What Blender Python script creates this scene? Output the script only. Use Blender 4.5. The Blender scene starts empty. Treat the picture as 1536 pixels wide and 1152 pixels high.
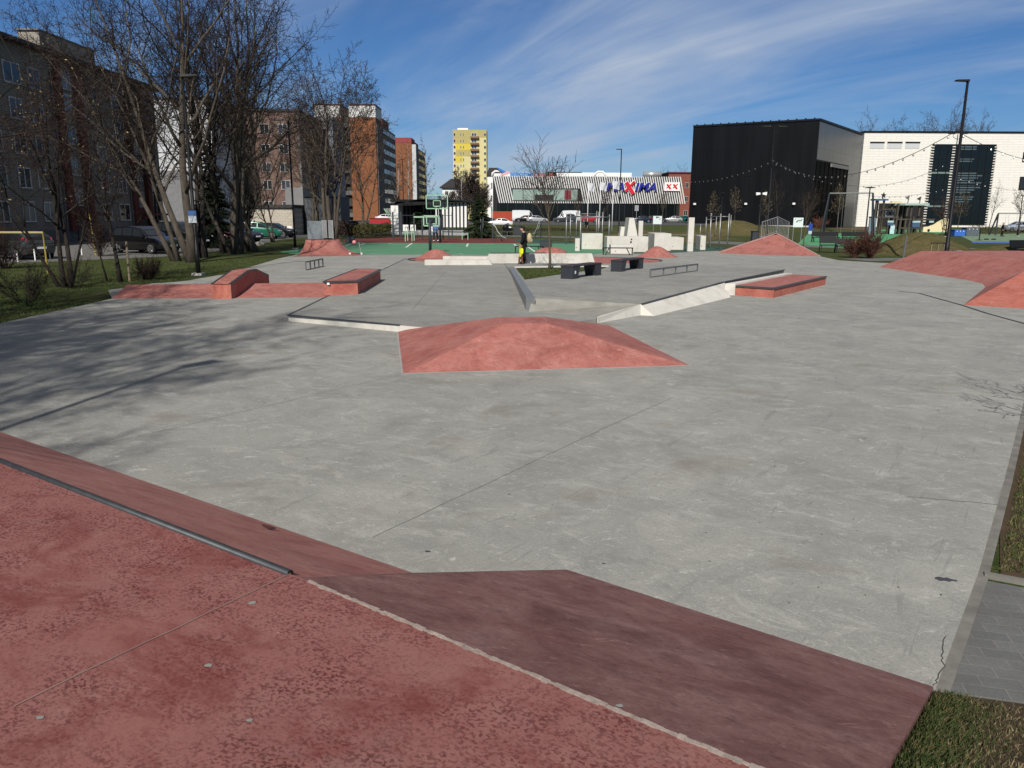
import bpy, bmesh, math, random
from mathutils import Vector, Matrix
from math import sin, cos, tan, pi, radians as RAD
scene = bpy.context.scene
COL = scene.collection

# ------------------------------------------------------------------ camera
CAM_H, FOC, PITCH, ROLL = 2.45, 1154.0, math.atan(255 / 1154.0), 0.0047
FW = Vector((0, cos(PITCH), -sin(PITCH)))
U0 = Vector((0, sin(PITCH), cos(PITCH)))
R0 = Vector((1, 0, 0))
CX = cos(ROLL) * R0 + sin(ROLL) * U0
CY = -sin(ROLL) * R0 + cos(ROLL) * U0
cam = bpy.data.cameras.new("camera")
cam.sensor_fit = 'HORIZONTAL'
cam.sensor_width = 36.0
cam.lens = 36.0 * FOC / 1536.0
cam.clip_start, cam.clip_end = 0.05, 6000
camo = bpy.data.objects.new("camera", cam)
COL.objects.link(camo)
camo.matrix_world = Matrix(((CX.x, CY.x, -FW.x, 0), (CX.y, CY.y, -FW.y, 0), (CX.z, CY.z, -FW.z, CAM_H), (0, 0, 0, 1)))
scene.camera = camo

# ------------------------------------------------------------------ light
SUN_EL, SUN_AZ = RAD(39), math.atan(0.15)       # the sun stands behind the camera, a little to the left
sun_from = Vector((-sin(SUN_AZ) * cos(SUN_EL), -cos(SUN_AZ) * cos(SUN_EL), sin(SUN_EL)))
sl = bpy.data.lights.new("sun", 'SUN')
sl.energy, sl.angle, sl.color = 5.0, RAD(0.53), (1.0, 0.95, 0.87)
so = bpy.data.objects.new("sun", sl)
COL.objects.link(so)
so.rotation_euler = (-sun_from).to_track_quat('-Z', 'Y').to_euler()
world = bpy.data.worlds.new("World")
scene.world = world
world.use_nodes = True
wn, wl = world.node_tree.nodes, world.node_tree.links
wn.clear()
w_out = wn.new('ShaderNodeOutputWorld')
w_bg = wn.new('ShaderNodeBackground')
w_sky = wn.new('ShaderNodeTexSky')
w_sky.sky_type = 'NISHITA'
w_sky.sun_disc = False
w_sky.sun_elevation = SUN_EL
w_sky.sun_rotation = math.atan2(sun_from.x, sun_from.y)
w_sky.altitude = 300
w_sky.air_density, w_sky.dust_density, w_sky.ozone_density = 1.0, 0.0, 5.0
w_bg.inputs['Strength'].default_value = 0.062
# thin cirrus: streaks stretched along one heading on a high flat layer
w_tc = wn.new('ShaderNodeTexCoord')
w_sep = wn.new('ShaderNodeSeparateXYZ')
wl.new(w_tc.outputs['Generated'], w_sep.inputs[0])
w_z = wn.new('ShaderNodeMath'); w_z.operation = 'ADD'; w_z.inputs[1].default_value = 0.24
wl.new(w_sep.outputs['Z'], w_z.inputs[0])
w_dx = wn.new('ShaderNodeMath'); w_dx.operation = 'DIVIDE'
w_dy = wn.new('ShaderNodeMath'); w_dy.operation = 'DIVIDE'
wl.new(w_sep.outputs['X'], w_dx.inputs[0]); wl.new(w_z.outputs[0], w_dx.inputs[1])
wl.new(w_sep.outputs['Y'], w_dy.inputs[0]); wl.new(w_z.outputs[0], w_dy.inputs[1])
w_com = wn.new('ShaderNodeCombineXYZ')
wl.new(w_dx.outputs[0], w_com.inputs[0]); wl.new(w_dy.outputs[0], w_com.inputs[1])


CLOUD_OFF = (9.9, 21.1, 0.0)


def w_noise(rot, scl, scale, detail, lo, hi, dist=0.6):
    m0 = wn.new('ShaderNodeMapping'); m0.inputs['Rotation'].default_value = (0, 0, rot)
    mp = wn.new('ShaderNodeMapping'); mp.inputs['Scale'].default_value = scl; mp.inputs['Location'].default_value = CLOUD_OFF
    wl.new(w_com.outputs[0], m0.inputs[0]); wl.new(m0.outputs[0], mp.inputs[0])
    n = wn.new('ShaderNodeTexNoise'); n.inputs['Scale'].default_value = scale; n.inputs['Detail'].default_value = detail
    n.inputs['Roughness'].default_value = 0.62; n.inputs['Distortion'].default_value = dist
    wl.new(mp.outputs[0], n.inputs['Vector'])
    r = wn.new('ShaderNodeMapRange'); r.inputs[1].default_value = lo; r.inputs[2].default_value = hi
    wl.new(n.outputs['Fac'], r.inputs[0])
    return r.outputs[0]


c1 = w_noise(RAD(44), (0.42, 1.15, 1), 1.6, 10, 0.38, 0.74, 0.9)
c2 = w_noise(RAD(40), (0.35, 0.9, 1), 1.1, 4, 0.41, 0.62, 0.4)
w_mul = wn.new('ShaderNodeMath'); w_mul.operation = 'MULTIPLY'
wl.new(c1, w_mul.inputs[0]); wl.new(c2, w_mul.inputs[1])
w_ml2 = wn.new('ShaderNodeMath'); w_ml2.operation = 'MULTIPLY'; w_ml2.inputs[1].default_value = 1.15; w_ml2.use_clamp = True
wl.new(w_mul.outputs[0], w_ml2.inputs[0])
w_hs = wn.new('ShaderNodeMixRGB'); w_hs.blend_type = 'MULTIPLY'; w_hs.inputs['Fac'].default_value = 1.0; w_hs.inputs['Color2'].default_value = (0.55, 0.79, 1.07, 1)
wl.new(w_sky.outputs[0], w_hs.inputs['Color1'])
w_mix = wn.new('ShaderNodeMixRGB'); w_mix.inputs['Color2'].default_value = (6.6, 7.8, 9.8, 1)
# grey added high out of view, so the sky tints the shade less blue
w_v = wn.new('ShaderNodeMapRange'); w_v.inputs[1].default_value = 0.32; w_v.inputs[2].default_value = 0.60; w_v.inputs[4].default_value = 0.72
wl.new(w_sep.outputs['Z'], w_v.inputs[0])
w_vm = wn.new('ShaderNodeMixRGB'); w_vm.inputs['Color2'].default_value = (2.2, 2.05, 1.9, 1)
wl.new(w_v.outputs[0], w_vm.inputs['Fac']); wl.new(w_hs.outputs[0], w_vm.inputs['Color1'])
wl.new(w_ml2.outputs[0], w_mix.inputs['Fac']); wl.new(w_vm.outputs[0], w_mix.inputs['Color1'])
wl.new(w_mix.outputs[0], w_bg.inputs['Color'])
wl.new(w_bg.outputs[0], w_out.inputs[0])
scene.view_settings.view_transform = 'Standard'
scene.view_settings.look = 'None'
scene.view_settings.gamma = 1.0
scene.view_settings.exposure = 0.04
scene.view_settings.use_curve_mapping = False
scene.cycles.max_bounces = 6

# ------------------------------------------------------------------ geometry helpers


def ray(u, v):
    return FW + CX * ((u - 768) / FOC) - CY * ((v - 576) / FOC)


def G(u, v, z=0.0):                                   # survey: the point at height z seen along a sight line
    d = ray(u, v)
    t = (z - CAM_H) / d.z
    return Vector((d.x * t, d.y * t, z))


def W(u, v, y):                                       # survey: the point at distance y along a sight line
    d = ray(u, v)
    t = y / d.y
    return Vector((d.x * t, y, CAM_H + d.z * t))


def V(*a):
    return Vector(a)


class MB:
    def __init__(s):
        s.v, s.f = [], []

    def add(s, vs, fs):
        o = len(s.v)
        s.v += [tuple(p) for p in vs]
        s.f += [tuple(i + o for i in f) for f in fs]
        return s

    def poly(s, pts):
        return s.add(pts, [tuple(range(len(pts)))])

    def box(s, x0, x1, y0, y1, z0, z1):
        vs = [(x, y, z) for z in (z0, z1) for y in (y0, y1) for x in (x0, x1)]
        return s.add(vs, [(0, 2, 3, 1), (4, 5, 7, 6), (0, 1, 5, 4), (2, 6, 7, 3), (0, 4, 6, 2), (1, 3, 7, 5)])

    def cbox(s, c, sx, sy, sz, rz=0.0):               # box centred on c, turned about z
        M = Matrix.Rotation(rz, 3, 'Z')
        vs = [Vector(c) + M @ Vector((x, y, z)) for z in (-sz / 2, sz / 2) for y in (-sy / 2, sy / 2) for x in (-sx / 2, sx / 2)]
        return s.add(vs, [(0, 2, 3, 1), (4, 5, 7, 6), (0, 1, 5, 4), (2, 6, 7, 3), (0, 4, 6, 2), (1, 3, 7, 5)])

    def prism(s, bot, top):                           # two rings of equal count
        n = len(bot)
        fs = [tuple(reversed(range(n))), tuple(range(n, 2 * n))]
        fs += [(i, (i + 1) % n, n + (i + 1) % n, n + i) for i in range(n)]
        return s.add(list(bot) + list(top), fs)

    def slab(s, pts, h):                              # pts: top ring (3d); extruded down by h
        return s.prism([Vector(p) - Vector((0, 0, h)) for p in pts], pts)

    def tube(s, pts, rs, n=6, caps=True):
        pts = [Vector(p) for p in pts]
        if not hasattr(rs, '__len__'):
            rs = [rs] * len(pts)
        o = len(s.v)
        up = None
        for i, p in enumerate(pts):
            d = (pts[min(i + 1, len(pts) - 1)] - pts[max(i - 1, 0)])
            if d.length < 1e-9:
                d = Vector((0, 0, 1))
            d.normalize()
            if up is None:
                up = d.orthogonal().normalized()
            else:
                up = (up - d * up.dot(d))
                up = up.normalized() if up.length > 1e-6 else d.orthogonal().normalized()
            w = d.cross(up)
            for k in range(n):
                a = 2 * pi * k / n
                s.v.append(tuple(p + (up * cos(a) + w * sin(a)) * rs[i]))
        for i in range(len(pts) - 1):
            for k in range(n):
                a, b = o + i * n + k, o + i * n + (k + 1) % n
                s.f.append((a, b, b + n, a + n))
        if caps:
            s.f.append(tuple(o + k for k in reversed(range(n))))
            s.f.append(tuple(o + (len(pts) - 1) * n + k for k in range(n)))
        return s

    def bar(s, p, q, a, b=None):                      # square bar
        p, q = Vector(p), Vector(q)
        b = a if b is None else b
        d = (q - p).normalized()
        side = d.cross(Vector((0, 0, 1)))
        side = side.normalized() if side.length > 1e-4 else Vector((1, 0, 0))
        up = side.cross(d)
        r = [side * sx * a / 2 + up * sz * b / 2 for sx, sz in ((-1, -1), (1, -1), (1, 1), (-1, 1))]
        return s.prism([p + e for e in r], [q + e for e in r])

    def lathe(s, prof, c=(0, 0, 0), n=16, axis='Z'):
        o = len(s.v)
        for r, h in prof:
            for k in range(n):
                a = 2 * pi * k / n
                if axis == 'Z':
                    p = (r * cos(a), r * sin(a), h)
                elif axis == 'Y':
                    p = (r * cos(a), h, r * sin(a))
                else:
                    p = (h, r * cos(a), r * sin(a))
                s.v.append((p[0] + c[0], p[1] + c[1], p[2] + c[2]))
        for i in range(len(prof) - 1):
            for k in range(n):
                a, b = o + i * n + k, o + i * n + (k + 1) % n
                s.f.append((a, b, b + n, a + n))
        s.f.append(tuple(o + k for k in reversed(range(n))))
        s.f.append(tuple(o + (len(prof) - 1) * n + k for k in range(n)))
        return s

    def ball(s, c, rx, ry, rz, n=10, m=7):
        prof = [(max(1e-4, sin(pi * i / m)), -cos(pi * i / m)) for i in range(m + 1)]
        o = len(s.v)
        s.lathe(prof, (0, 0, 0), n)
        for i in range(o, len(s.v)):
            x, y, z = s.v[i]
            s.v[i] = (c[0] + x * rx, c[1] + y * ry, c[2] + z * rz)
        return s

    def mesh(s, name, m, smooth=False, fix=True):
        me = bpy.data.meshes.new(name)
        me.from_pydata(s.v, [], s.f)
        if fix and len(s.f) < 20000:
            bm = bmesh.new(); bm.from_mesh(me)
            bmesh.ops.recalc_face_normals(bm, faces=bm.faces)
            bm.to_mesh(me); bm.free()
        if smooth:
            me.polygons.foreach_set('use_smooth', [True] * len(me.polygons))
        me.materials.append(m)
        me.update()
        return me

    def build(s, name, m, parent=None, smooth=False, fix=True, local=True, bevel=0.0):
        me = s.mesh(name, m, smooth, fix)
        o = bpy.data.objects.new(name, me)
        COL.objects.link(o)
        if parent is not None:
            o.parent = parent
            if not local:                             # vertices given in the world: shift them into the parent
                me.transform(world_of(parent).inverted())
        if bevel:
            b = o.modifiers.new('bevel', 'BEVEL'); b.width = bevel; b.segments = 2; b.limit_method = 'ANGLE'
        return o


def world_of(o):
    M = Matrix.LocRotScale(o.location, o.rotation_euler, o.scale)
    return world_of(o.parent) @ M if o.parent else M


def tag(o, label=None, cat=None, group=None, kind=None):
    if label: o['label'] = label
    if cat: o['category'] = cat
    if group: o['group'] = group
    if kind: o['kind'] = kind
    return o


def thing(name, label, cat, loc=(0, 0, 0), rz=0.0, group=None):
    o = bpy.data.objects.new(name, None)
    COL.objects.link(o)
    o.empty_display_size = 0.2
    o.location = loc
    o.rotation_euler = (0, 0, rz)
    return tag(o, label, cat, group)


def kids(o):
    return [c for c in bpy.data.objects if c.parent == o]


def copy_tree(o, parent=None):
    c = o.copy()
    COL.objects.link(c)
    c.parent = parent
    for k in kids(o):
        copy_tree(k, c)
    return c


def again(proto, loc, rz, label, scale=None, group=None):
    c = copy_tree(proto)
    c.location = loc
    c.rotation_euler = (0, 0, rz)
    if scale is not None:
        c.scale = (scale,) * 3 if not hasattr(scale, '__len__') else scale
    c['label'] = label
    if group: c['group'] = group
    return c


def structure(name, mb, m, **k):
    return tag(mb.build(name, m, **k), kind='structure')


# ------------------------------------------------------------------ materials


class NT:
    def __init__(s, name):
        s.m = bpy.data.materials.new(name)
        s.m.use_nodes = True
        s.n, s.l = s.m.node_tree.nodes, s.m.node_tree.links
        s.b = s.n['Principled BSDF']
        s.tc = s.n.new('ShaderNodeTexCoord')

    def co(s, scale=(1, 1, 1), rot=0.0, src='Object'):
        mp = s.n.new('ShaderNodeMapping')
        mp.inputs['Scale'].default_value = scale
        m0 = s.n.new('ShaderNodeMapping')
        m0.inputs['Rotation'].default_value = (0, 0, rot)
        s.l.new(s.tc.outputs[src], m0.inputs[0])
        s.l.new(m0.outputs[0], mp.inputs[0])
        return mp.outputs[0]

    def noise(s, scale, lo=0.35, hi=0.65, vec=None, detail=4, rough=0.6, dist=0.0):
        n = s.n.new('ShaderNodeTexNoise')
        n.inputs['Scale'].default_value = scale
        n.inputs['Detail'].default_value = detail
        n.inputs['Roughness'].default_value = rough
        n.inputs['Distortion'].default_value = dist
        s.l.new(vec if vec is not None else s.tc.outputs['Object'], n.inputs['Vector'])
        r = s.n.new('ShaderNodeMapRange')
        r.inputs[1].default_value, r.inputs[2].default_value = lo, hi
        s.l.new(n.outputs['Fac'], r.inputs[0])
        return r.outputs[0]

    def mix(s, fac, a, b, mode='MIX'):
        x = s.n.new('ShaderNodeMixRGB')
        x.blend_type = mode
        for i, q in ((0, fac), (1, a), (2, b)):
            if isinstance(q, (int, float)):
                x.inputs[i].default_value = q if i == 0 else (q, q, q, 1)
            elif isinstance(q, tuple):
                x.inputs[i].default_value = (*q[:3], 1)
            else:
                s.l.new(q, x.inputs[i])
        return x.outputs[0]

    def math(s, op, a, b=0.0):
        x = s.n.new('ShaderNodeMath'); x.operation = op; x.use_clamp = False
        for i, q in ((0, a), (1, b)):
            if isinstance(q, (int, float)): x.inputs[i].default_value = q
            else: s.l.new(q, x.inputs[i])
        return x.outputs[0]

    def color(s, c):
        if isinstance(c, tuple): s.b.inputs['Base Color'].default_value = (*c[:3], 1)
        else: s.l.new(c, s.b.inputs['Base Color'])
        return s

    def set(s, rough=0.8, spec=0.3, metal=0.0, coat=0.0):
        s.b.inputs['Roughness'].default_value = rough
        s.b.inputs['Specular IOR Level'].default_value = spec
        s.b.inputs['Metallic'].default_value = metal
        s.b.inputs['Coat Weight'].default_value = coat
        return s

    def bump(s, h, strength=0.3, dist=0.02):
        b = s.n.new('ShaderNodeBump')
        b.inputs['Strength'].default_value = strength
        b.inputs['Distance'].default_value = dist
        s.l.new(h, b.inputs['Height'])
        s.l.new(b.outputs[0], s.b.inputs['Normal'])
        return s


MATS = {}


def mat(name, c, rough=0.8, spec=0.3, metal=0.0, var=0.25, scale=3.0, coat=0.0, bump=0.0, c2=None):
    """a surface of one colour with soft mottling"""
    if name in MATS: return MATS[name]
    t = NT(name)
    f = t.noise(scale, 0.3, 0.7)
    c2 = c2 or tuple(max(0, x * (1 - var)) for x in c)
    f2 = t.noise(scale * 7, 0.3, 0.7)
    k = t.mix(f, c, c2)
    k = t.mix(t.math('MULTIPLY', f2, 0.35 * min(1, var * 2)), k, tuple(x * 0.6 for x in c))
    t.color(k).set(rough, spec, metal, coat)
    if bump: t.bump(t.noise(scale * 9, 0, 1), bump, 0.01)
    MATS[name] = t.m
    return t.m


def plain(name, c, rough=0.6, spec=0.4, metal=0.0, coat=0.0):
    if name in MATS: return MATS[name]
    t = NT(name); t.color(c).set(rough, spec, metal, coat)
    MATS[name] = t.m
    return t.m


def m_concrete(name='trowelled_concrete', tint=1.0):
    t = NT(name)
    big = t.noise(0.35, 0.35, 0.65, detail=6, rough=0.65)
    c = t.mix(big, (0.35, 0.342, 0.31), (0.265, 0.26, 0.24))
    med = t.noise(1.1, 0.44, 0.64, detail=10, rough=0.74, dist=0.6)
    c = t.mix(t.math('MULTIPLY', med, 0.72), c, (0.195, 0.192, 0.178))
    st = t.noise(2.2, 0.52, 0.66, t.co((0.75, 1.3, 1), 0.5), 11, 0.80, 1.0)       # pale trowel scuffs
    c = t.mix(t.math('MULTIPLY', st, 0.9), c, (0.43, 0.42, 0.385))
    st3 = t.noise(4.0, 0.54, 0.68, t.co((0.7, 1.4, 1), 0.9), 10, 0.80, 0.8)
    c = t.mix(t.math('MULTIPLY', st3, 0.55), c, (0.165, 0.162, 0.150))
    st2 = t.noise(7.0, 0.57, 0.66, t.co((0.6, 1.4, 1), -0.4), 9, 0.80, 0.9)
    c = t.mix(t.math('MULTIPLY', st2, 0.85), c, (0.52, 0.51, 0.475))
    st4 = t.noise(15.0, 0.58, 0.65, t.co((0.6, 1.4, 1), 0.7), 7, 0.78, 0.8)
    c = t.mix(t.math('MULTIPLY', st4, 0.7), c, (0.50, 0.49, 0.455))
    sc = t.noise(2.2, 0.64, 0.655, t.co((0.25, 2.2, 1), 2.2), 5, 0.6, 2.2)          # thin dark scratches
    c = t.mix(t.math('MULTIPLY', sc, 0.3), c, (0.12, 0.118, 0.11))
    br = t.noise(0.75, 0.57, 0.70, t.co((1.0, 1.4, 1), 0.2), 7, 0.62, 0.5)       # brown water stains
    c = t.mix(t.math('MULTIPLY', br, 0.65), c, (0.18, 0.155, 0.125))
    fine = t.noise(40, 0.38, 0.64, detail=8, rough=0.82)
    c = t.mix(t.math('MULTIPLY', fine, 0.52), c, (0.155, 0.152, 0.14))
    gr = t.noise(120, 0.5, 0.72, detail=3, rough=0.7)
    c = t.mix(t.math('MULTIPLY', gr, 0.45), c, (0.50, 0.49, 0.46))
    sp = t.noise(22, 0.69, 0.74, detail=3)
    c = t.mix(t.math('MULTIPLY', sp, 0.8), c, (0.09, 0.085, 0.08))
    wsp = t.noise(8, 0.74, 0.79, detail=4)
    c = t.mix(t.math('MULTIPLY', wsp, 0.85), c, (0.60, 0.59, 0.55))
    c = t.mix(1.0, c, (0.985, 0.995, 0.995), 'MULTIPLY')
    if tint != 1: c = t.mix(1.0, c, tint, 'MULTIPLY')
    t.color(c).set(0.85, 0.22)
    t.bump(t.noise(35, 0, 1, detail=6, rough=0.7), 0.3, 0.01)
    return t.m


def m_red(name, a, b, dust, dirt, amt=0.5):
    """red dyed concrete: a/b base tones, worn dusty film, dark unworn specks"""
    t = NT(name)
    c = t.mix(t.noise(0.9, 0.3, 0.7, detail=5), a, b)
    d = t.noise(2.2, 0.36, 0.62, detail=8, rough=0.72, dist=0.4)
    c = t.mix(t.math('MULTIPLY', d, amt), c, dust)
    stv = t.noise(2.6, 0.5, 0.72, t.co((0.8, 1.3, 1), 0.45), 8, 0.72, 0.8)
    c = t.mix(t.math('MULTIPLY', stv, 0.6), c, tuple(min(1, x * 1.3) for x in dust))
    k = t.noise(1.5, 0.48, 0.66, detail=9, rough=0.72, dist=0.4)
    c = t.mix(t.math('MULTIPLY', k, 0.72), c, dirt)
    k2 = t.noise(7, 0.52, 0.68, detail=7, rough=0.72)
    c = t.mix(t.math('MULTIPLY', k2, 0.5), c, tuple(x * .8 for x in dirt))
    k3 = t.noise(20, 0.56, 0.64, t.co((0.8, 1.3, 1), 0.5), 6, 0.75)
    c = t.mix(t.math('MULTIPLY', k3, 0.45), c, tuple(x * .6 for x in dirt))
    w2 = t.noise(9, 0.58, 0.66, t.co((0.6, 1.5, 1), -0.3), 8, 0.8, 0.8)
    c = t.mix(t.math('MULTIPLY', w2, 0.6), c, tuple(min(1, x * 1.5) for x in dust))
    w = t.noise(14, 0.66, 0.76, detail=3)
    c = t.mix(t.math('MULTIPLY', w, 0.35), c, tuple(min(1, x * 1.7) for x in dust))
    fine = t.noise(45, 0.40, 0.64, detail=8, rough=0.82)
    c = t.mix(t.math('MULTIPLY', fine, 0.50), c, tuple(x * 0.5 for x in a))
    t.color(c).set(0.85, 0.25)
    t.bump(t.noise(40, 0, 1, detail=5), 0.22, 0.008)
    return t.m


def m_deck():
    """red deck seen close: pink dusty film broken up by dark red flecks"""
    t = NT('flecked_red_deck')
    rot = t.co((1, 1.35, 1), 0.55)
    c = t.mix(t.noise(1.2, 0.3, 0.7, detail=6, rough=0.65), (0.278, 0.114, 0.102), (0.228, 0.093, 0.084))
    g = t.noise(5.0, 0.45, 0.7, detail=7, rough=0.72)
    c = t.mix(t.math('MULTIPLY', g, 0.5), c, (0.31, 0.165, 0.142))
    ln = t.noise(2.6, 0.36, 0.64, rot, 6, 0.68, 0.3)
    fl = t.noise(62, 0.515, 0.565, rot, 3, 0.6)
    c = t.mix(t.math('MULTIPLY', fl, t.math('ADD', t.math('MULTIPLY', ln, 0.9), 0.08)), c, (0.090, 0.022, 0.021))
    fl2 = t.noise(30, 0.56, 0.61, rot, 5, 0.7)
    c = t.mix(t.math('MULTIPLY', fl2, t.math('MULTIPLY', ln, 0.75)), c, (0.085, 0.024, 0.025))
    blot = t.noise(1.7, 0.50, 0.66, t.co((1, 1.5, 1), 0.5), 9, 0.76, 0.5)
    c = t.mix(t.math('MULTIPLY', blot, 0.8), c, (0.140, 0.027, 0.024))
    sm = t.noise(150, 0.3, 0.8, detail=3)
    c = t.mix(t.math('MULTIPLY', sm, 0.38), c, (0.12, 0.055, 0.05))
    gr = t.noise(1.0, 0.60, 0.78, detail=8, rough=0.7)
    c = t.mix(t.math('MULTIPLY', gr, 0.5), c, (0.20, 0.15, 0.138))
    wh = t.noise(11, 0.76, 0.80, detail=2)
    c = t.mix(t.math('MULTIPLY', wh, 0.8), c, (0.40, 0.33, 0.31))
    t.color(c).set(0.88, 0.18)
    t.bump(t.noise(55, 0, 1, detail=5, rough=0.7), 0.35, 0.006)
    return t.m


def m_pale():
    t = NT('pale_cast_concrete')
    c = t.mix(t.noise(1.5, 0.3, 0.7, detail=5), (0.60, 0.58, 0.53), (0.50, 0.48, 0.43))
    c = t.mix(t.math('MULTIPLY', t.noise(2.4, 0.52, 0.75, t.co((1, 1, 0.45)), 6, 0.7), 0.5), c, (0.30, 0.26, 0.20))
    c = t.mix(t.math('MULTIPLY', t.noise(22, 0.62, 0.75), 0.5), c, (0.22, 0.20, 0.17))
    t.color(c).set(0.85, 0.25).bump(t.noise(25, 0, 1), 0.2, 0.01)
    return t.m


def m_grass(name, g, b, dry):
    t = NT(name)
    c = t.mix(t.noise(0.35, 0.35, 0.65, detail=6), g, b)
    c = t.mix(t.math('MULTIPLY', t.noise(2.2, 0.45, 0.7, detail=6), 0.7), c, dry)
    c = t.mix(t.math('MULTIPLY', t.noise(18, 0.4, 0.75, detail=4), 0.75), c, tuple(x * 0.35 for x in g))
    t.color(c).set(0.95, 0.1).bump(t.noise(14, 0, 1, detail=6), 0.9, 0.08)
    return t.m


def m_blades(name, a, b, c3):
    t = NT(name)
    gi = t.n.new('ShaderNodeNewGeometry')
    r = t.n.new('ShaderNodeValToRGB')
    r.color_ramp.elements[0].color = (*a, 1); r.color_ramp.elements[1].color = (*c3, 1)
    e = r.color_ramp.elements.new(0.5); e.color = (*b, 1)
    t.l.new(gi.outputs['Random Per Island'], r.inputs[0])
    t.l.new(r.outputs[0], t.b.inputs['Base Color'])
    t.set(0.8, 0.2)
    return t.m


def m_brick(name, a, b, mortar, axis='XZ', size=(0.25, 0.077), var=0.3):
    t = NT(name)
    sp = t.n.new('ShaderNodeSeparateXYZ'); t.l.new(t.tc.outputs['Object'], sp.inputs[0])
    cb = t.n.new('ShaderNodeCombineXYZ')
    t.l.new(sp.outputs[axis[0]], cb.inputs[0]); t.l.new(sp.outputs[axis[1]], cb.inputs[1])
    br = t.n.new('ShaderNodeTexBrick')
    br.inputs['Color1'].default_value = (*a, 1); br.inputs['Color2'].default_value = (*b, 1); br.inputs['Mortar'].default_value = (*mortar, 1)
    br.inputs['Scale'].default_value = 1.0
    br.inputs['Brick Width'].default_value, br.inputs['Row Height'].default_value = size
    br.inputs['Mortar Size'].default_value = size[1] * 0.09
    t.l.new(cb.outputs[0], br.inputs['Vector'])
    c = t.mix(t.math('MULTIPLY', t.noise(0.5, 0.35, 0.7, detail=5), var), br.outputs['Color'], tuple(x * 0.55 for x in a))
    t.color(c).set(0.88, 0.2)
    return t.m


def m_bark(name, a, b):
    t = NT(name)
    c = t.mix(t.noise(6, 0.3, 0.7, t.co((1, 1, 0.3)), 5), a, b)
    c = t.mix(t.math('MULTIPLY', t.noise(3, 0.58, 0.75), 0.5), c, (0.16, 0.13, 0.05))
    t.color(c).set(0.95, 0.1).bump(t.noise(20, 0, 1, t.co((1, 1, 0.25))), 0.6, 0.03)
    return t.m


def m_glass(name, c=(0.02, 0.025, 0.03), rough=0.05):
    return plain(name, c, rough, 0.9)


CONC = m_concrete()
CONC2 = m_concrete('weathered_terrace_concrete', 0.90)
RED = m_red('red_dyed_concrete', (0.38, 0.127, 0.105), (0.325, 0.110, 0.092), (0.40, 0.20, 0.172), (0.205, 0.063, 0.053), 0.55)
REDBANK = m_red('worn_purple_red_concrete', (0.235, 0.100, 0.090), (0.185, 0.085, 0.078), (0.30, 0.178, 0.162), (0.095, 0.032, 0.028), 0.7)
REDFACE = m_red('bright_red_painted_concrete', (0.46, 0.135, 0.095), (0.40, 0.115, 0.085), (0.46, 0.21, 0.165), (0.27, 0.07, 0.053), 0.4)
DECK = m_deck()
RAMPR = m_red('light_lifted_ramp_concrete', (0.47, 0.185, 0.145), (0.41, 0.155, 0.125), (0.47, 0.26, 0.22), (0.27, 0.085, 0.07), 0.55)  # red lightened in the colour to offset the grazing sun on this slope
PALE = m_pale()
STEEL = mat('galvanised_steel', (0.42, 0.43, 0.43), 0.45, 0.5, 0.7, 0.2, 6)
DSTEEL = mat('worn_dark_steel', (0.10, 0.105, 0.11), 0.4, 0.5, 0.6, 0.3, 8)
BLACK = mat('black_powder_coat', (0.008, 0.008, 0.009), 0.5, 0.25, 0, 0.2, 5)
ANTHR = mat('anthracite_paint', (0.035, 0.04, 0.047), 0.5, 0.4, 0, 0.2, 5)
WHITE = mat('white_paint', (0.78, 0.78, 0.76), 0.6, 0.3, 0, 0.08, 2)
ASPH = mat('asphalt', (0.10, 0.10, 0.10), 0.9, 0.2, 0, 0.35, 1.2, bump=0.2)
PATHM = mat('grey_path_asphalt', (0.16, 0.16, 0.158), 0.9, 0.2, 0, 0.3, 1.0, bump=0.2)
GRASS = m_grass('lawn', (0.050, 0.078, 0.020), (0.066, 0.074, 0.026), (0.115, 0.10, 0.048))
MOUNDG = m_grass('mound_turf', (0.080, 0.078, 0.026), (0.115, 0.095, 0.045), (0.18, 0.135, 0.07))
SOIL = mat('bare_soil', (0.085, 0.060, 0.038), 0.95, 0.1, 0, 0.5, 2.5, bump=0.6, c2=(0.055, 0.042, 0.026))
GLASS = plain('dark_window_glass', (0.018, 0.02, 0.023), 0.08, 0.4)
GLASS2 = plain('sky_window_glass', (0.04, 0.045, 0.052), 0.05, 0.6)
BARK = m_bark('grey_bark', (0.105, 0.090, 0.072), (0.052, 0.043, 0.035))
BARKD = m_bark('dark_bark', (0.045, 0.038, 0.033), (0.024, 0.020, 0.018))
TWIG = plain('twig_bark', (0.040, 0.031, 0.026), 0.9, 0.1)
TWIGR = plain('reddish_twig_bark', (0.040, 0.026, 0.023), 0.9, 0.1)
TWIGB = plain('brown_twig_bark', (0.055, 0.041, 0.033), 0.9, 0.1)
BIRCHB = mat('birch_bark', (0.42, 0.40, 0.37), 0.85, 0.2, 0, 0.7, 2.5)

# ================================================================== SETTING: ground, floors, paths
N_ = V(0.565, 0.825, 0)          # across the near ramp, pointing into the park
structure('ground', MB().poly([(-2500, -800, -0.03), (2500, -800, -0.03), (2500, 4000, -0.03), (-2500, 4000, -0.03)]), GRASS)

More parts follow.
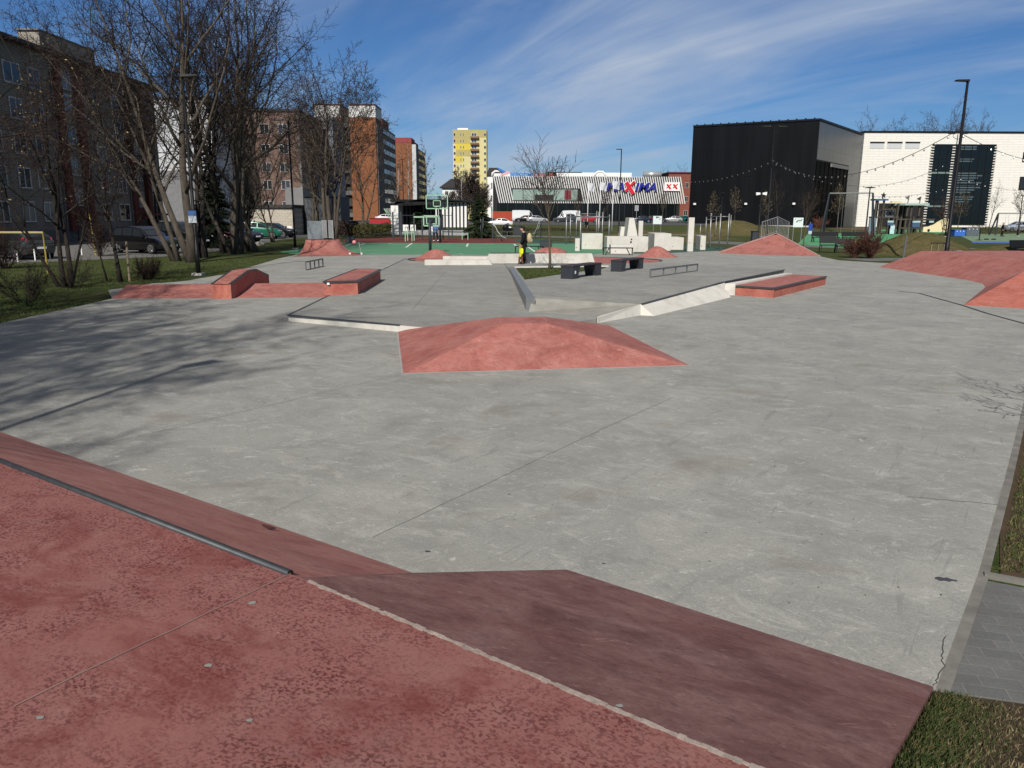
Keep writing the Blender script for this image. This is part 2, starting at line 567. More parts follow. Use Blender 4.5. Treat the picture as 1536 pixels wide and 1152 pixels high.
floor_pts = [(2.27, 3.66), (3.30, 5.02), (4.72, 7.0), (7.55, 11.0), (14.7, 21.0), (24.5, 34.6), (21.5, 40.0), (19.6, 41.5), (18.3, 43.5),
             (18.8, 47.5), (19.6, 50.5), (16.0, 55.5), (13.0, 53.5), (9.0, 50.0), (5.6, 50.0), (4.4, 47.6), (-9.2, 47.3), (-10.5, 47.6),
             (-13.0, 47.6), (-12.9, 43.0), (-12.3, 37.5), (-11.75, 31.6), (-12.0, 28.2), (-12.7, 27.2), (-13.0, 24.8), (-11.6, 22.3), (-11.5, 17.0), (-11.55, 12.2),
             (-9, 10.0), (-4, 6.5), (1.0, 3.2)]
fl = MB().slab([(x, y, 0.0) for x, y in floor_pts], 0.12)
floor = structure('concrete_floor', fl, CONC)

# saw cuts and cracks in the slab
JM = plain('saw_cut_dark', (0.13, 0.128, 0.12), 0.9, 0.1)


def strip(name, pts, w, m, z=0.004, parent=None, kind='structure'):
    mb = MB()
    P = [V(p[0], p[1], (p[2] if len(p) > 2 else 0) + z) for p in pts]
    L, R_ = [], []
    for i, p in enumerate(P):
        d = (P[min(i + 1, len(P) - 1)] - P[max(i - 1, 0)]).normalized()
        n = V(-d.y, d.x, 0)
        L.append(p + n * w / 2); R_.append(p - n * w / 2)
    o = len(mb.v)
    mb.v += [tuple(p) for p in L + R_]
    n = len(P)
    mb.f += [(i, n + i, n + i + 1, i + 1) for i in range(n - 1)]
    ob = mb.build(name, m, parent)
    if kind and parent is None: ob['kind'] = kind
    return ob


rj = random.Random(3)
for a, b, w in (((560, 806), (905, 643), 0.005), ((215, 503), (285, 476), 0.012), ((1360, 745), (1497, 757), 0.008),
                ((600, 562), (150, 668), 0.005), ((905, 643), (1010, 596), 0.005)):
    p, q = G(*a), G(*b)
    pts = [p.lerp(q, i / 14) + V(rj.uniform(-.006, .006), rj.uniform(-.006, .006), 0) for i in range(15)]
    strip('saw_cut', pts, w, JM, 0.003, floor)
ck = [G(1418, 955), G(1412, 985), G(1416, 1000), G(1405, 1022), G(1400, 1031)]
ck = [a.lerp(b, i / 5) for a, b in zip(ck[:-1], ck[1:]) for i in range(5)]
strip('crack', [p + V(rj.uniform(-.010, .010), 0, 0) for p in ck], 0.0045, plain('crack_dark', (0.06, 0.055, 0.05), 0.9, 0.1), 0.004, floor)
ck = [G(1348, 437), G(1379, 440), G(1400, 446), G(1440, 457), G(1480, 470), G(1560, 492)]
strip('drain_slot', ck, 0.09, plain('drain_iron', (0.03, 0.03, 0.032), 0.6, 0.3), 0.004, floor)
st = MB()
for (u, v, r) in ((1417, 869, .0), (403, 793, 0.0), (905, 845, .012), (641, 827, .02)):
    c = G(u, v, .003)
    if r: st.poly([c + V(cos(a * .7) * r * rj.uniform(.6, 1.3) * 1.2, sin(a * .7) * r * rj.uniform(.6, 1.2) * .8, 0) for a in range(9)])
c = G(1417, 869, .003)
st.poly([c + V(x, y, 0) for x, y in ((-.062, .012), (-.045, .034), (-.016, .040), (.006, .024), (.030, .030), (.050, .006), (.080, -.010), (.072, -.030), (.040, -.020), (.018, -.034), (-.008, -.018), (-.040, -.022))])
st.build('damp_stain', plain('damp_patch', (0.05, 0.05, 0.05), 0.4, 0.5), floor)

# pale kerb strip along the right edge of the slab
edge = [(2.27, 3.66), (3.30, 5.02), (4.72, 7.0), (7.55, 11.0), (14.7, 21.0)]
ks = MB()
for (x0, y0), (x1, y1) in zip(edge[:-1], edge[1:]):
    d = V(x1 - x0, y1 - y0, 0).normalized(); n = V(d.y, -d.x, 0) * 0.065
    a, b = V(x0, y0, -.012), V(x1, y1, -.012)
    ks.slab([a, a + n, b + n, b], 0.1)
structure('kerb_strip', ks, mat('kerb_concrete', (0.225, 0.215, 0.195), 0.9, 0.2, 0, 0.45, 5))

# paver path at the right
t = NT('grey_pavers')
br = t.n.new('ShaderNodeTexBrick')
br.inputs['Color1'].default_value = (0.155, 0.157, 0.155, 1); br.inputs['Color2'].default_value = (0.125, 0.128, 0.128, 1); br.inputs['Mortar'].default_value = (0.23, 0.215, 0.185, 1)
br.inputs['Scale'].default_value = 1.0; br.inputs['Brick Width'].default_value = 0.21; br.inputs['Row Height'].default_value = 0.105; br.inputs['Mortar Size'].default_value = 0.0025
t.l.new(t.co((1, 1, 1), RAD(14)), br.inputs['Vector'])
c = t.mix(t.math('MULTIPLY', t.noise(3, .4, .7, detail=6), 0.5), br.outputs['Color'], (0.09, 0.085, 0.078))
c = t.mix(t.math('MULTIPLY', t.noise(60, .4, .8), 0.4), c, (0.06, 0.06, 0.06))
t.color(c).set(0.9, 0.2).bump(br.outputs['Fac'], 0.5, -0.01)
PAVER = t.m
pv = [G(1464, 868, -.02), G(1900, 950, -.02), G(1900, 1170, -.02), G(1394, 1036, -.02)]
structure('paver_path', MB().slab(pv, 0.06), PAVER)
kb = MB().bar(G(1476, 864, -.025), G(1900, 943, -.025), 0.06, 0.05)
structure('path_kerb', kb, mat('kerb_concrete', (0.3, 0.3, 0.3)))
structure('bare_ground', MB().poly([G(1500, 600, -.022), G(1500, 870, -.022), G(2300, 1000, -.022), G(2300, 600, -.022)]), SOIL)
# ball court and sport surfacing
GREEN = mat('green_court', (0.095, 0.245, 0.135), 0.75, 0.3, 0, 0.15, 0.6)
TEAL = mat('dark_green_rubber', (0.040, 0.085, 0.062), 0.85, 0.25, 0, 0.2, 0.8)
MAROON = mat('maroon_rubber', (0.155, 0.036, 0.030), 0.85, 0.25, 0, 0.2, 0.8)
PGREEN = mat('bright_green_rubber', (0.085, 0.31, 0.135), 0.85, 0.25, 0, 0.2, 0.4)
GGREEN = mat('grey_green_rubber', (0.17, 0.25, 0.15), 0.85, 0.25, 0, 0.15, 0.4)
structure('ball_court', MB().poly([(-13.2, 47.5, -.008), (4.6, 47.5, -.008), (6.4, 51, -.008), (6.4, 67, -.008), (-15.0, 67, -.008), (-15.0, 50.0, -.008)]), GREEN)
structure('rubber_ground', MB().poly([(4.6, 47.6, -.012), (9.0, 49.5, -.012), (16.3, 54.5, -.012), (16.5, 62, -.012), (10, 66.8, -.012), (4.0, 72, -.012), (3.0, 80, -.012), (0, 76, -.012), (2, 60, -.012)]), TEAL)
structure('sport_surface', MB().poly([(-14.5, 67.0, -.0145), (2.5, 67.0, -.0145), (1.5, 80, -.0145), (-14.0, 84, -.0145), (-16.0, 74, -.0145)]), MAROON)
WLINE = plain('white_line_paint', (0.62, 0.68, 0.62), 0.7, 0.3)


def gl(u, v): return G(u, v, -.008)


cl = MB()


def line(mb, p, q, w, z=-.003):
    p, q = V(p[0], p[1], z), V(q[0], q[1], z)
    d = (q - p).normalized(); n = V(-d.y, d.x, 0) * w / 2
    mb.poly([p + n, p - n, q - n, q + n])


for a, b in (((609, 371), (618, 365)), ((700, 370), (702, 365.5)), ((514, 370), (527, 366)), ((771, 366), (775, 370)), ((790, 369), (806, 380)), ((540, 367.5), (547, 365.4))):
    line(cl, gl(*a), gl(*b), 0.14)
for (cx_, cy_, rad, a0, a1) in ((-6.0, 47.8, 3.0, 15, 165), (-6.0, 66.5, 4.5, 195, 345)):
    for k in range(16):
        aa, ab = RAD(a0 + (a1 - a0) * k / 16), RAD(a0 + (a1 - a0) * (k + 1) / 16)
        line(cl, (cx_ + rad * cos(aa), cy_ + rad * sin(aa)), (cx_ + rad * cos(ab), cy_ + rad * sin(ab)), 0.06)
line(cl, (-14.5, 58), (6, 58), 0.06); line(cl, (-14.5, 66.7), (6, 66.7), 0.06); line(cl, (-12.8, 47.9), (-2, 47.9), 0.05)
structure('court_lines', cl, WLINE)

# playground surfacing, far paths, car parks
def zz(u, v, z): p = G(u, v, 0); return V(p.x, p.y, z)


structure('playground_surface', MB().poly([zz(1196, 366, -.012), zz(1290, 373, -.012), zz(1350, 357, -.012), zz(1420, 349, -.012), zz(1420, 344.5, -.012), zz(1330, 344, -.012), zz(1212, 350.5, -.012)]), PGREEN)
structure('playground_red', MB().poly([zz(1206, 351.5, -.006), zz(1240, 349.5, -.006), zz(1290, 350.8, -.006), zz(1318, 347, -.006), zz(1312, 341, -.006), zz(1240, 342, -.006)]), mat('brown_rubber', (0.13, 0.075, 0.06)))
structure('playground_yard', MB().poly([zz(1436, 351.5, -.010), zz(1640, 349, -.010), zz(1640, 363, -.010), zz(1458, 362, -.010)]), GGREEN)
structure('playground_edge', MB().poly([zz(1456, 361.9, -.006), zz(1560, 362.3, -.006), zz(1560, 365.5, -.006), zz(1460, 364.6, -.006)]), plain('blue_rubber', (0.06, 0.12, 0.33), 0.85))


def road(name, pts, w, m, z):
    return strip(name, pts, w, m, z)


road('park_path', [(60, 55, 0), (40, 58, 0), (27, 62, 0), (22, 66, 0), (16, 78, 0), (4, 88, 0), (-6, 92, 0), (-16, 93, 0)], 5.0, PATHM, -.016)
road('far_path', [(22, 66, 0), (30, 90, 0), (30, 112, 0)], 3.0, PATHM, -.018)
road('near_path', [(19.5, 44.5, 0), (23, 45.5, 0), (32, 44, 0), (60, 50, 0)], 2.4, PATHM, -.019)
road('street', [(-60, 130, 0), (0, 118, 0), (30, 120, 0)], 9.0, ASPH, -.020)
structure('store_car_park', MB().poly([(-40, 124, -.023), (38, 124, -.023), (50, 199, -.023), (-40, 199, -.023)]), ASPH)
structure('yard_asphalt', MB().poly([(-60, 46.5, -.021), (-37, 38, -.021), (-24.5, 38, -.021), (-19.0, 46, -.021), (-20, 58, -.021), (-22, 75, -.021), (-21, 95, -.021), (-60, 95, -.021)]), mat('yard_asphalt_grey', (0.17, 0.165, 0.155), 0.9, 0.2, 0, 0.3, 1.0))
structure('yard_lane', MB().poly([(-23, 78, -.016), (-10, 98, -.016), (-14, 112, -.016), (-50, 112, -.016), (-50, 88, -.016)]), ASPH)

# turf mounds


def mound(cx_, cy_, rx, ry, h, seed, rz=0.0, nx=30, ny=22):
    rr = random.Random(seed)
    ph = [rr.uniform(0, 6) for _ in range(6)]
    mb = MB()
    for j in range(ny + 1):
        for i in range(nx + 1):
            a, b = -1 + 2 * i / nx, -1 + 2 * j / ny
            d = min(1, math.hypot(a, b))
            z = h * (0.5 + 0.5 * cos(pi * d)) ** 0.85
            z *= 1 + 0.12 * sin(3 * a + ph[0]) * cos(2.5 * b + ph[1]) + 0.05 * sin(9 * a + ph[2]) * sin(8 * b + ph[3])
            z += 0.02 * sin(23 * a + ph[4]) * sin(19 * b + ph[5]) * (1 if d < 1 else 0)
            x, y = a * rx, b * ry
            mb.v.append((cx_ + x * cos(rz) - y * sin(rz), cy_ + x * sin(rz) + y * cos(rz), z - .035))
    for j in range(ny):
        for i in range(nx):
            k = j * (nx + 1) + i
            mb.f.append((k, k + 1, k + nx + 2, k + nx + 1))
    return tag(mb.build('grass_mound', MOUNDG, None, True), kind='structure')


mound(27.3, 52.5, 4.4, 4.2, 1.42, 1)
mound(31.8, 49.5, 5.2, 3.0, 0.80, 2)
mound(28.0, 100.0, 6.5, 6.0, 2.1, 3)
mound(12.5, 76.0, 7.5, 5.0, 0.9, 4)
mound(18.5, 84.0, 6.0, 5.0, 0.7, 5)

# ================================================================== SKATE PARK
from mathutils.bvhtree import BVHTree
# --- near platform: deck at 0.85 m, steep ramp to the left, long bank to the right
ZP = 0.85
C0 = G(446, 865, ZP)                                   # hip corner of the deck
dl, dr = V(-0.8275, 0.5615, 0), V(0.812, -0.5837, 0)
LFT = C0 + dl * 6.4
RGT = C0 + dr * 2.62
Z0 = lambda p: V(p.x, p.y, 0)
rb0, rb1 = G(620, 860), G(850, 855)
ramp_l = rb0 + V(-0.8286, 0.5599, 0) * 7.2
bank_r = G(1400, 1031)
bank_end = G(1400, 1031)
pn = (bank_end - G(850, 855)).cross(C0 - G(850, 855)).normalized()
dq = ray(1330, 1152)
QP = V(0, 0, CAM_H) + dq * ((C0 - V(0, 0, CAM_H)).dot(pn) / dq.dot(pn))
RGT = bank_end + (QP - bank_end) * (ZP / QP.z)           # the outer end of the bank runs back up to the ridge
RGT = C0 + dr * (RGT - C0).dot(dr)
back = [V(-6.9, 3.5, ZP), V(-6.9, -3.5, ZP), RGT + V(-1.0, -4.5, 0)]
plat = thing('near_platform', 'big red concrete skate platform in the foreground with a steel coping and sloping banks', 'skate platform', Z0(C0))
ring = [C0, LFT] + back[:2] + back[2:] + [RGT]
MB().slab(ring, ZP + .02).build('deck', DECK, plat, local=False)
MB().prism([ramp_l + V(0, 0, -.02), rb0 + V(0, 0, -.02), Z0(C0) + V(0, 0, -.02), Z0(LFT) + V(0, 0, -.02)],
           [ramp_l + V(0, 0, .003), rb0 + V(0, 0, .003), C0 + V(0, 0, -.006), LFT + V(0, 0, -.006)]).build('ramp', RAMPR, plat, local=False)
side = RGT + V(0, 0, 0)
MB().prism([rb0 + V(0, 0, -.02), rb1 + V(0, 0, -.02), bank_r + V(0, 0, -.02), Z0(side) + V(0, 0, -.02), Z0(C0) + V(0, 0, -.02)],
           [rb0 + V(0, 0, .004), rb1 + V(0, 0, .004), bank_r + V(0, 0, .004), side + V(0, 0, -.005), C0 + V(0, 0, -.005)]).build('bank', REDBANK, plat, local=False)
cp0, cp1 = LFT + V(.0, .0, .004), C0 + dl * 0.05 + V(0, 0, .004)
MB().tube([cp0 - V(0, 0, .006), cp1 - V(0, 0, .006)], 0.021, 14).build('coping', mat('scuffed_coping_steel', (0.055, 0.06, 0.066), 0.5, 0.4, 0.4, 0.35, 12), plat, True, local=False)
MB().tube([cp1 + dl * -0.001, cp1 + dl * .02], 0.014, 12).build('coping_bore', plain('pipe_inside', (0.01, 0.01, 0.01)), plat, local=False)
# chipped pale edge along the right ridge
re = random.Random(8)
ce = MB()
n = 90
for i in range(n):
    RL = (RGT - C0).length - .08
    a, b = C0 + dr * (.08 + RL * i / n), C0 + dr * (.08 + RL * (i + 1) / n)
    w = re.uniform(.006, .015); zz = .002 + re.uniform(0, .006)
    q = V(0.5837, 0.812, 0)
    ce.prism([a - q * w + V(0, 0, -.02), b - q * w + V(0, 0, -.02), b + q * w + V(0, 0, -.02), a + q * w + V(0, 0, -.02)],
             [a - q * w + V(0, 0, zz), b - q * w + V(0, 0, zz), b + q * w * .6 + V(0, 0, zz), a + q * w * .6 + V(0, 0, zz)])
ce.build('chipped_edge', mat('chipped_edge_mortar', (0.40, 0.33, 0.29), 0.9, 0.2, 0, 0.5, 30), plat, local=False)
j0, j1 = C0 + dl * .05, G(20, 1060, ZP)
strip('deck_joint', [j0.lerp(j1, i / 10) + V(re.uniform(-.004, .004), re.uniform(-.004, .004), 0) for i in range(11)], 0.009, mat('joint_filler', (0.26, 0.15, 0.135)), 0.003, None, None).parent = None
jo = bpy.data.objects['deck_joint']; jo.parent = plat; jo.data.transform(world_of(plat).inverted())
for (u, v, r) in ((313, 998, .012), (378, 904, .014), (375, 1080, .009), (60, 1076, .012), (930, 1058, .01)):
    c = G(u, v, ZP + .003)
    MB().poly([c + V(cos(a * .9) * r * re.uniform(.6, 1.3) * 1.3, sin(a * .9) * r * re.uniform(.6, 1.2), 0) for a in range(7)]).build('gum_spot', plain('old_gum', (0.22, 0.22, 0.20), 0.9), plat, local=False)

# turf and soil banked up against the outer end of the platform
be, rt = bank_end + V(.012, 0, -.022), RGT + V(.012, 0, -.05)
vg = MB().add([be, rt, rt + dr * 1.6 + V(0, 0, -.25), be + dr * .9 + V(.3, .25, 0), be + dr * 3.0 + V(0, 0, -.01), rt + dr * 4.5 + V(0, 0, -.80), rt + V(-1.0, -4.5, 0), rt + V(2.2, -5.2, -.8),
               be + V(1.3, -.30, -.005)], [(0, 1, 2, 8), (0, 8, 3), (8, 2, 5, 4), (3, 8, 4), (1, 6, 7, 2), (2, 7, 5)])
structure('verge_slope', vg, SOIL)
VERGE = BVHTree.FromPolygons([tuple(v) for v in vg.v], vg.f)

# --- truncated pyramid in the middle of the floor
F1, F2 = G(604, 560), G(1035, 548)
zt = 0.60
t1, t2 = G(753, 485, zt), G(821, 484, zt)
t3, t4 = G(815, 475, zt), G(747, 476, zt)
fd = (F2 - F1).normalized(); bd = V(-fd.y, fd.x, 0)
B1, B2 = F1 + bd * 4.55, F2 + bd * 4.75
pyr = thing('pyramid_ramp', 'large flat-topped red concrete pyramid in the middle of the grey skate floor', 'skate ramp', (F1 + F2 + B1 + B2) / 4)
fc = MB().add([F1, F2, B2, B1, t1, t2, t3, t4], [(0, 1, 5, 4), (1, 2, 6, 5), (2, 3, 7, 6), (3, 0, 4, 7), (4, 5, 6, 7)])
fc.add([p + V(0, 0, -.05) for p in (F1, F2, B2, B1)], [(0, 3, 2, 1)])
fc.build('ramp_body', RED, pyr, local=False, bevel=.03)
seam = MB()
for a, b in ((F1, t1), (F2, t2), (t1, t2), (t2, t3), (t1, t4)):
    seam.bar(a + V(0, 0, .0), b + V(0, 0, .0), .016, .002)
seam.build('arris', mat('rubbed_red_arris', (0.40, 0.19, 0.165), c2=(0.33, 0.13, 0.11), scale=5), pyr, local=False)
seam = MB()
for a, b in ((F1, F2), (F1, B1), (F2, B2)):
    seam.bar(a, b, .05, .006)
seam.build('grout_edge', mat('pale_grout', (0.36, 0.34, 0.32)), pyr, local=False)

# --- manual pad (low slab) running back from the pyramid
ZA = 0.15
a1, a2 = G(433, 472, ZA), G(602, 487.5, ZA)
a3 = a2.lerp(a1, -0.75)
pad_ring = [a1, a2, a3, V(1.9, 17.3, ZA), V(1.97, 17.75, ZA), V(3.0, 19.2, ZA), V(3.4, 36.9, ZA), V(-1.0, 37.1, ZA), V(-4.9, 36.6, ZA), V(-5.6, 40.6, ZA)]
pad = thing('manual_pad', 'low wide grey concrete pad with pale side wall and steel edge below the box ledge', 'skate pad', Z0(a1))
MB().slab(pad_ring, 0.2).build('deck', CONC2, pad, local=False)
od = V(-(a2 - a1).normalized().y, (a2 - a1).normalized().x, 0) * -1
pw = MB().slab([a1 + od * .012 + V(0, 0, -.012), a2 + od * .012 + V(0, 0, -.012), a3 + od * .012 + V(0, 0, -.012), a3 + V(0, 0, -.012), a2 + V(0, 0, -.012), a1 + V(0, 0, -.012)], 0.14)
pw.build('side_wall', PALE, pad, local=False)
am = a2.lerp(a1, .01)
MB().slab([a1 + od * .016 + V(-.03, -.03, .004), am + od * .016 + V(0, 0, .004), am - od * .04 + V(0, 0, .004), a1 - od * .04 + V(0, 0, .004)], 0.028).build('steel_edge', DSTEEL, pad, local=False)
ae = V(-5.6, 40.6, ZA)
MB().slab([a1 + V(-.016, 0, .004), a1 + V(.045, 0, .004), ae + V(.045, 0, .004), ae + V(-.016, 0, .004)], 0.028).build('steel_edge', DSTEEL, pad, local=False)
for a, b in (((618, 465), (668, 408)), ((600, 432), (520, 425))):
    p, q = G(*a, ZA), G(*b, ZA)
    if b[0] == 668: strip('saw_cut', [p, q], .012, JM, .003, None, None).parent = None
sc_ = [o for o in bpy.data.objects if o.name.startswith('saw_cut') and o.parent is None][0]
sc_.parent = pad; sc_.data.transform(world_of(pad).inverted())

# --- raised plaza: sloping terrace with the benches, pale banks round it


def zB(y): return 0.42 - 0.25 * max(0, min(1, (y - 19) / 18.0))


def GB(u, v):
    z = .35
    for _ in range(12):
        p = G(u, v, z); z = zB(p.y)
    return G(u, v, z)


b0, b1, b2, b3 = GB(799, 447), G(961, 456, .27), GB(1080, 424), GB(1176, 404.5)
k0, k1 = GB(797, 452), GB(770, 402)
bk = V(9.3, 36.0, zB(36)), V(-.4, 36.9, zB(36.9))
plz = thing('raised_plaza', 'raised grey concrete terrace with pale sloping sides carrying two dark benches', 'skate terrace', Z0(b0))
top = [b0, b1, b2, b3, bk[0], V(3.4, 37.0, zB(37)), bk[1]]
from mathutils.bvhtree import BVHTree
dm_ = MB()
mid = V(4.2, 27.5, zB(27.5))
nt = len(top)
dm_.add([mid] + top, [(0, 1 + i, 1 + (i + 1) % nt) for i in range(nt)])
DECK_TREE = BVHTree.FromPolygons([tuple(v) for v in dm_.v], dm_.f)
dm_.add(top + [V(p.x, p.y, -.02) for p in top], [(i, nt + i, nt + (i + 1) % nt, (i + 1) % nt) for i in range(nt)])
dm_.build('deck', CONC2, plz, local=False)


def GB(u, v):                                         # a point on the terrace deck
    h = DECK_TREE.ray_cast(V(0, 0, CAM_H), ray(u, v).normalized())
    if h[0] is not None: return Vector(h[0])
    z = .35
    for _ in range(12):
        p = G(u, v, z); z = zB(p.y)
    return G(u, v, z)


s0, s1 = G(793, 468, ZA), V(1.97, 17.78, .14)
s2 = G(961, 472, 0.1)
MB().prism([V(p.x, p.y, 0) for p in (s0, s1, V(b1.x, b1.y, 0), V(b0.x, b0.y, 0))], [s0 + V(0, 0, .004), s1 + V(0, 0, .004), b1 + V(0, 0, -.004), b0 + V(0, 0, -.004)]).build(
    'front_bank', mat('beige_rubbed_concrete', (0.34, 0.325, 0.285), 0.85, 0.25, 0, 0.35, 2.0), plz, local=False)
w0, w1 = G(981, 474), G(1096, 446)
c00 = G(961, 473)
w2 = w1 + (b3 - b2) * .12
MB().add([c00, w0, w1, V(b2.x + .25, b2.y + .4, zB(b2.y) - .004), b1 + V(0, 0, -.004), V(b2.x, b2.y, 0), V(b1.x, b1.y, 0)],
         [(0, 1, 4), (1, 2, 3, 4), (2, 5, 3), (0, 4, 6), (1, 0, 6, 5, 2)]).build('side_bank', PALE, plz, local=False)
e0 = G(897, 484.5, 0)
kq = V(-.16, .12, 0)
MB().prism([e0, c00, c00 + kq, e0 + kq], [e0 + V(0, 0, .13), V(b1.x, b1.y, b1.z - .004), V(b1.x, b1.y, b1.z - .006) + kq, e0 + kq + V(0, 0, .13)]).build('end_kerb', PALE, plz, local=False)
d1 = (b2 - b1).normalized()
for p, q in ((b1, b2), (b2, b3)):
    MB().bar(p + V(.02, -.01, .0), q + V(.02, -.01, .0), .05, .03).build('steel_edge', DSTEEL, plz, local=False)
# steel-clad wedge kerb on the left of the terrace
ka, kb_, kc, kd = GB(789, 448), GB(803, 449), GB(770.5, 402), GB(763.5, 402)
MB().prism([V(ka.x, ka.y, .1), V(kb_.x, kb_.y, .1), V(kc.x, kc.y, .1), V(kd.x, kd.y, .1)], [ka + V(0, 0, .035), kb_ + V(0, 0, .035), kc + V(0, 0, .03), kd + V(0, 0, .03)]).build(
    'steel_kerb', mat('brushed_steel_plate', (0.24, 0.25, 0.255), 0.5, 0.4, 0.3, 0.25, 5), plz, local=False)
# lawn strip on the terrace
gi = [GB(774, 402.5), GB(787, 419.5), GB(845, 411), GB(905, 403), GB(910, 400.8)]
structure('grass_strip', MB().slab([p + V(0, 0, .012) for p in gi], .03), m_grass('young_lawn', (0.050, 0.078, 0.020), (0.06, 0.075, 0.022), (0.10, 0.10, 0.04)))
MB().bar(GB(772, 401.5) + V(0, 0, .01), GB(912, 400) + V(0, 0, .01), .12, .08).build('lawn_kerb', PALE, plz, local=False)

# --- red ledge box at the right end of the terrace
p1, p2, p3 = G(1103, 443), G(1160, 447), G(1238, 427)
p4 = p1 + (p3 - p2)
up = V(0, 0, .31)
lg = thing('ledge_box', 'low red ledge box with a dark steel edge beside the raised terrace, on the right', 'ledge', (p1 + p2 + p3 + p4) / 4)
MB().prism([p + V(0, 0, -.02) for p in (p1, p2, p3, p4)], [p + up + V(0, 0, -.045) for p in (p1, p2, p3, p4)]).build('body', REDFACE, lg, local=False)
MB().prism([p + up + V(0, 0, -.05) for p in (p1, p2, p3, p4)], [p + up for p in (p1, p2, p3, p4)]).build('top', RED, lg, local=False)
ctr = (p1 + p2 + p3 + p4) / 4


def rim(parent, pts, z, segs, wdt=.07, h=.05, m=DSTEEL):
    for i, j in segs:
        a, b = pts[i] + V(0, 0, z - h / 2 + .004), pts[j] + V(0, 0, z - h / 2 + .004)
        MB().bar(a, b, wdt, h).build('steel_edge', m, parent, local=False)


rim(lg, [p1, p2, p3, p4], .31, ((0, 1), (1, 2)))
MB().prism([V(p.x, p.y, 0) for p in (p1 + V(-.34, .1, 0), p1 + V(-.02, 0, 0), p4 + V(-.02, 0, 0), p4 + V(-.3, 0, 0))], [p + V(0, 0, .36) for p in (p1 + V(-.30, .1, 0), p1 + V(-.02, 0, 0), p4 + V(-.02, 0, 0), p4 + V(-.28, 0, 0))]).build('plinth', PALE, lg, local=False)

# --- red box ledge standing on the manual pad (left)
q1, q2, q3 = G(486.5, 443, ZA), G(537, 441.5, ZA), G(571, 421, ZA)
q4 = q1 + (q3 - q2) + V(.05, .4, 0)
bx = thing('box_ledge', 'knee-high red concrete box ledge with worn dark steel edges on the low pad', 'ledge', (q1 + q2 + q3 + q4) / 4)
MB().prism(list((q1, q2, q3, q4)), [p + V(0, 0, .36) for p in (q1, q2, q3, q4)]).build('body', REDFACE, bx, local=False)
MB().prism([p + V(0, 0, .355) for p in (q1, q2, q3, q4)], [p + V(0, 0, .40) for p in (q1, q2, q3, q4)]).build('top', RED, bx, local=False)
rim(bx, [q1, q2, q3, q4], .40, ((0, 1), (1, 2), (2, 3), (3, 0)))
MB().cbox(q1 + V(.13, -.004, .33), .07, .012, .06).build('sticker', WHITE, bx, local=False)

# --- hump across the left of the floor and the kinked ledge over it
h1, h2 = G(167, 448), G(487, 446)
zc = 0.28
hc1, hc2 = G(190, 427, zc), G(487, 424, zc)
hb = 2 * (hc2.y - h2.y)
hump = thing('red_hump', 'wide red concrete hump crossing the left of the skate floor under tree shadow', 'skate hump', Z0((h1 + h2) / 2))
e1, e2 = V(h1.x - .3, h1.y + hb, 0), V(h2.x + .1, h2.y + hb, 0)
MB().add([h1, h2, hc2, hc1, e2, e1] + [V(p.x, p.y, -.03) for p in (h1, h2, e2, e1)], [(0, 1, 2, 3), (3, 2, 4, 5), (0, 3, 5), (1, 4, 2), (6, 9, 8, 7), (0, 6, 7, 1), (4, 8, 9, 5)]).build('hump_body', RED, hump, local=False)
lx0, lx1 = G(318.5, 448).x, G(348.5, 448).x
ly0, lyc, ly1 = h1.y + .1, hc1.y * .5 + hc2.y * .5, h1.y + hb + .15
kl = thing('kinked_ledge', 'tall roof-shaped red ledge with dark steel edges straddling the hump', 'ledge', (lx0, ly0, 0))
prof = [(ly0, 0), (ly0, .43), (lyc - .15, .70), (lyc + .55, .70), (ly1, .42), (ly1, 0)]
MB().prism([V(lx0, y, z) for y, z in prof], [V(lx1, y, z) for y, z in prof]).build('body', REDFACE, kl, local=False)
tp = prof[1:5]
for (ya, za), (yb, zb_) in zip(tp[:-1], tp[1:]):
    MB().prism([V(lx0 + .06, ya, za - .02), V(lx1 - .06, ya, za - .02), V(lx1 - .06, yb, zb_ - .02), V(lx0 + .06, yb, zb_ - .02)], [V(lx0 + .06, ya, za + .003), V(lx1 - .06, ya, za + .003), V(lx1 - .06, yb, zb_ + .003), V(lx0 + .06, yb, zb_ + .003)]).build('top', RED, kl, local=False)
    for x in (lx0 + .03, lx1 - .03):
        MB().bar(V(x, ya, za - .015), V(x, yb, zb_ - .015), .065, .05).build('steel_edge', DSTEEL, kl, local=False)

# --- grind rails


def grind_rail(u0, v0, u1, v1, zf, h, label, npost=5, over=.12):
    a, b = G(u0, v0, zf), G(u1, v1, zf)
    if zf > 0: a, b = GB(u0, v0), GB(u1, v1)
    r = thing('grind_rail', label, 'rail', a, 0, None)
    m = mat('rail_steel', (0.20, 0.21, 0.215), 0.4, 0.5, 0.6, 0.3, 8)
    d = (b - a).normalized()
    hh = V(0, 0, h)
    MB().bar(a + hh, b + hh, .06, .06).build('rail', m, r, local=False)
    for i in range(npost):
        p = a.lerp(b, i / (npost - 1))
        MB().bar(p, p + hh, .05, .05).build('post', m, r, local=False)
    MB().bar(a + V(0, 0, .02), b + V(0, 0, .02), .035, .025).build('foot_bar', m, r, local=False)
    return r


grind_rail(975.5, 416.5, 1046, 406.5, .3, .27, 'long low steel grind rail on the grey terrace right of the benches')
grind_rail(459, 405.5, 484.5, 400, 0, .36, 'short steel grind rail on the open floor in front of the left quarter pipe')

# --- benches on the terrace
BENCHM = mat('dark_bench_metal', (0.030, 0.034, 0.042), 0.5, 0.4, 0, 0.2, 4)


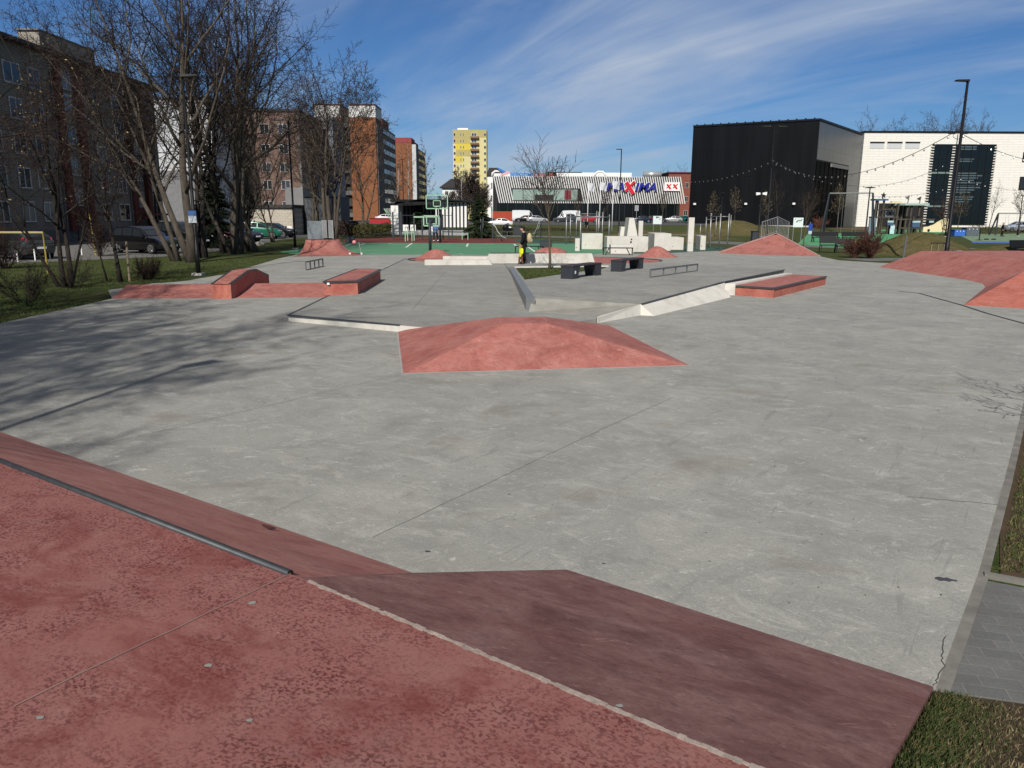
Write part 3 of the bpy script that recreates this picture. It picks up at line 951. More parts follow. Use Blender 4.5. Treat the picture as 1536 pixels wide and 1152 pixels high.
def block_bench(a, b, label, w=.45):
    L = (b - a).length
    ang = math.atan2(b.y - a.y, b.x - a.x)
    t = thing('park_bench', label, 'bench', a.lerp(b, .5), ang, 'dark slab benches on the terrace')
    t.rotation_euler = (0, -math.atan2(b.z - a.z, L), ang)
    MB().box(-L / 2 - .02, L / 2 + .02, -w / 2 - .01, w / 2 + .01, .405, .455).build('seat', mat('dark_bench_boards', (0.050, 0.036, 0.034), 0.6, 0.3), t, bevel=.006)
    for s in (-1, 1):
        x0, x1, x2 = s * L / 2, s * (L / 2 - .42), s * (L / 2 - .62)
        MB().prism([V(x0, -w / 2, 0), V(x1, -w / 2, 0), V(x2, -w / 2, .405), V(x0, -w / 2, .405)], [V(x0, w / 2, 0), V(x1, w / 2, 0), V(x2, w / 2, .405), V(x0, w / 2, .405)]).build('leg', BENCHM, t, bevel=.006)
    return t


ba = block_bench(GB(850, 418.5), GB(893, 412.3), 'dark slab bench with a small white sticker beside the lawn strip')
MB().box(-.02, .06, -.236, -.226, .17, .27).build('sticker', WHITE, ba)
stk = bpy.data.objects['sticker.001']; stk.location = (-(GB(850, 418.5) - GB(893, 412.3)).length / 2 + .18, 0, 0)
block_bench(GB(924, 407.5), GB(957, 402.3), 'dark slab bench without sticker behind the grind rail, the farther of the two')

# --- low white walls and the red dish at the back
ww = thing('white_wall', 'long white concrete ledge wall behind the man and child', 'ledge', G(812, 397.5, ZA))
wa, wb = G(733, 397.5, ZA - .1), G(890, 396.5, ZA - .1)
H1 = .52
MB().prism([wa + V(-.25, 0, 0), wb + V(.1, 0, 0), wb + V(.1, .5, 0), wa + V(-.25, .5, 0)], [wa + V(0, 0, H1), wb + V(-.08, 0, H1), wb + V(-.08, .45, H1), wa + V(0, .45, H1)]).build('wall_body', PALE, ww, local=False)
MB().bar(wa + V(.05, .42, H1 + .02), wa.lerp(wb, .55) + V(0, .42, H1 + .02), .06, .05).build('coping', DSTEEL, ww, local=False)
lw = thing('low_kerb_wall', 'low pale concrete kerb wall in front of the red dish, left of the white wall', 'ledge', G(690, 401, ZA))
la, lb = G(637, 401, ZA - .1), G(737, 400.5, ZA - .1)
MB().prism([la, lb + V(.1, 0, 0), lb + V(.1, .5, 0), la + V(0, .5, 0)], [la + V(0, 0, .33), lb + V(-.1, 0, .33), lb + V(-.1, .42, .33), la + V(0, .42, .33)]).build('wall_body', PALE, lw, local=False)
dish = thing('red_dish', 'shallow red oval skate dish with a dark rim behind the white wall', 'skate dish', (1.2, 42.3, 0))
dm, rm = MB(), MB()
ring = [V(1.2 + 6.9 * cos(2 * pi * k / 48), 42.4 + 3.4 * sin(2 * pi * k / 48), 0) for k in range(48)]
inn = [V(1.2 + 5.0 * cos(2 * pi * k / 48), 42.4 + 2.2 * sin(2 * pi * k / 48), .10) for k in range(48)]
dm.add([p + V(0, 0, .004) for p in ring] + inn, [(k, (k + 1) % 48, 48 + (k + 1) % 48, 48 + k) for k in range(48)] + [tuple(range(48, 96))])
dm.build('dish_surface', RED, dish, local=False)
for k in range(-2, 27):
    rm.bar(ring[k % 48] + V(0, 0, .02), ring[(k + 1) % 48] + V(0, 0, .02), .09, .05)
rm.build('rim', DSTEEL, dish, local=False)
MB().box(-3.6, -.6, 40.2, 40.5, 0, .30).build('wall_strip', PALE, dish, local=False)


def hump_at(u, v, rx, ry, h, p, label, n=20):
    c = G(u, v); c.y += ry * .8
    t = thing('red_mound', label, 'skate mound', Z0(c), 0, None)
    mb = MB()
    rings = 8
    for j in range(rings + 1):
        d = j / rings
        z = h * (1 - d) ** p if p < 1.05 else h * (0.5 + 0.5 * cos(pi * d))
        if p < .7: z = h * math.sqrt(max(0, 1 - d * d))
        for k in range(n):
            mb.v.append((rx * d * cos(2 * pi * k / n), ry * d * sin(2 * pi * k / n), z if j < rings else -.02))
    for j in range(rings):
        for k in range(n):
            mb.f.append((j * n + k, j * n + (k + 1) % n, (j + 1) * n + (k + 1) % n, (j + 1) * n + k))
    mb.build('mound_body', RED, t, True)
    return t


hump_at(652, 389, 1.35, 1.3, .52, 2, 'small pointed red concrete mound on the left, below the low basketball backboard')
hump_at(827, 384, 1.1, 1.0, .48, .5, 'small rounded red concrete dome rising behind the middle of the white wall')
hump_at(990, 386.5, 1.35, 1.2, .62, 2, 'small red concrete cone mound in front of the parkour blocks')

# --- quarter pipe at the back left
x0, x1, yq = G(440, 385).x, G(505, 385).x, 45.6
qp = thing('quarter_pipe', 'curved red quarter pipe with a fenced deck at the back left of the park', 'quarter pipe', (x0, yq, 0))
HQ, NQ = 0.88, 10
pl, prr = [], []
xr_top, xr_bot = W(504, 361, 47.4).x, G(536, 383.5).x
for i in range(NQ + 1):
    s = i / NQ
    y = yq - .8 + 2.6 * s
    z = HQ * (1 - math.sqrt(max(0, 1 - s ** 2 * .92))) / (1 - math.sqrt(1 - .92))
    pl.append(V(x0 - .05 + .1 * s, y, z)); prr.append(V(xr_bot + (xr_top - xr_bot) * s ** .8, y + .9 * (1 - s), z))
mq = MB()
mq.v += [tuple(p) for p in pl + prr]
mq.f += [(i, i + 1, NQ + 1 + i + 1, NQ + 1 + i) for i in range(NQ)]
# right flank and left flank
flank = [V(xr_bot + (xr_top - xr_bot) * (i / NQ) ** .8 + .02, yq + 3.6, 0) for i in range(NQ + 1)]
o = len(mq.v)
mq.v += [tuple(V(p.x, yq + 2.9, p.z)) for p in prr]
mq.f += [(NQ + 1 + i, NQ + 1 + i + 1, o + i + 1, o + i) for i in range(NQ)]
o2 = len(mq.v)
mq.v += [tuple(V(p.x, p.y, -.02)) for p in pl]
mq.f += [(i + 1, i, o2 + i, o2 + i + 1) for i in range(NQ)]
mq.build('curved_face', RED, qp, True, local=False)
dk = V(x0 + .05, yq + 1.8, HQ)
MB().box(x0 + .05, xr_top, yq + 1.8, yq + 3.3, -.02, HQ).build('deck', RED, qp, local=False)
MB().bar(V(x0, yq + 1.8, HQ + .005), V(xr_top, yq + 1.8, HQ + .005), .05, .04).build('coping', DSTEEL, qp, local=False)


def fence_panel(mb, a, b, z0, h, n, rail=.045, pick=.018):
    for zz in (z0 + .12, z0 + h):
        mb.bar(a + V(0, 0, zz), b + V(0, 0, zz), rail)
    for i in range(n + 1):
        p = a.lerp(b, i / n)
        mb.bar(p + V(0, 0, z0 + .1), p + V(0, 0, z0 + h), pick)
    for p in (a, b):
        mb.bar(p + V(0, 0, z0 - .1), p + V(0, 0, z0 + h + .03), .06)


fa, fb, fe = V(xr_top - .25, yq + 2.2, HQ), V(x0 + 1.0, yq + 2.2, HQ), V(x0 + .2, yq + 2.9, HQ)
f = MB(); fence_panel(f, V(fb.x, fb.y, 0), V((fa.x + fb.x) / 2, fa.y, 0), HQ, 1.12, 12); fence_panel(f, V((fa.x + fb.x) / 2, fa.y, 0), V(fa.x, fa.y, 0), HQ, 1.12, 12)
f.build('railing', STEEL, qp, local=False)
MB().slab([V(x0 + .1, yq + 2.1, HQ + 1.1), V(x0 + .95, yq + 2.2, HQ + 1.1), V(x0 + .95, yq + 2.24, HQ + 1.1), V(x0 + .1, yq + 2.14, HQ + 1.1)], 1.1).build('sheet_guard', mat('corrugated_grey_sheet', (0.22, 0.25, 0.27), 0.5, 0.4, 0.4, 0.35, 9), qp, local=False)

# --- corner pyramid with railings at the back right
m1, m2 = G(1077, 379.5), G(1231, 384.5)
ap = W(1165, 350, 52.4)
cr = thing('corner_ramp', 'steep red corner ramp with a galvanised railing on its peak, right of the parkour blocks', 'skate ramp', Z0(ap))
fm = (m1 + m2) / 2 + V(-.2, -.6, 0)
mb = MB()
nn = 12
for j in range(nn + 1):                                # concave front: from the foot line up to the two descending crests
    s = j / nn
    base = m1.lerp(m2, s) + V(-.25, -.7, 0) * (4 * s * (1 - s))
    crest = m1.lerp(ap, min(1, s * 2 / 1.13)) if s < .565 else ap.lerp(m2, (s - .565) / .435)
    for i in range(7):
        q = i / 6
        p = base.lerp(V(crest.x, crest.y, 0), q)
        mb.v.append((p.x, p.y, crest.z * q ** 1.35))
mb.f += [(j * 7 + i, (j + 1) * 7 + i, (j + 1) * 7 + i + 1, j * 7 + i + 1) for j in range(nn) for i in range(6)]
mb.build('ramp_face', RED, cr, True, local=False)
bk1, bk2 = m1 + V(.8, .8, 0), m2 + V(1.0, 1.2, 0)
apb = V(ap.x + .9, ap.y + 2.6, ap.z)
MB().add([m1, ap, m2, bk2 + V(0, 2, 0), V(apb.x, apb.y, 0), bk1 + V(0, 2, 0), apb], [(0, 1, 6, 5), (1, 2, 3, 6), (5, 6, 4), (4, 6, 3)]).build('backing', RED, cr, local=False)
f = MB()
r1, r2 = ap.lerp(m1, .27), ap.lerp(m2, .27)
for a, b in ((ap, r1), (ap, r2)):
    a, b = a + V(.05, .15, 0), b + V(.05, .15, 0)
    tp_ = V(0, 0, 1.08)
    f.tube([a, a + tp_, b + tp_, b], .028, 8)
    f.bar(a + V(0, 0, .12), b + V(0, 0, .12), .03)
    for i in range(1, 9):
        p = a.lerp(b, i / 9)
        f.bar(p + V(0, 0, .1), p + tp_, .016)
f.build('railing', STEEL, cr, local=False)
for a, b in ((m1, ap), (ap, m2)):
    MB().bar(a + V(0, .03, .01), b + V(0, .03, .01), .05, .03).build('coping', mat('pale_coping', (0.45, 0.40, 0.37)), cr, local=False)

# --- L-shaped bank at the right
zr = .80
A_ = G(1319, 400.5)
bk0 = V(19.7, 37.6, zr)
D_, E_, F_ = G(1450, 420), G(1474, 425.5), G(1445, 457.5)
E2 = G(1478, 431)
RC = V(19.9, 27.6, zr)
H_ = W(1536, 408, 23.9); H_.z = zr
H2 = H_ + (H_ - F_) * 1.4; H2.z = zr
G2 = V(17.2, 18.6, 0)
rbk = thing('bank_ramp', 'long L-shaped red bank with a curved inner corner along the right edge of the park', 'skate bank', Z0(RC))
MB().add([A_, D_, E_, E2, F_, bk0, RC, H_, H2, V(25, 38.5, zr), V(27, 30, zr), V(21.3, 41.0, 0), V(26, 41.5, 0)],
         [(0, 1, 6, 5), (1, 2, 6), (2, 3, 6), (3, 4, 7, 6), (5, 6, 7, 8, 10, 9), (0, 5, 11), (5, 9, 12, 11)]).build('bank_face', RED, rbk, local=False)
MB().add([F_, G2, V(28, 24, 0), H_, H2, V(27, 30, zr)], [(0, 1, 3), (1, 2, 5, 4, 3)]).build('front_face', REDFACE, rbk, local=False)

# ================================================================== BUILDINGS
WCACHE = {}
WFRAME = plain('white_window_frame', (0.46, 0.46, 0.45), 0.6)


def window(parent, p, w, h, face='-Y', frame=WFRAME, glass=GLASS, fw=.07, mull=1, name='window'):
    """one window centred at p (in the parent's space) in a wall facing -Y or +X"""
    key = (round(w, 2), round(h, 2), face, frame.name, glass.name, mull)
    if key not in WCACHE:
        f, g = MB(), MB()

        def bx(m, x0, x1, d0, d1, z0, z1):
            if face == '-Y': m.box(x0, x1, -d1, -d0, z0, z1)
            else: m.box(d0, d1, x0, x1, z0, z1)
        bx(f, -w / 2, w / 2, .0, .06, h / 2 - fw, h / 2); bx(f, -w / 2, w / 2, .0, .10, -h / 2, -h / 2 + fw)
        bx(f, -w / 2, -w / 2 + fw, .0, .055, -h / 2 + fw, h / 2 - fw); bx(f, w / 2 - fw, w / 2, .0, .055, -h / 2 + fw, h / 2 - fw)
        for i in range(mull):
            x = -w / 2 + w * (i + 1) / (mull + 1)
            bx(f, x - fw / 2, x + fw / 2, .0, .05, -h / 2 + fw, h / 2 - fw)
        bx(g, -w / 2 + .01, w / 2 - .01, .005, .025, -h / 2 + .01, h / 2 - .01)
        WCACHE[key] = (f.mesh('window', frame), g.mesh('pane', glass))
    fm, gm = WCACHE[key]
    o = bpy.data.objects.new(name, fm); COL.objects.link(o); o.parent = parent; o.location = p
    q = bpy.data.objects.new('pane', gm); COL.objects.link(q); q.parent = o
    return o


rb = random.Random(11)
CURT = m_glass('curtained_glass', (0.10, 0.10, 0.10), 0.15)
# --- left: five-storey grey brick block, facade facing +X
LX, LY1, LY0, LH = -37.0, 83.5, 34.0, 14.62
GB_ = m_brick('grey_silicate_brick', (0.235, 0.212, 0.18), (0.19, 0.172, 0.148), (0.075, 0.07, 0.062), 'YZ', (0.5, 0.16))
apt = thing('apartment_block', 'long grey brick five-storey apartment block with dark red pilasters behind the lawn', 'building', (LX, LY1, 0))
MB().box(-13, 0, LY0 - LY1, 0, 1.0, LH).build('wall', GB_, apt)
MB().box(-12.95, .06, LY0 - LY1 - .05, .05, -.1, 1.0).build('plinth', mat('grey_plinth', (0.12, 0.12, 0.12)), apt)
roof = MB().box(-13.6, .75, LY0 - LY1 - .6, .6, LH + .002, LH + .28).build('roof', mat('dark_roof_edge', (0.05, 0.047, 0.045)), apt)
for y, w, h in ((-13.0, 8.4, 1.75), (-25.6, 6.6, 2.4), (-43, 6, 2.4)):
    MB().box(-2.8, -1.1, y - w / 2, y + w / 2, LH + .28, LH + .28 + h).build('chimney', m_brick('pale_chimney_brick', (0.36, 0.33, 0.28), (0.30, 0.27, 0.23), (0.18, 0.17, 0.15), 'XZ', (0.4, 0.14)), roof)
    MB().box(-2.9, -1.0, y - w / 2 - .15, y + w / 2 + .15, LH + .28 + h + .003, LH + .4 + h).build('chimney_cap', mat('chimney_cap_grey', (0.2, 0.19, 0.18)), roof)
RB = m_brick('dark_red_brick', (0.17, 0.045, 0.03), (0.13, 0.036, 0.026), (0.07, 0.05, 0.045), 'YZ', (0.5, 0.16))
rows = [2.45 + 2.5 * i for i in range(5)]
for yc in (-4.9, -11.2 - 5, -33.0, -44):
    for s in (-1, 1):
        MB().box(.003, .35, yc + s * 1.5 - .42, yc + s * 1.5 + .42, .9, LH).build('pilaster', RB, apt)
    MB().box(.003, .28, yc - 1.07, yc + 1.07, 1.9, 2.9).build('spandrel', RB, apt)
    for z in rows:
        window(apt, V(.02, yc, z + 1.25 if z < 12 else z + .6), 1.3, 1.5, '+X', WFRAME, rb.choice((GLASS2, CURT)))
    d = MB().box(.01, .12, yc - .75, yc + .75, -.02, 1.85).build('entrance_door', plain('dark_door', (0.02, 0.018, 0.017)), apt)
    MB().box(.003, 1.9, yc - 1.6, yc + 1.6, 2.15, 2.35).build('door_canopy', RB, apt)
for z in rows:
    for y in (-1.7, -8.4, -11.6, -20.6, -23.3, -26.4, -29.5, -37, -40):
        window(apt, V(.02, y, z), rb.choice((1.5, 1.5, 2.0)), 1.55, '+X', WFRAME, rb.choice((GLASS, GLASS, GLASS, GLASS2, CURT)), .09)
MB().tube([V(.12, -7.0, 1), V(.12, -7.0, LH)], .06, 6).build('downpipe', mat('zinc_pipe', (0.2, 0.2, 0.2)), apt)
MB().tube([V(.12, -18.4, 1), V(.12, -18.4, LH)], .06, 6).build('downpipe', MATS['zinc_pipe'], apt)

# --- pale block glimpsed behind the trees
pb = W(265, 325, 118)
pale = thing('apartment_block', 'pale plastered block glimpsed between tree trunks past the grey brick block', 'building', (pb.x, 118, 0))
MB().box(-9, 6.2, 0, 12, -.1, 18.5).build('wall', mat('pale_plaster', (0.55, 0.56, 0.58), 0.9, 0.2, 0, 0.15, .5), pale)
MB().box(-9.2, 6.4, -.2, 12.2, 18.502, 18.8).build('roof', mat('dark_roof_edge', (0.05, 0.05, 0.05)), pale)
MB().box(-9.1, 6.3, -.1, -.003, -.1, 8.5).build('lower_wall', mat('grey_plaster', (0.20, 0.20, 0.205)), pale)

# --- pinkish brown brick block
pk = thing('apartment_block', 'dull pinkish-brown brick block with few windows behind the garage', 'building', (W(340, 320, 132).x, 132, 0))
PKX = W(453, 320, 132).x - W(340, 320, 132).x
MB().box(0, PKX, 0, 16, -.1, 18.6).build('wall', m_brick('brown_pink_brick', (0.205, 0.128, 0.104), (0.17, 0.108, 0.09), (0.15, 0.115, 0.10), 'XZ', (0.6, 0.2), .5), pk)
MB().box(PKX + .003, PKX + .35, -.1, 16, -.1, 18.5).build('side_wall', mat('grey_panel', (0.22, 0.215, 0.22), 0.9, 0.2, 0, 0.2, .4), pk)
MB().box(PKX - 2.6, PKX + .3, -.12, -.003, 0, 6.6).build('grey_extension', MATS['grey_panel'], pk)
MB().box(-.2, PKX + .4, -.25, 16.2, 18.602, 18.9).build('roof', MATS['dark_roof_edge'], pk)
for z in (3.6, 7.0, 9.8, 12.7, 15.9):
    for x in (3.3, 7.2, 10.2):
        window(pk, V(x, -.01, z), 1.5, 1.5, '-Y', WFRAME, rb.choice((GLASS, GLASS2)))
pkb = thing('apartment_block', 'grey and blue-grey panel block squeezed between the brown block and the orange tower', 'building', (W(458, 320, 150).x, 150, 0))
MB().box(0, 1.6, 0, 9, -.1, 20.4).build('wall', mat('purple_grey_panel', (0.16, 0.13, 0.13)), pkb)
MB().box(1.603, 6.0, -.4, 9, -.1, 19.9).build('blue_grey_wall', mat('blue_grey_panel', (0.20, 0.22, 0.26)), pkb)

# --- garage
gx0, gx1 = W(357, 350, 88).x, W(441, 350, 88).x
gar = thing('garage', 'flat-roofed pale beige garage behind the green car', 'building', (gx0, 88, 0))
MB().box(0, gx1 - gx0, 0, 7, -.05, 3.0).build('wall', m_brick('beige_block', (0.50, 0.46, 0.38), (0.44, 0.40, 0.33), (0.35, 0.32, 0.27), 'XZ', (0.6, 0.3), .5), gar)
MB().box(-.2, gx1 - gx0 + .2, -.25, 7.2, 3.003, 3.35).build('roof', mat('dark_roof_edge', (0.05, 0.05, 0.05)), gar)
MB().box(gx1 - gx0 - 1.4, gx1 - gx0 - .2, -.03, -.003, 0, 1.0).build('white_panel', WHITE, gar)
shed = thing('shed', 'dark grey shed between the garage and the quarter pipe', 'building', (gx1 + .3, 92, 0))
MB().box(0, 4.2, 0, 5, -.05, 4.2).build('wall', mat('dark_grey_sheet', (0.085, 0.09, 0.10)), shed)
MB().box(-.1, 4.3, -.1, 5.1, 4.203, 4.35).build('roof', BLACK, shed)

# --- orange brick towers


def brick_tower(name, label, xs, D, yroof, ypar, side_u, floors, parapet, pm, seed):
    """front split by a dark recess, grey side wall with loggia bands facing +X"""
    r = random.Random(seed)
    X = [W(u, 330, D).x for u in xs]
    z = W(xs[-1], yroof, D).z
    zp = W(xs[-1], ypar, D).z
    t = thing(name, label, 'building', (X[0], D, 0))
    OB = m_brick('orange_brick', (0.26, 0.098, 0.042), (0.21, 0.08, 0.037), (0.18, 0.10, 0.06), 'XZ', (0.8, 0.25), .35)
    L = [x - X[0] for x in X]
    if len(L) == 4:
        MB().box(0, L[1], 0, 9, -.1, z).build('wall', OB, t)
        MB().box(L[1] + .003, L[2] - .003, 2.5, 9, -.1, zp - .8).build('recess_wall', mat('dark_loggia', (0.055, 0.05, 0.045)), t)
        for k in range(floors):
            zz = 1.5 + k * (z - 1) / floors
            MB().box(L[1] + .1, L[2] - .1, 1.6, 2.45, zz, zz + 1.0).build('balcony', MATS['dark_loggia'] if k % 2 else mat('grey_balcony', (0.15, 0.14, 0.13)), t)
        MB().box(L[2], L[3], 0, 9, -.1, z).build('wall', OB, t)
        MB().box(-.05, L[1] + .05, -.06, 9, z + .003, zp).build('parapet', pm, t)
        MB().box(L[2] - .05, L[3] + .05, -.06, 9, z + .003, zp).build('parapet', pm, t)
        MB().box(-.1, L[1] + .1, -.12, 9, zp + .003, zp + .35).build('parapet_cap', mat('maroon_flashing', (0.10, 0.03, 0.03)), t)
        MB().box(L[2] - .1, L[3] + .1, -.12, 9, zp + .003, zp + .35).build('parapet_cap', MATS['maroon_flashing'], t)
        e = L[3]
    else:
        MB().box(0, L[1], 0, 9, -.1, z).build('wall', OB, t)
        MB().box(-.05, L[1] + .05, -.06, 9, z + .003, zp).build('parapet', pm, t)
        e = L[1]
    sl_ = abs(X[-1]) * 1182 / (768 - side_u) - D
    dep = max(8, sl_)
    GS = mat('side_grey_panel', (0.15, 0.142, 0.138), 0.9, 0.2, 0, 0.2, .3)
    if len(L) == 4:
        MB().box(e - 6, e + .25, 9.003 if False else .6, dep, -.1, z - 1.2).build('side_wall', GS, t)
    else:
        MB().box(e + .003, e + 1.4, .5, 1.6, -.1, z - .5).build('white_strip', mat('pale_panel_strip', (0.55, 0.56, 0.57)), t)
        MB().box(e - 6, e + 1.2, 1.603, dep, -.1, z - 1.2).build('side_wall', GS, t)
    ex = e + (.255 if len(L) == 4 else 1.205)
    fh = (z - 3) / floors
    for k in range(floors):
        zz = 2.2 + k * fh
        n = 4
        y0 = dep * .30
        for i in range(n):
            yy = y0 + (dep - y0 - .6) * (i + .5) / n
            window(t, V(ex, yy, zz + fh * .42), (dep - y0) / n * .92, fh * .52, '+X', mat('grey_frame', (0.16, 0.16, 0.16)), r.choice((GLASS, GLASS, GLASS, CURT, CURT, GLASS2, m_glass('pale_blind_glass', (0.22, 0.215, 0.20), .3))), .08, 2, 'loggia')
    MB().box(e - 3.6, e - .6, dep * .45, dep * .8, z - 1.2, z + 1.4).build('roof_house', mat('red_brown_brick', (0.16, 0.05, 0.035)), t)
    return t


brick_tower('apartment_tower', 'tall orange brick tower with white parapets and a dark recess', (480, 517, 530, 568), 198, 176, 158.5, 593.5, 9,
            0, mat('white_parapet', (0.62, 0.62, 0.60), 0.9, 0.2, 0, 0.12, .3), 5)
brick_tower('apartment_tower', 'smaller orange brick tower with a dull red parapet and a white corner strip', (594, 619.5), 262, 214, 206.5, 633.5, 9,
            0, mat('dull_red_parapet', (0.28, 0.06, 0.06), 0.9, 0.2, 0, 0.12, .3), 6)

# --- yellow tower
yx0, yx1 = W(680.5, 320, 378).x, W(730, 320, 378).x
yt = thing('apartment_tower', 'slim yellow high-rise tower with a column of brown balconies', 'building', (yx0, 378, 0))
YW, YH = yx1 - yx0, W(700, 194.5, 378).z
YM = mat('pale_yellow_render', (0.60, 0.54, 0.27), 0.9, 0.2, 0, 0.06, .2)
YO = mat('olive_yellow_render', (0.42, 0.36, 0.15), 0.9, 0.2, 0, 0.06, .2)
YB = mat('bright_yellow_render', (0.60, 0.48, 0.075), 0.9, 0.2, 0, 0.04, .2)
MB().box(0, YW, 0, 14, -.1, YH).build('wall', YM, yt)
fh = 2.83
for k, (m, x0, x1) in enumerate(((YO, 0, 1), (YO, 0, .52), (YB, .09, .52), (YO, .09, .52), (YB, .06, .30))):
    zt_ = YH - .1 - (k * fh if k else -.1) - (.55 if k else 0)
    zb_ = YH - .65 - (k + 1) * fh
    MB().box(x0 * YW, x1 * YW, -.05 - .003 * k, -.004, zb_ + .02, zt_).build('colour_band', m, yt)
for k in range(13):
    zc_ = YH - 2.2 - k * fh
    window(yt, V(.05 * YW, -.06, zc_), 1.0, 1.3, '-Y', WFRAME, GLASS, .12, 0)
    window(yt, V(.235 * YW, -.06, zc_), .5, 1.3, '-Y', WFRAME, GLASS, .1, 0)
    window(yt, V(.315 * YW, -.06, zc_), .5, 1.3, '-Y', WFRAME, GLASS, .1, 0)
    window(yt, V(.955 * YW, -.06, zc_), 1.0, 1.3, '-Y', WFRAME, GLASS, .12, 0)
    window(yt, V(.63 * YW, -.06, zc_), 2.6, 1.7, '-Y', WFRAME, GLASS2, .25, 1)
    MB().box(.525 * YW, .78 * YW, -1.3, -.06, zc_ - fh * .62, zc_ - fh * .30).build('balcony', mat('brown_balcony', (0.22, 0.13, 0.07)), yt)
MB().box(2, 7, 3, 8, YH + .003, YH + 1.0).build('roof_house', WHITE, yt)
hs = thing('house', 'white house with dark hipped roof half hidden behind bare trees left of the yellow tower', 'building', (W(664, 320, 300).x, 300, 0))
MB().box(0, 9, 0, 9, -.1, 12).build('wall', WHITE, hs)
MB().prism([V(-1.2, -1, 12.003), V(10, -1, 12.003), V(10, 10, 12.003), V(-1.2, 10, 12.003)], [V(3, 4, 15.5), V(6, 4, 15.5), V(6, 5, 15.5), V(3, 5, 15.5)]).build('roof', mat('dark_tile_roof', (0.035, 0.032, 0.032)), hs)
for x in (1.6, 4.2, 6.8):
    window(hs, V(x, -.01, 10), 1.2, 1.6)
oldh = thing('house', 'white house with arched windows squeezed between the yellow tower and the striped store', 'building', (W(731, 320, 290).x, 290, 0))
MB().box(0, 4.5, 0, 8, -.1, 16).build('wall', WHITE, oldh)
MB().prism([V(-.3, -.5, 16.003), V(5, -.5, 16.003), V(5, 8, 16.003), V(-.3, 8, 16.003)], [V(.5, 3, 19), V(4, 3, 19), V(4, 5, 19), V(.5, 5, 19)]).build('roof', MATS['dark_tile_roof'], oldh)
for z in (4, 8, 12.5):
    window(oldh, V(2.2, -.01, z), 1.6, 2.2)

# --- striped store
SD = 200.0
sx0, sx1 = W(737, 330, SD).x, W(1026, 330, SD).x
SW = sx1 - sx0
zt_s, zb_s = W(880, 264.5, SD).z, W(880, 305, SD).z
store = thing('store', 'wide store with slanted black and white striped facade and large blue lettering', 'building', (sx0, SD, 0))
MB().box(.4, SW - 1.2, .35, 40, -.1, zt_s - .2).build('body', mat('store_black', (0.012, 0.012, 0.014), 0.6), store)
sl_m = MB()
nsl = 84
lean = .23
hgt = zt_s - zb_s
wx0, wx1 = W(768, 300, SD).x - sx0, W(867, 300, SD).x - sx0
wz0, wz1 = W(800, 301.3, SD).z, W(800, 283, SD).z
lx0_, lx1_ = W(996, 280, SD).x - sx0, W(1019, 280, SD).x - sx0
for i in range(nsl):
    xb_ = .2 + (SW - .4) * i / nsl
    wsl = .28

    def piece(za, zb2):
        xa, xc = xb_ + .0 + (hgt - (za - zb_s)) * lean - .9, xb_ + (hgt - (zb2 - zb_s)) * lean - .9
        if xa < -.1 or xc < -.1 or xa > SW: return
        sl_m.prism([V(xa, -.12, za), V(xa + wsl, -.12, za), V(xa + wsl, .1, za), V(xa, .1, za)], [V(xc, -.12, zb2), V(xc + wsl, -.12, zb2), V(xc + wsl, .1, zb2), V(xc, .1, zb2)])
    xm = xb_ + hgt * lean * .5 - .9
    if wx0 - .4 < xm < wx1 + .2:
        piece(zb_s, wz0 - .1); piece(wz1 + .1, zt_s)
    else:
        piece(zb_s, zt_s)
sl_m.build('slatted_facade', plain('white_slat', (0.58, 0.58, 0.565), 0.5, 0.3), store)
wf = window(store, V((wx0 + wx1) / 2, -.02, (wz0 + wz1) / 2), wx1 - wx0, wz1 - wz0, '-Y', mat('dark_metal_frame', (0.06, 0.07, 0.07)), m_glass('green_store_glass', (0.25, 0.33, 0.29), .15), .18, 5)
MB().box(-2.6, 2.2, -.05, -.03, -1.3, .0).build('dark_poster', plain('poster_black', (0.01, 0.01, 0.012)), wf)
MB().box(4.9, 6.6, -.05, -.03, -1.2, 1.2).build('red_poster', plain('poster_red', (0.16, 0.02, 0.03)), wf)


def text3d(name, s, size, m, parent, loc, depth=.08, shear=0.0, off=.0, face='-Y', align='LEFT', xs=1.0, space=1.0):
    cu = bpy.data.curves.new(name, 'FONT')
    cu.body = s; cu.size = size; cu.extrude = depth / 2; cu.shear = shear; cu.offset = off; cu.align_x = align; cu.space_character = space
    o = bpy.data.objects.new('tmp_text', cu); COL.objects.link(o)
    dg = bpy.context.evaluated_depsgraph_get()
    me = bpy.data.meshes.new_from_object(o.evaluated_get(dg))
    bpy.data.objects.remove(o); bpy.data.curves.remove(cu)
    me.materials.clear(); me.materials.append(m)
    R_ = Matrix.Rotation(pi / 2, 4, 'X') @ Matrix.Diagonal((xs, 1, 1, 1))
    if face == '+X': R_ = Matrix.Rotation(pi / 2, 4, 'Z') @ R_
    me.transform(R_)
    q = bpy.data.objects.new(name, me); COL.objects.link(q); q.parent = parent; q.location = loc
    return q


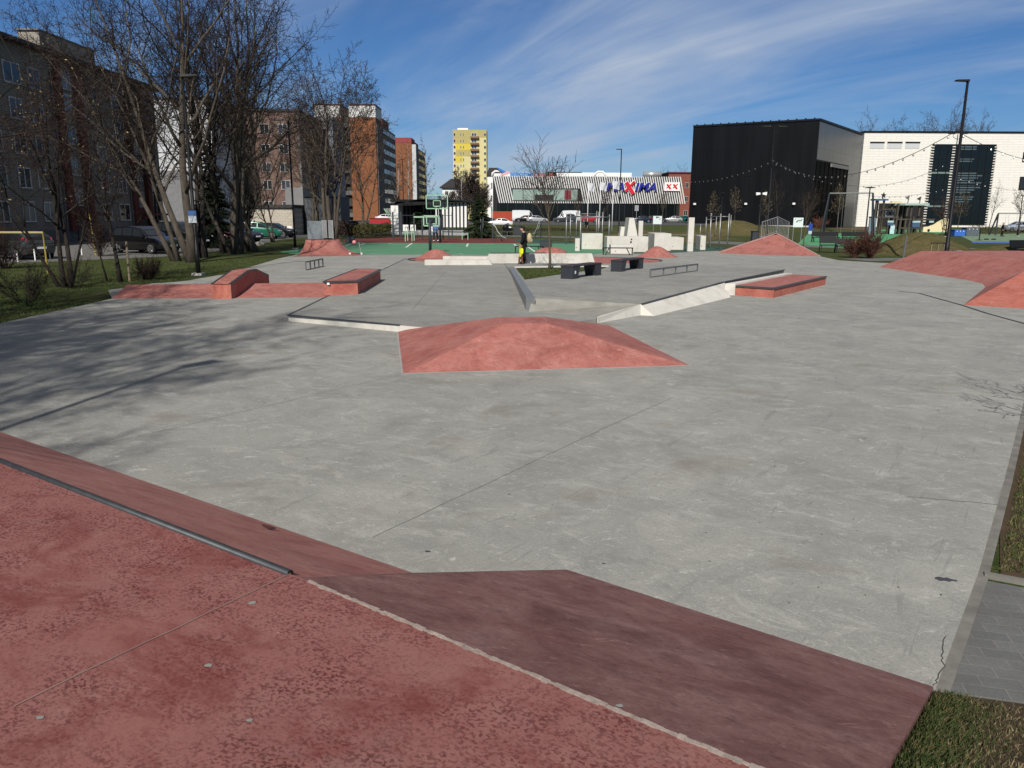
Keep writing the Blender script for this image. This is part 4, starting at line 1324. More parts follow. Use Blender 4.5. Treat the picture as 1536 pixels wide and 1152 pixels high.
DBLUE = plain('sign_blue', (0.012, 0.02, 0.22), 0.4)
SRED = plain('sign_red', (0.52, 0.015, 0.03), 0.4)
mx, mz = W(908, 286, SD).x - sx0, W(908, 286, SD).z
MW = W(986, 286, SD).x - W(908, 286, SD).x
sg = thing('store_sign', 'large blue and red MAXIMA lettering on the striped facade', 'sign', (sx0 + mx, SD - .45, mz))
for i, (ch, x) in enumerate((('MA', 0), ('IMA', .555))):
    text3d('letters', ch, 2.75, DBLUE, sg, (x * MW, -.0, 0), .25, .22, .10, xs=1.18)
    text3d('letter_outline', ch, 2.75, plain('sign_white', (0.8, 0.8, 0.8)), sg, (x * MW - .02, .16, -.02), .1, .22, .16, xs=1.18)
cxx = .455 * MW
for a, b, w in ((V(cxx - .85, -.16, 2.1), V(cxx + 1.0, -.16, -.75), .95), (V(cxx + 1.25, -.10, 2.3), V(cxx - 1.05, -.10, -.2), .55)):
    MB().bar(a, b, .2, w).build('red_cross', SRED, sg)
    dd = (b - a).normalized() * .12
    MB().bar(a - dd + V(0, .14, 0), b + dd + V(0, .14, 0), .05, w + .28).build('cross_outline', MATS['sign_white'], sg)
sq = thing('store_sign', 'white sign box with two red crosses on the striped facade', 'sign', (sx0 + lx0_, SD - .4, W(1000, 286.5, SD).z))
SQH = W(1000, 273.5, SD).z - W(1000, 286.5, SD).z
MB().box(0, lx1_ - lx0_, -.1, .2, 0, SQH).build('box', plain('sign_white_box', (0.78, 0.76, 0.75)), sq)
for c in (.28, .70):
    xx = c * (lx1_ - lx0_)
    for a, b, w in ((V(xx - .45, -.14, SQH * .78), V(xx + .5, -.14, SQH * .22), .42), (V(xx + .6, -.13, SQH * .80), V(xx - .5, -.13, SQH * .32), .26)):
        MB().bar(a, b, .05, w).build('red_cross', SRED, sq)
# roof sign with a bird
rz_ = W(780, 265, SD).z
rs = thing('roof_sign', 'roof sign of blue and red letters with a blue bird emblem', 'sign', (W(765, 265, SD).x, SD + .2, rz_))
text3d('letters', 'BEROOMI', 1.35, plain('roof_blue', (0.02, 0.16, 0.50)), rs, (0, 0, 0), .2, 0, .035, xs=.98)
text3d('red_letters', 'KESKUS', 1.35, plain('roof_red', (0.50, 0.10, 0.08)), rs, (5.95, 0, 0), .2, 0, .03, xs=1.05)
MB().prism([V(-3.4, 0, 2.2), V(-2.8, 0, 2.15), V(-.5, 0, .9), V(-1.5, 0, .7)], [V(-3.4, .2, 2.2), V(-2.8, .2, 2.15), V(-.5, .2, .9), V(-1.5, .2, .7)]).build('blue_wing', MATS['roof_blue'], rs)
MB().prism([V(-3.0, -.1, .3), V(-.4, -.1, 1.4), V(0, -.1, .8), V(-1.2, -.1, .3)], [V(-3.0, .1, .3), V(-.4, .1, 1.4), V(0, .1, .8), V(-1.2, .1, .3)]).build('red_wing', plain('bird_pink', (0.62, 0.35, 0.36)), rs)
MB().box(-4.4, 12.4, .25, .35, -.3, 0).build('sign_rail', STEEL, rs)
# roof plant
for nm, lab, u0, u1, v0, v1, m, d in (('roof_unit', 'long black plant screen on the store roof behind the red letters', 823, 876, 256.5, 262.5, BLACK, 6),
                                      ('roof_unit', 'long white plant box on the store roof left of the tall lamp', 836, 930, 259, 266, WHITE, 3),
                                      ('roof_unit', 'white stepped plant box on the store roof right of the black screen', 876, 955, 257, 266, WHITE, 8),
                                      ('roof_unit', 'small white fan housing on the store roof beside the bird sign', 740, 766, 259.5, 265.5, WHITE, 4)):
    xa, xb2 = W(u0, 260, SD).x, W(u1, 260, SD).x
    za, zb2 = W(u0, v1, SD).z, W(u0, v0, SD).z
    tt = thing(nm, lab, 'roof unit', (xa, SD + d, zt_s - .2))
    MB().box(0, xb2 - xa, 0, 3, 0, zb2 - zt_s + .3).build('casing', m, tt, bevel=.08)
    MB().box(.1, xb2 - xa - .1, -.05, -.01, .15, .3).build('vent', DSTEEL, tt)
du = thing('roof_duct', 'round silver duct lying on the store roof at the right end', 'duct', (W(967, 262, SD).x, SD + 2, zt_s + .2))
MB().tube([V(0, 0, .4), V(4.5, 0, .4)], .75, 14).build('duct', plain('bright_zinc', (0.6, 0.6, 0.58), .25, .5, .6), du, True)
for x in (.5, 4): MB().box(x - .1, x + .1, -.4, .4, -.45, 0).build('foot', DSTEEL, du)
for u in (745, 900):
    pp = thing('roof_pipe', 'bent white duct pipe on the store roof %s' % ('near the bird sign' if u < 800 else 'left of the blue lettering'), 'pipe', (W(u, 262, SD).x, SD + 1, zt_s))
    MB().tube([V(-1.2, 0, -.2), V(-1.1, 0, .7), V(-.4, 0, 1.2), V(.8, 0, 1.15), V(1.4, 0, .6), V(1.5, 0, -.2)], .26, 8).build('pipe', WHITE, pp, True)
    MB().cbox(V(1.5, 0, -.2), .8, .8, .1).build('flange', WHITE, pp)
# ground floor glazing and columns
gfz = zb_s
MB().box(1.5, SW - 2, .30, .345, .1, gfz).build('shop_front', plain('shop_front_glass', (0.006, 0.008, 0.009), .15, .3), store)
for i in range(22):
    x = 2 + (SW - 4.5) * i / 21
    MB().box(x - .07, x + .07, .2, .297, .0, gfz).build('mullion', mat('dark_mullion', (0.02, 0.02, 0.022)), store)
MB().box(0, W(769, 330, SD).x - sx0, -.3, .2, -.1, W(750, 317, SD).z).build('orange_panel_wall', mat('orange_red_panel', (0.36, 0.055, 0.025), 0.7, 0.3, 0, 0.15, .8), store)
# brick building right of the store
bb = thing('brick_building', 'dark red brick building with a flat roof between the striped store and the black hall', 'building', (W(1000, 330, 235).x, 235, 0))
MB().box(0, 9.5, 0, 14, -.1, W(1020, 260, 235).z).build('wall', m_brick('red_brown_brickwork', (0.26, 0.075, 0.05), (0.2, 0.06, 0.045), (0.15, 0.1, 0.08), 'XZ', (0.8, 0.25)), bb)
MB().box(-.3, 9.8, -.3, 14, W(1020, 260, 235).z + .003, W(1020, 258, 235).z).build('roof', mat('maroon_flashing', (0.1, 0.03, 0.03)), bb)
for z in (3, 7, 11):
    for x in (5.5, 7.8): window(bb, V(x, -.01, z), 1.1, 1.6)

# --- black hall
c_ = V(56.1, 148, 0); l_ = V(35.8, 160.3, 0); r_ = V(75.1, 173.4, 0)
bk_ = l_ + (r_ - c_)
HH = 19.5
t = NT('black_cladding')
spx = t.n.new('ShaderNodeSeparateXYZ'); t.l.new(t.tc.outputs['Object'], spx.inputs[0])
uu = t.math('FRACT', t.math('MULTIPLY', spx.outputs['X'], 0.82)); vv = t.math('FRACT', t.math('MULTIPLY', spx.outputs['Z'], 0.205))
sm_ = t.math('MAXIMUM', t.math('LESS_THAN', uu, 0.025), t.math('LESS_THAN', vv, 0.012))
pan = t.noise(1.0, .3, .7, t.co((.8, .8, .08)), 1)
c = t.mix(pan, (0.0032, 0.0034, 0.0045), (0.006, 0.0064, 0.008))
t.color(t.mix(sm_, c, (0.0015, 0.0015, 0.002))).set(0.5, 0.16)
BCL = t.m
t = NT('sheen_grey_cladding')  # same black metal; its bright sheen is put into the base colour
pan = t.noise(1.0, .3, .7, t.co((.9, .9, .06)), 2)
spx = t.n.new('ShaderNodeSeparateXYZ'); t.l.new(t.tc.outputs['Object'], spx.inputs[0])
uu = t.math('FRACT', t.math('MULTIPLY', spx.outputs['Y'], 0.7)); vv = t.math('FRACT', t.math('MULTIPLY', spx.outputs['Z'], 0.205))
sm_ = t.math('MAXIMUM', t.math('LESS_THAN', uu, 0.03), t.math('LESS_THAN', vv, 0.014))
c = t.mix(pan, (0.13, 0.13, 0.128), (0.10, 0.10, 0.10))
t.color(t.mix(sm_, c, (0.04, 0.04, 0.04))).set(0.38, 0.5, 0.55)
BCL2 = t.m
hall = thing('black_hall', 'huge black metal-clad hall with a glazed corner entrance', 'building', c_)
MB().prism([p + V(0, 0, -.1) for p in (l_, c_, r_, bk_)], [p + V(0, 0, HH) for p in (l_, c_, r_, bk_)]).build('wall', BCL, hall, local=False)
dR = (r_ - c_).normalized(); nR = V(dR.y, -dR.x, 0)
dL = (l_ - c_).normalized(); nL = V(-dL.y, dL.x, 0)
Lr = (r_ - c_).length


def facepanel(a, b, z0, z1, n, th=.12):
    return MB().prism([a + V(0, 0, z0), b + V(0, 0, z0), b + n * th + V(0, 0, z0), a + n * th + V(0, 0, z0)], [a + V(0, 0, z1), b + V(0, 0, z1), b + n * th + V(0, 0, z1), a + n * th + V(0, 0, z1)])


facepanel(c_ + dR * .05, r_, 12.6, HH - .3, nR).build('side_cladding', BCL2, hall, local=False)
facepanel(c_ + dR * Lr * .72, r_, 0, 12.59, nR).build('side_cladding', BCL2, hall, local=False)
eg = facepanel(c_ + dR * .3, c_ + dR * Lr * .715, .2, 12.4, nR, .05).build('entrance_glazing', plain('recess_shade_glass', (0.003, 0.003, 0.0035), .6, .03), hall, local=False)  # flush panel; the shade of a recessed entrance is painted as matte black
for i in range(9):
    p = c_ + dR * (.3 + (Lr * .715 - .3) * i / 8)
    MB().bar(p + nR * .08 + V(0, 0, .2), p + nR * .08 + V(0, 0, 12.4), .12).build('mullion', plain('recess_shade_mullion', (0.004, 0.004, 0.004), .8, .03), hall, local=False)
ov = nR * .35
facepanel(c_ + dR * Lr * .30, c_ + dR * Lr * .715, 11.7, 12.35, nR, .35).build('entrance_soffit', mat('grey_soffit', (0.2, 0.2, 0.2)), hall, local=False)
for a, b, n in ((l_, c_, nL), (c_, r_, nR)):
    facepanel(a, b, HH + .003, HH + .3, n, .2).build('roof_edge', BLACK, hall, local=False)
facepanel(l_ + dL * -.2, c_ - dL * -.3, .0, .55, nL if nL.y < 0 else -nL, .15).build('plinth', mat('pale_plinth', (0.55, 0.55, 0.54)), hall, local=False)
for k in range(15):
    p = l_.lerp(c_, (k + .5) / 15) + V(0, 0, HH + .3)
    MB().cbox(p + V(0, .3, .12), .22, .22, .18).build('roof_anchor', BLACK, hall, local=False)
for k in (.05, .48, .86):
    p = c_ + dL * (c_ - l_).length * (1 - k) - V(0, 0, 0)
    MB().cbox(p + (nL if nL.y < 0 else -nL) * .3 + V(0, 0, 4.6), .5, .3, .35).build('wall_lamp', WHITE, hall, local=False)

# --- white brick building
WD = 180.0
w0x = W(1287, 300, WD).x
wz = W(1400, 199.5, WD).z
wb_ = thing('white_building', 'large white brick building with tall dark corner glazing next to the black hall', 'building', (w0x, WD, 0))
WBM = m_brick('white_brick', (0.74, 0.715, 0.655), (0.71, 0.685, 0.625), (0.60, 0.58, 0.53), 'XZ', (2.4, 0.55), .06)
WR = 48
MB().box(0, WR, 0, 25, -.1, wz).build('wall', WBM, wb_)
MB().box(-.1, WR, -.15, 25, wz + .003, wz + .4).build('roof_edge', BLACK, wb_)
for u0, u1 in ((1305, 1326), (1331, 1353), (1358, 1379.5)):
    xa, xb2 = W(u0, 217, WD).x - w0x, W(u1, 217, WD).x - w0x
    za, zb2 = W(u0, 222.5, WD).z, W(u0, 213, WD).z
    wo = MB().box(xa, xb2, -.06, -.004, za, zb2).build('louvre_window', plain('pale_louvre', (0.50, 0.52, 0.52), .4), wb_)
    MB().box(xa - .05, xb2 + .05, -.14, -.062, zb2 - .25, zb2 + .05).build('lintel', BLACK, wo)
gx0_, gx1_ = W(1399, 217, WD).x - w0x, W(1494, 217, WD).x - w0x
gz1, gz0 = W(1450, 217, WD).z, .6
gz_mid = gx0_ + (gx1_ - gx0_) * .36
gw = MB().box(gx0_, gx1_, -.12, -.004, gz0, gz1).build('glazed_wall', plain('deep_teal_glass', (0.005, 0.009, 0.011), .12, .3), wb_)
rr_ = random.Random(4)
for i in range(9):
    x = gx0_ + (gx1_ - gx0_) * i / 8
    MB().box(x - .08, x + .08, -.22, -.123, gz0, gz1).build('mullion', BLACK, gw)
for i in range(7):
    z = gz0 + (gz1 - gz0) * i / 6
    MB().box(gx0_, gx1_, -.20, -.1235, z - .08, z + .08).build('transom', BLACK, gw)
bl = MB()
for i in range(24):
    z = gz1 - .6 - i * .52
    if rr_.random() < .75:
        a = gz_mid + .8 + rr_.random() * .5
        bl.box(a, a + rr_.uniform(2.5, 6.0), -.16, -.125, z, z + .26)
bl.build('blinds', plain('teal_blind', (0.075, 0.105, 0.12), .3), gw)
for z in (gz0 + (gz1 - gz0) * .64, gz0 + (gz1 - gz0) * .22):
    MB().box(gx0_ + .2, gx0_ + 5.0, -.17, -.126, z, z + .35).build('floor_band', plain('teal_band', (0.16, 0.22, 0.20), .3), gw)
for x in (gx0_, gx0_ + (gx1_ - gx0_) * .335, gx1_):
    tm = MB()
    for k in range(30):
        z = gz0 + (gz1 - gz0) * k / 30
        tm.box(x - .35, x + .35, -.28, -.225, z, z + .24)
    tm.build('toothed_brick_edge', plain('pale_brick_tooth', (0.55, 0.53, 0.48), .8), wb_)
dx0, dx1 = W(1316, 330, WD).x - w0x, W(1396, 330, WD).x - w0x
dzt = W(1350, 305, WD).z
MB().box(dx0, dx1, -.10, -.004, .0, dzt).build('loading_bay', plain('dark_bay', (0.012, 0.011, 0.011), .8), wb_)
MB().box(W(1396, 330, WD).x - w0x, W(1410, 330, WD).x - w0x, -.11, -.004, .5, W(1400, 307, WD).z).build('door_panel', plain('white_door_glass', (0.62, 0.62, 0.6), .3), wb_)
for u, v0, v1 in ((1533, 265, 285), (1538, 228, 243)):
    xa = W(u - 3, v0, WD).x - w0x
    window(wb_, V(xa + 2, -.02, (W(u, v0, WD).z + W(u, v1, WD).z) / 2), 4, W(u, v0, WD).z - W(u, v1, WD).z, '-Y', BLACK, GLASS, .15)

# --- slatted open-air stage
PD = 92.0
px0, px1 = W(588, 350, PD).x, W(701, 350, PD).x
pvl = thing('stage_pavilion', 'open-air stage with a black flat roof and black and white vertical slats', 'pavilion', (px0, PD, 0))
PW = px1 - px0
ph_ = W(640, 303, PD).z
MB().prism([V(-.1, -.25, ph_ - .55), V(PW + .6, -.25, ph_ + .02), V(PW + .6, 5, ph_ + .02), V(-.1, 5, ph_ - .2)], [V(-.1, -.25, ph_ - .40), V(PW * .4, -.25, ph_ + .36), V(PW * .4, 5, ph_ + .36), V(-.1, 5, ph_ + .1)]).build('roof', BLACK, pvl)
MB().box(-.1, PW + .6, -.25, 5.2, ph_ + .02, ph_ + .28).build('roof_deck', BLACK, pvl)
MB().box(0, .85, -.4, 4.8, 0, ph_ - .42).build('end_wall', WHITE, pvl)
MB().box(.86, PW * .62, 3.9, 4.1, 0, ph_).build('back_wall', mat('dim_stage_wall', (0.10, 0.10, 0.105)), pvl)
MB().box(PW * .58, PW, .25, .45, .9, ph_ - .1).build('white_back', WHITE, pvl)
MB().box(.9, PW, .0, 4.5, -.05, .55).build('stage_floor', mat('grey_stage', (0.33, 0.33, 0.33)), pvl)
sm, sm2 = MB(), MB()
for i in range(19):
    x = 1.0 + (PW - 1.0) * i / 18
    y = 3.6 if x < PW * .58 else .05
    (sm if y > 1 else sm2).box(x - .07, x + .07, y, y + .16, .3, ph_)
sm.build('slat_screen', BLACK, pvl)
sm2.build('slat_screen', BLACK, pvl)
sm = MB()
for i in range(10):
    x = 1.2 + (PW * .6 - 1.0) * i / 9
    sm.box(x, x + .28, 3.7, 3.85, .3, ph_ - .2)
sm.build('grey_slats', mat('grey_slat', (0.25, 0.25, 0.25)), pvl)
rw = thing('red_barrier', 'long low red barrier wall in front of the orange tower', 'wall', (W(573, 330, 140).x, 140, 0))
MB().box(-2.2, 2.2, 0, .5, -.05, 1.55).build('panel', mat('bright_red_panel', (0.36, 0.02, 0.025), .6), rw)
MB().box(-2.3, 2.3, -.1, .6, 1.553, 1.65).build('cap', mat('dark_red_cap', (0.2, 0.02, 0.02)), rw)

# ================================================================== TREES AND PLANTS


class TreeGen:
    def __init__(s, seed, twig_r=.010):
        s.r = random.Random(seed)
        s.wood, s.twig, s.tips = MB(), MB(), []
        s.tr = twig_r

    def branch(s, p, d, L, rad, lvl, spec, woodlvl):
        r = s.r
        nseg = spec['seg'][min(lvl, len(spec['seg']) - 1)]
        wob = spec['wob'][min(lvl, len(spec['wob']) - 1)]
        upw = spec['up'][min(lvl, len(spec['up']) - 1)]
        d = d.normalized()
        pts, rs, ds = [p], [rad], [d]
        end = spec.get('taper', .35) if lvl < spec['levels'] else .3
        for i in range(nseg):
            d = (d + V(r.gauss(0, wob), r.gauss(0, wob), r.gauss(0, wob) + upw)).normalized()
            p = p + d * (L / nseg)
            pts.append(p); ds.append(d)
            rs.append(max(s.tr * .6, rad * (1 - (1 - end) * (i + 1) / nseg)))
        n = 8 if lvl == 0 else 6 if lvl == 1 else 4 if rad > .03 else 3
        if lvl == 0:
            rs[0] *= spec.get('flare', 1.35)
        (s.wood if lvl <= woodlvl else s.twig).tube(pts, rs, n, caps=(lvl <= 1))
        if lvl >= spec['levels']:
            s.tips.append((pts[-1], ds[-1])); return
        cnt = spec['n'][lvl]
        cnt = max(1, int(cnt * r.uniform(.8, 1.2) + .5))
        t0 = spec['t0'][min(lvl, len(spec['t0']) - 1)]
        az = r.uniform(0, 6.3)
        for k in range(cnt):
            t = t0 + (1 - t0) * (k + r.uniform(.2, .8)) / cnt
            f = t * nseg; i = min(nseg - 1, int(f)); q = pts[i].lerp(pts[i + 1], f - i)
            dd = ds[i + 1]
            az += 2.4 + r.uniform(-.5, .5)
            a = dd.orthogonal().normalized(); b = dd.cross(a)
            ang = RAD(r.uniform(*spec['ang'][min(lvl, len(spec['ang']) - 1)]))
            nd = dd * cos(ang) + (a * cos(az) + b * sin(az)) * sin(ang)
            ll = L * spec['len'][min(lvl, len(spec['len']) - 1)] * (1.1 - spec.get('shrink', .5) * t) * r.uniform(.75, 1.2)
            rr = max(s.tr, min(rs[i] * .8, rad * spec['rr'] * (1.15 - .6 * t)))
            s.branch(q, nd, ll, rr, lvl + 1, spec, woodlvl)
        if lvl > 0 or spec.get('leader', True):           # the leader goes on as a finer shoot
            s.branch(pts[-1], ds[-1], L * spec['len'][min(lvl, len(spec['len']) - 1)] * .75, max(s.tr, rs[-1]), lvl + 1, spec, woodlvl)


LIME = dict(levels=4, seg=(7, 6, 4, 3, 2), wob=(.05, .10, .16, .2, .22), up=(.03, .045, .03, .01, .0), n=(8, 6, 5, 4), t0=(.30, .24, .15, .12),
            ang=((25, 52), (28, 55), (32, 62), (35, 70)), len=(.66, .48, .44, .44), rr=.46, shrink=.45, taper=.30)
YOUNG = dict(levels=3, seg=(5, 4, 3, 2), wob=(.03, .10, .16, .2), up=(.03, .08, .05, .02), n=(9, 6, 5), t0=(.42, .2, .15),
             ang=((30, 55), (30, 60), (35, 65)), len=(.45, .48, .45), rr=.42)
BIRCH = dict(levels=3, seg=(7, 5, 4, 3), wob=(.025, .12, .18, .2), up=(.03, .03, -.06, -.22), n=(18, 8, 7), t0=(.25, .2, .15),
             ang=((30, 55), (30, 60), (35, 70)), len=(.30, .42, .48), rr=.30, shrink=.75)
PLUM = dict(levels=3, seg=(4, 4, 3, 2), wob=(.06, .16, .2, .25), up=(.02, .05, .03, 0), n=(8, 7, 6), t0=(.3, .2, .15),
            ang=((30, 60), (30, 65), (35, 75)), len=(.62, .5, .46), rr=.45)


def make_tree(name, label, cat, loc, seed, spec, stems, bark, twigm, rz=0.0, scale=1.0, woodlvl=1, twig_r=.010, group=None, buds=None):
    """stems: list of (offset, lean direction, length, radius)"""
    t = thing(name, label, cat, loc, rz, group)
    t.scale = (scale,) * 3
    g = TreeGen(seed, twig_r)
    for off, d, L, rad in stems:
        g.branch(V(off[0], off[1], -.08), V(*d), L, rad, 0, spec, woodlvl)
    g.wood.build('trunk', bark, t, True, False)
    g.twig.build('crown', twigm, t, False, False)
    if buds:
        r = random.Random(seed + 50)
        b = MB()
        for p, d in g.tips:
            if r.random() < buds[1]:
                s = r.uniform(.6, 1.3) * buds[2]
                a = (d + V(r.uniform(-.6, .6), r.uniform(-.6, .6), r.uniform(0, .9))).normalized()
                o = a.orthogonal().normalized(); c = a.cross(o)
                for q in (p, ):
                    tip = q + a * s * 2.2
                    b.add([q, q + a * s + o * s * .5, q + a * s - o * s * .25 + c * s * .45, q + a * s - o * s * .25 - c * s * .45, tip],
                          [(0, 2, 1), (0, 3, 2), (0, 1, 3), (1, 2, 4), (2, 3, 4), (3, 1, 4)])
        b.build('buds', buds[0], t, False, False)['kind'] = 'stuff'
    return t


def gp(u, v):
    p = G(u, v); return V(p.x, p.y, -.03)


TL = 'tall bare trees on the left lawn'
T1 = make_tree('bare_tree', 'thick pale two-forked bare tree just behind the left lamp post', 'tree', gp(289, 393), 101, LIME,
               [((0, 0), (.04, 0, 1), 10.5, .25), ((-.12, .1), (-.40, .1, 1), 10.5, .18)], BARK, TWIG, twig_r=.011, group=TL)
T2 = make_tree('bare_tree', 'slim bare tree of two leaning stems in front of the black car bonnet', 'tree', gp(268, 391), 202, LIME,
               [((0, 0), (-.20, .05, 1), 8.8, .13), ((-.25, .1), (-.48, .0, 1), 9.0, .14)], BARK, TWIG, twig_r=.010, group=TL)
T3 = make_tree('bare_tree', 'stout bare tree with a swollen foot and several leaning stems, right of the dark conifer', 'tree', gp(354, 380), 303, LIME,
               [((0, 0), (-.16, 0, 1), 11.5, .28), ((.2, .1), (.10, .1, 1), 11.5, .20), ((-.4, .2), (-.34, 0, 1), 9.0, .12)], BARK, TWIG, twig_r=.012, group=TL)
T4 = make_tree('bare_tree', 'crooked bare tree bowed to the left in front of the green car', 'tree', gp(381, 377), 404, LIME,
               [((0, 0), (-.22, 0, 1), 3.0, .20), ((-.58, 0.2), (.16, .05, 1), 11.0, .18), ((.25, .1), (-.35, .1, 1), 4.2, .09)], BARK, TWIG, twig_r=.012, group=TL)
T5 = make_tree('bare_tree', 'dark bare tree pair standing behind the lamp post, left of the dark red car', 'tree', gp(307, 386), 505, LIME,
               [((0, 0), (-.10, .05, 1), 10.8, .16), ((-.5, .2), (.06, .1, 1), 11.2, .15)], BARKD, TWIG, twig_r=.011, group=TL)
again(T5, gp(337, 378), 2.1, 'thin pair of bare dark stems between the dark red car and the stout tree', .95, TL)
again(T2, gp(411, 363), 1.2, 'small bare leaning tree in front of the black hatchback by the garage', (.62, .62, .66), TL)
again(T3, gp(392, 349), 4.0, 'distant bare tree rising above the garage roof', 1.25, TL)
again(T5, gp(244, 356), .7, 'bare tree standing close to the far corner of the grey block', 1.0, TL)

TM = make_tree('bare_tree', 'big many-stemmed bare tree in front of the orange brick tower', 'tree', gp(497, 359), 606, LIME,
               [((0, 0), (-.03, 0, 1), 11.5, .24), ((-.5, 0), (-.12, .05, 1), 10.5, .20), ((.4, .2), (.16, 0, 1), 10.2, .17), ((.1, .6), (.05, .1, 1), 11, .16)], BARK, TWIGB, twig_r=.018)
again(TM, gp(478, 354), 1.9, 'slimmer bare tree left of the many-stemmed one, before the blue-grey panel wall', (.72, .72, .82))
again(T1, gp(545, 346), 3.0, 'low bare tree in front of the right half of the orange brick tower', .86)

# the bud-bearing tree at the left
BUD = plain('opening_bud', (0.34, 0.26, 0.11), 0.6, 0.3)
TB = make_tree('budding_tree', 'dark multi-stemmed tree with opening yellow buds on the left lawn', 'tree', gp(97, 430), 707, dict(LIME, n=(7, 6, 4, 4), ang=((25, 60), (30, 60), (35, 65), (35, 70))),
               [((0, 0), (-.12, 0, 1), 5.4, .085), ((.15, .1), (.05, .05, 1), 5.6, .085), ((-.2, .1), (-.45, -.1, 1), 5.0, .06), ((.2, 0), (.38, -.15, 1), 4.4, .05)], BARKD, TWIGR, twig_r=.007, buds=(BUD, .022, .038))
TB2 = make_tree('budding_tree', 'tree reaching in from the left edge with big yellowish buds on long branches', 'tree', V(-13.4, 15.5, -.03), 717, dict(LIME, levels=3, n=(10, 8, 6), t0=(.45, .2, .15), rr=.28, ang=((45, 80), (30, 60), (35, 65)), up=(.03, .04, .03, .0)),
                [((0, 0), (-.1, .15, 1), 6.6, .12)], BARKD, TWIG, twig_r=.007, buds=(BUD, .40, .036))
TS = make_tree('young_tree', 'staked young bare tree behind the wooden stake on the left lawn', 'tree', gp(181, 422), 808, YOUNG, [((0, 0), (-.06, 0, 1), 5.0, .075)], BARKD, TWIG, twig_r=.007)
make_tree('young_tree', 'thin leaning sapling left of the staked young tree on the left lawn', 'tree', gp(161, 420), 818, YOUNG, [((0, 0), (-.16, .02, 1), 3.4, .035)], BARKD, TWIGR, twig_r=.006)
VASE = dict(YOUNG, levels=3, seg=(5, 5, 3, 2), t0=(.80, .25, .2), n=(10, 6, 4), ang=((6, 34), (22, 42), (30, 55)), len=(.74, .42, .42), shrink=.0, up=(.0, .05, .04, .02), wob=(.025, .08, .14, .2), rr=.38)
TC = make_tree('young_tree', 'single young bare tree growing in the lawn strip on the skate terrace', 'tree', GB(824.5, 404) + V(0, 0, -.02), 913, VASE, [((0, 0), (.0, 0, 1), 2.35, .060)], m_bark('olive_bark', (0.13, 0.105, 0.07), (0.085, 0.068, 0.048)), TWIGB, twig_r=.009)

# trees that stand outside the picture but shade the floor
OFF = 'trees to the left of the platform'
SHADE = dict(LIME, n=(13, 9, 6, 5), rr=.30, t0=(.38, .2, .15, .12), len=(.50, .46, .44, .42))
OT = make_tree('bare_tree', 'tall finely branched bare tree left of the near platform, outside the picture', 'tree', V(-8.6, -7.5, -.03), 909, SHADE,
               [((0, 0), (.03, 0, 1), 14.5, .20), ((-.5, .4), (-.2, .1, 1), 13, .15)], BARK, TWIG, twig_r=.014, group=OFF)
for i, (src, x, y, rz, sc, lab) in enumerate(((OT, -12.0, -4.0, 1.7, 1.0, 'fine-twigged tall bare tree standing left behind the camera, outside the picture'),
                                              (OT, -15.5, 1.5, 2.9, .95, 'fine-twigged bare tree left of the skate floor, outside the picture'),
                                              (T4, -18.5, 9.0, 4.1, .95, 'bare tree left of the lawn corner, outside the picture'),
                                              (T5, -14.6, 10.0, 5.0, .8, 'thick bare tree left of the floor corner, outside the picture'))):
    again(src, V(x, y, -.03), rz, lab, sc, OFF)
again(T2, V(-22.0, 17.0, -.03), 2.0, 'slim leaning bare tree far left of the lawn, outside the picture', 1.0, OFF)
make_tree('bare_shrub', 'tall bare shrub beside the right kerb casting thin branch shadows', 'shrub', V(7.12, 8.3, -.03), 77, dict(YOUNG, n=(7, 5, 3)), [((0, 0), (.1, .1, 1), 1.9, .02), ((.1, 0), (-.35, .2, 1), 1.9, .02), ((0, .1), (.3, .3, 1), 1.8, .018), ((0, .1), (-.6, -.1, 1), 1.7, .015)], BARKD, TWIG, twig_r=.006)

# shrubs


def shrub(loc, seed, h, w, n, label, m, nlev=2, r=.008):
    rr = random.Random(seed)
    st = []
    for i in range(n):
        a = rr.uniform(0, 6.3); k = rr.uniform(.1, 1.0) * w
        st.append(((cos(a) * .12 * w, sin(a) * .12 * w), (cos(a) * k, sin(a) * k, 1), h * rr.uniform(.5, .8), r * 1.6))
    sp = dict(levels=nlev, seg=(4, 3, 2), wob=(.10, .18, .22), up=(.02, .02, .0), n=(7, 5, 4), t0=(.2, .15, .1), ang=((20, 50), (25, 60), (30, 60)), len=(.45, .45, .4), rr=.5, flare=1.0)
    t = thing('bare_shrub', label, 'shrub', loc)
    g = TreeGen(seed, r * .8)
    for off, d, L, rad in st:
        g.branch(V(off[0], off[1], -.05), V(*d), L, rad, 0, sp, 0)
    g.wood.build('stems', m, t, False, False)
    g.twig.build('twigs', m, t, False, False)
    return t


RTW = plain('red_brown_twig', (0.075, 0.035, 0.028), 0.9, 0.1)
shrub(gp(222, 418), 21, .95, .9, 34, 'dense rounded bare bush on the left lawn behind the red hump', TWIGR, 2, .007)
shrub(gp(38, 452), 22, 1.35, 1.0, 16, 'loose bare shrub at the near left corner of the lawn', TWIG, 2, .007)
shrub(gp(112, 432), 23, 1.3, .9, 10, 'thin bare shrub right of the budding tree trunk', TWIG, 2, .006)
shrub(gp(8, 402), 24, 2.4, .8, 30, 'tall dark bush at the left edge in front of the grey car', TWIGR, 2, .010)
shrub(gp(150, 384), 25, 2.4, .5, 22, 'upright dark bush behind the yellow-striped pole', TWIGR, 2, .012)
shrub(gp(1281, 386), 26, 1.45, .7, 40, 'reddish bare bush beside the benches, left one of the pair', RTW, 2, .012)
shrub(gp(1305, 387), 27, 1.75, .7, 44, 'reddish bare bush beside the small lamp, right one of the pair', RTW, 2, .012)
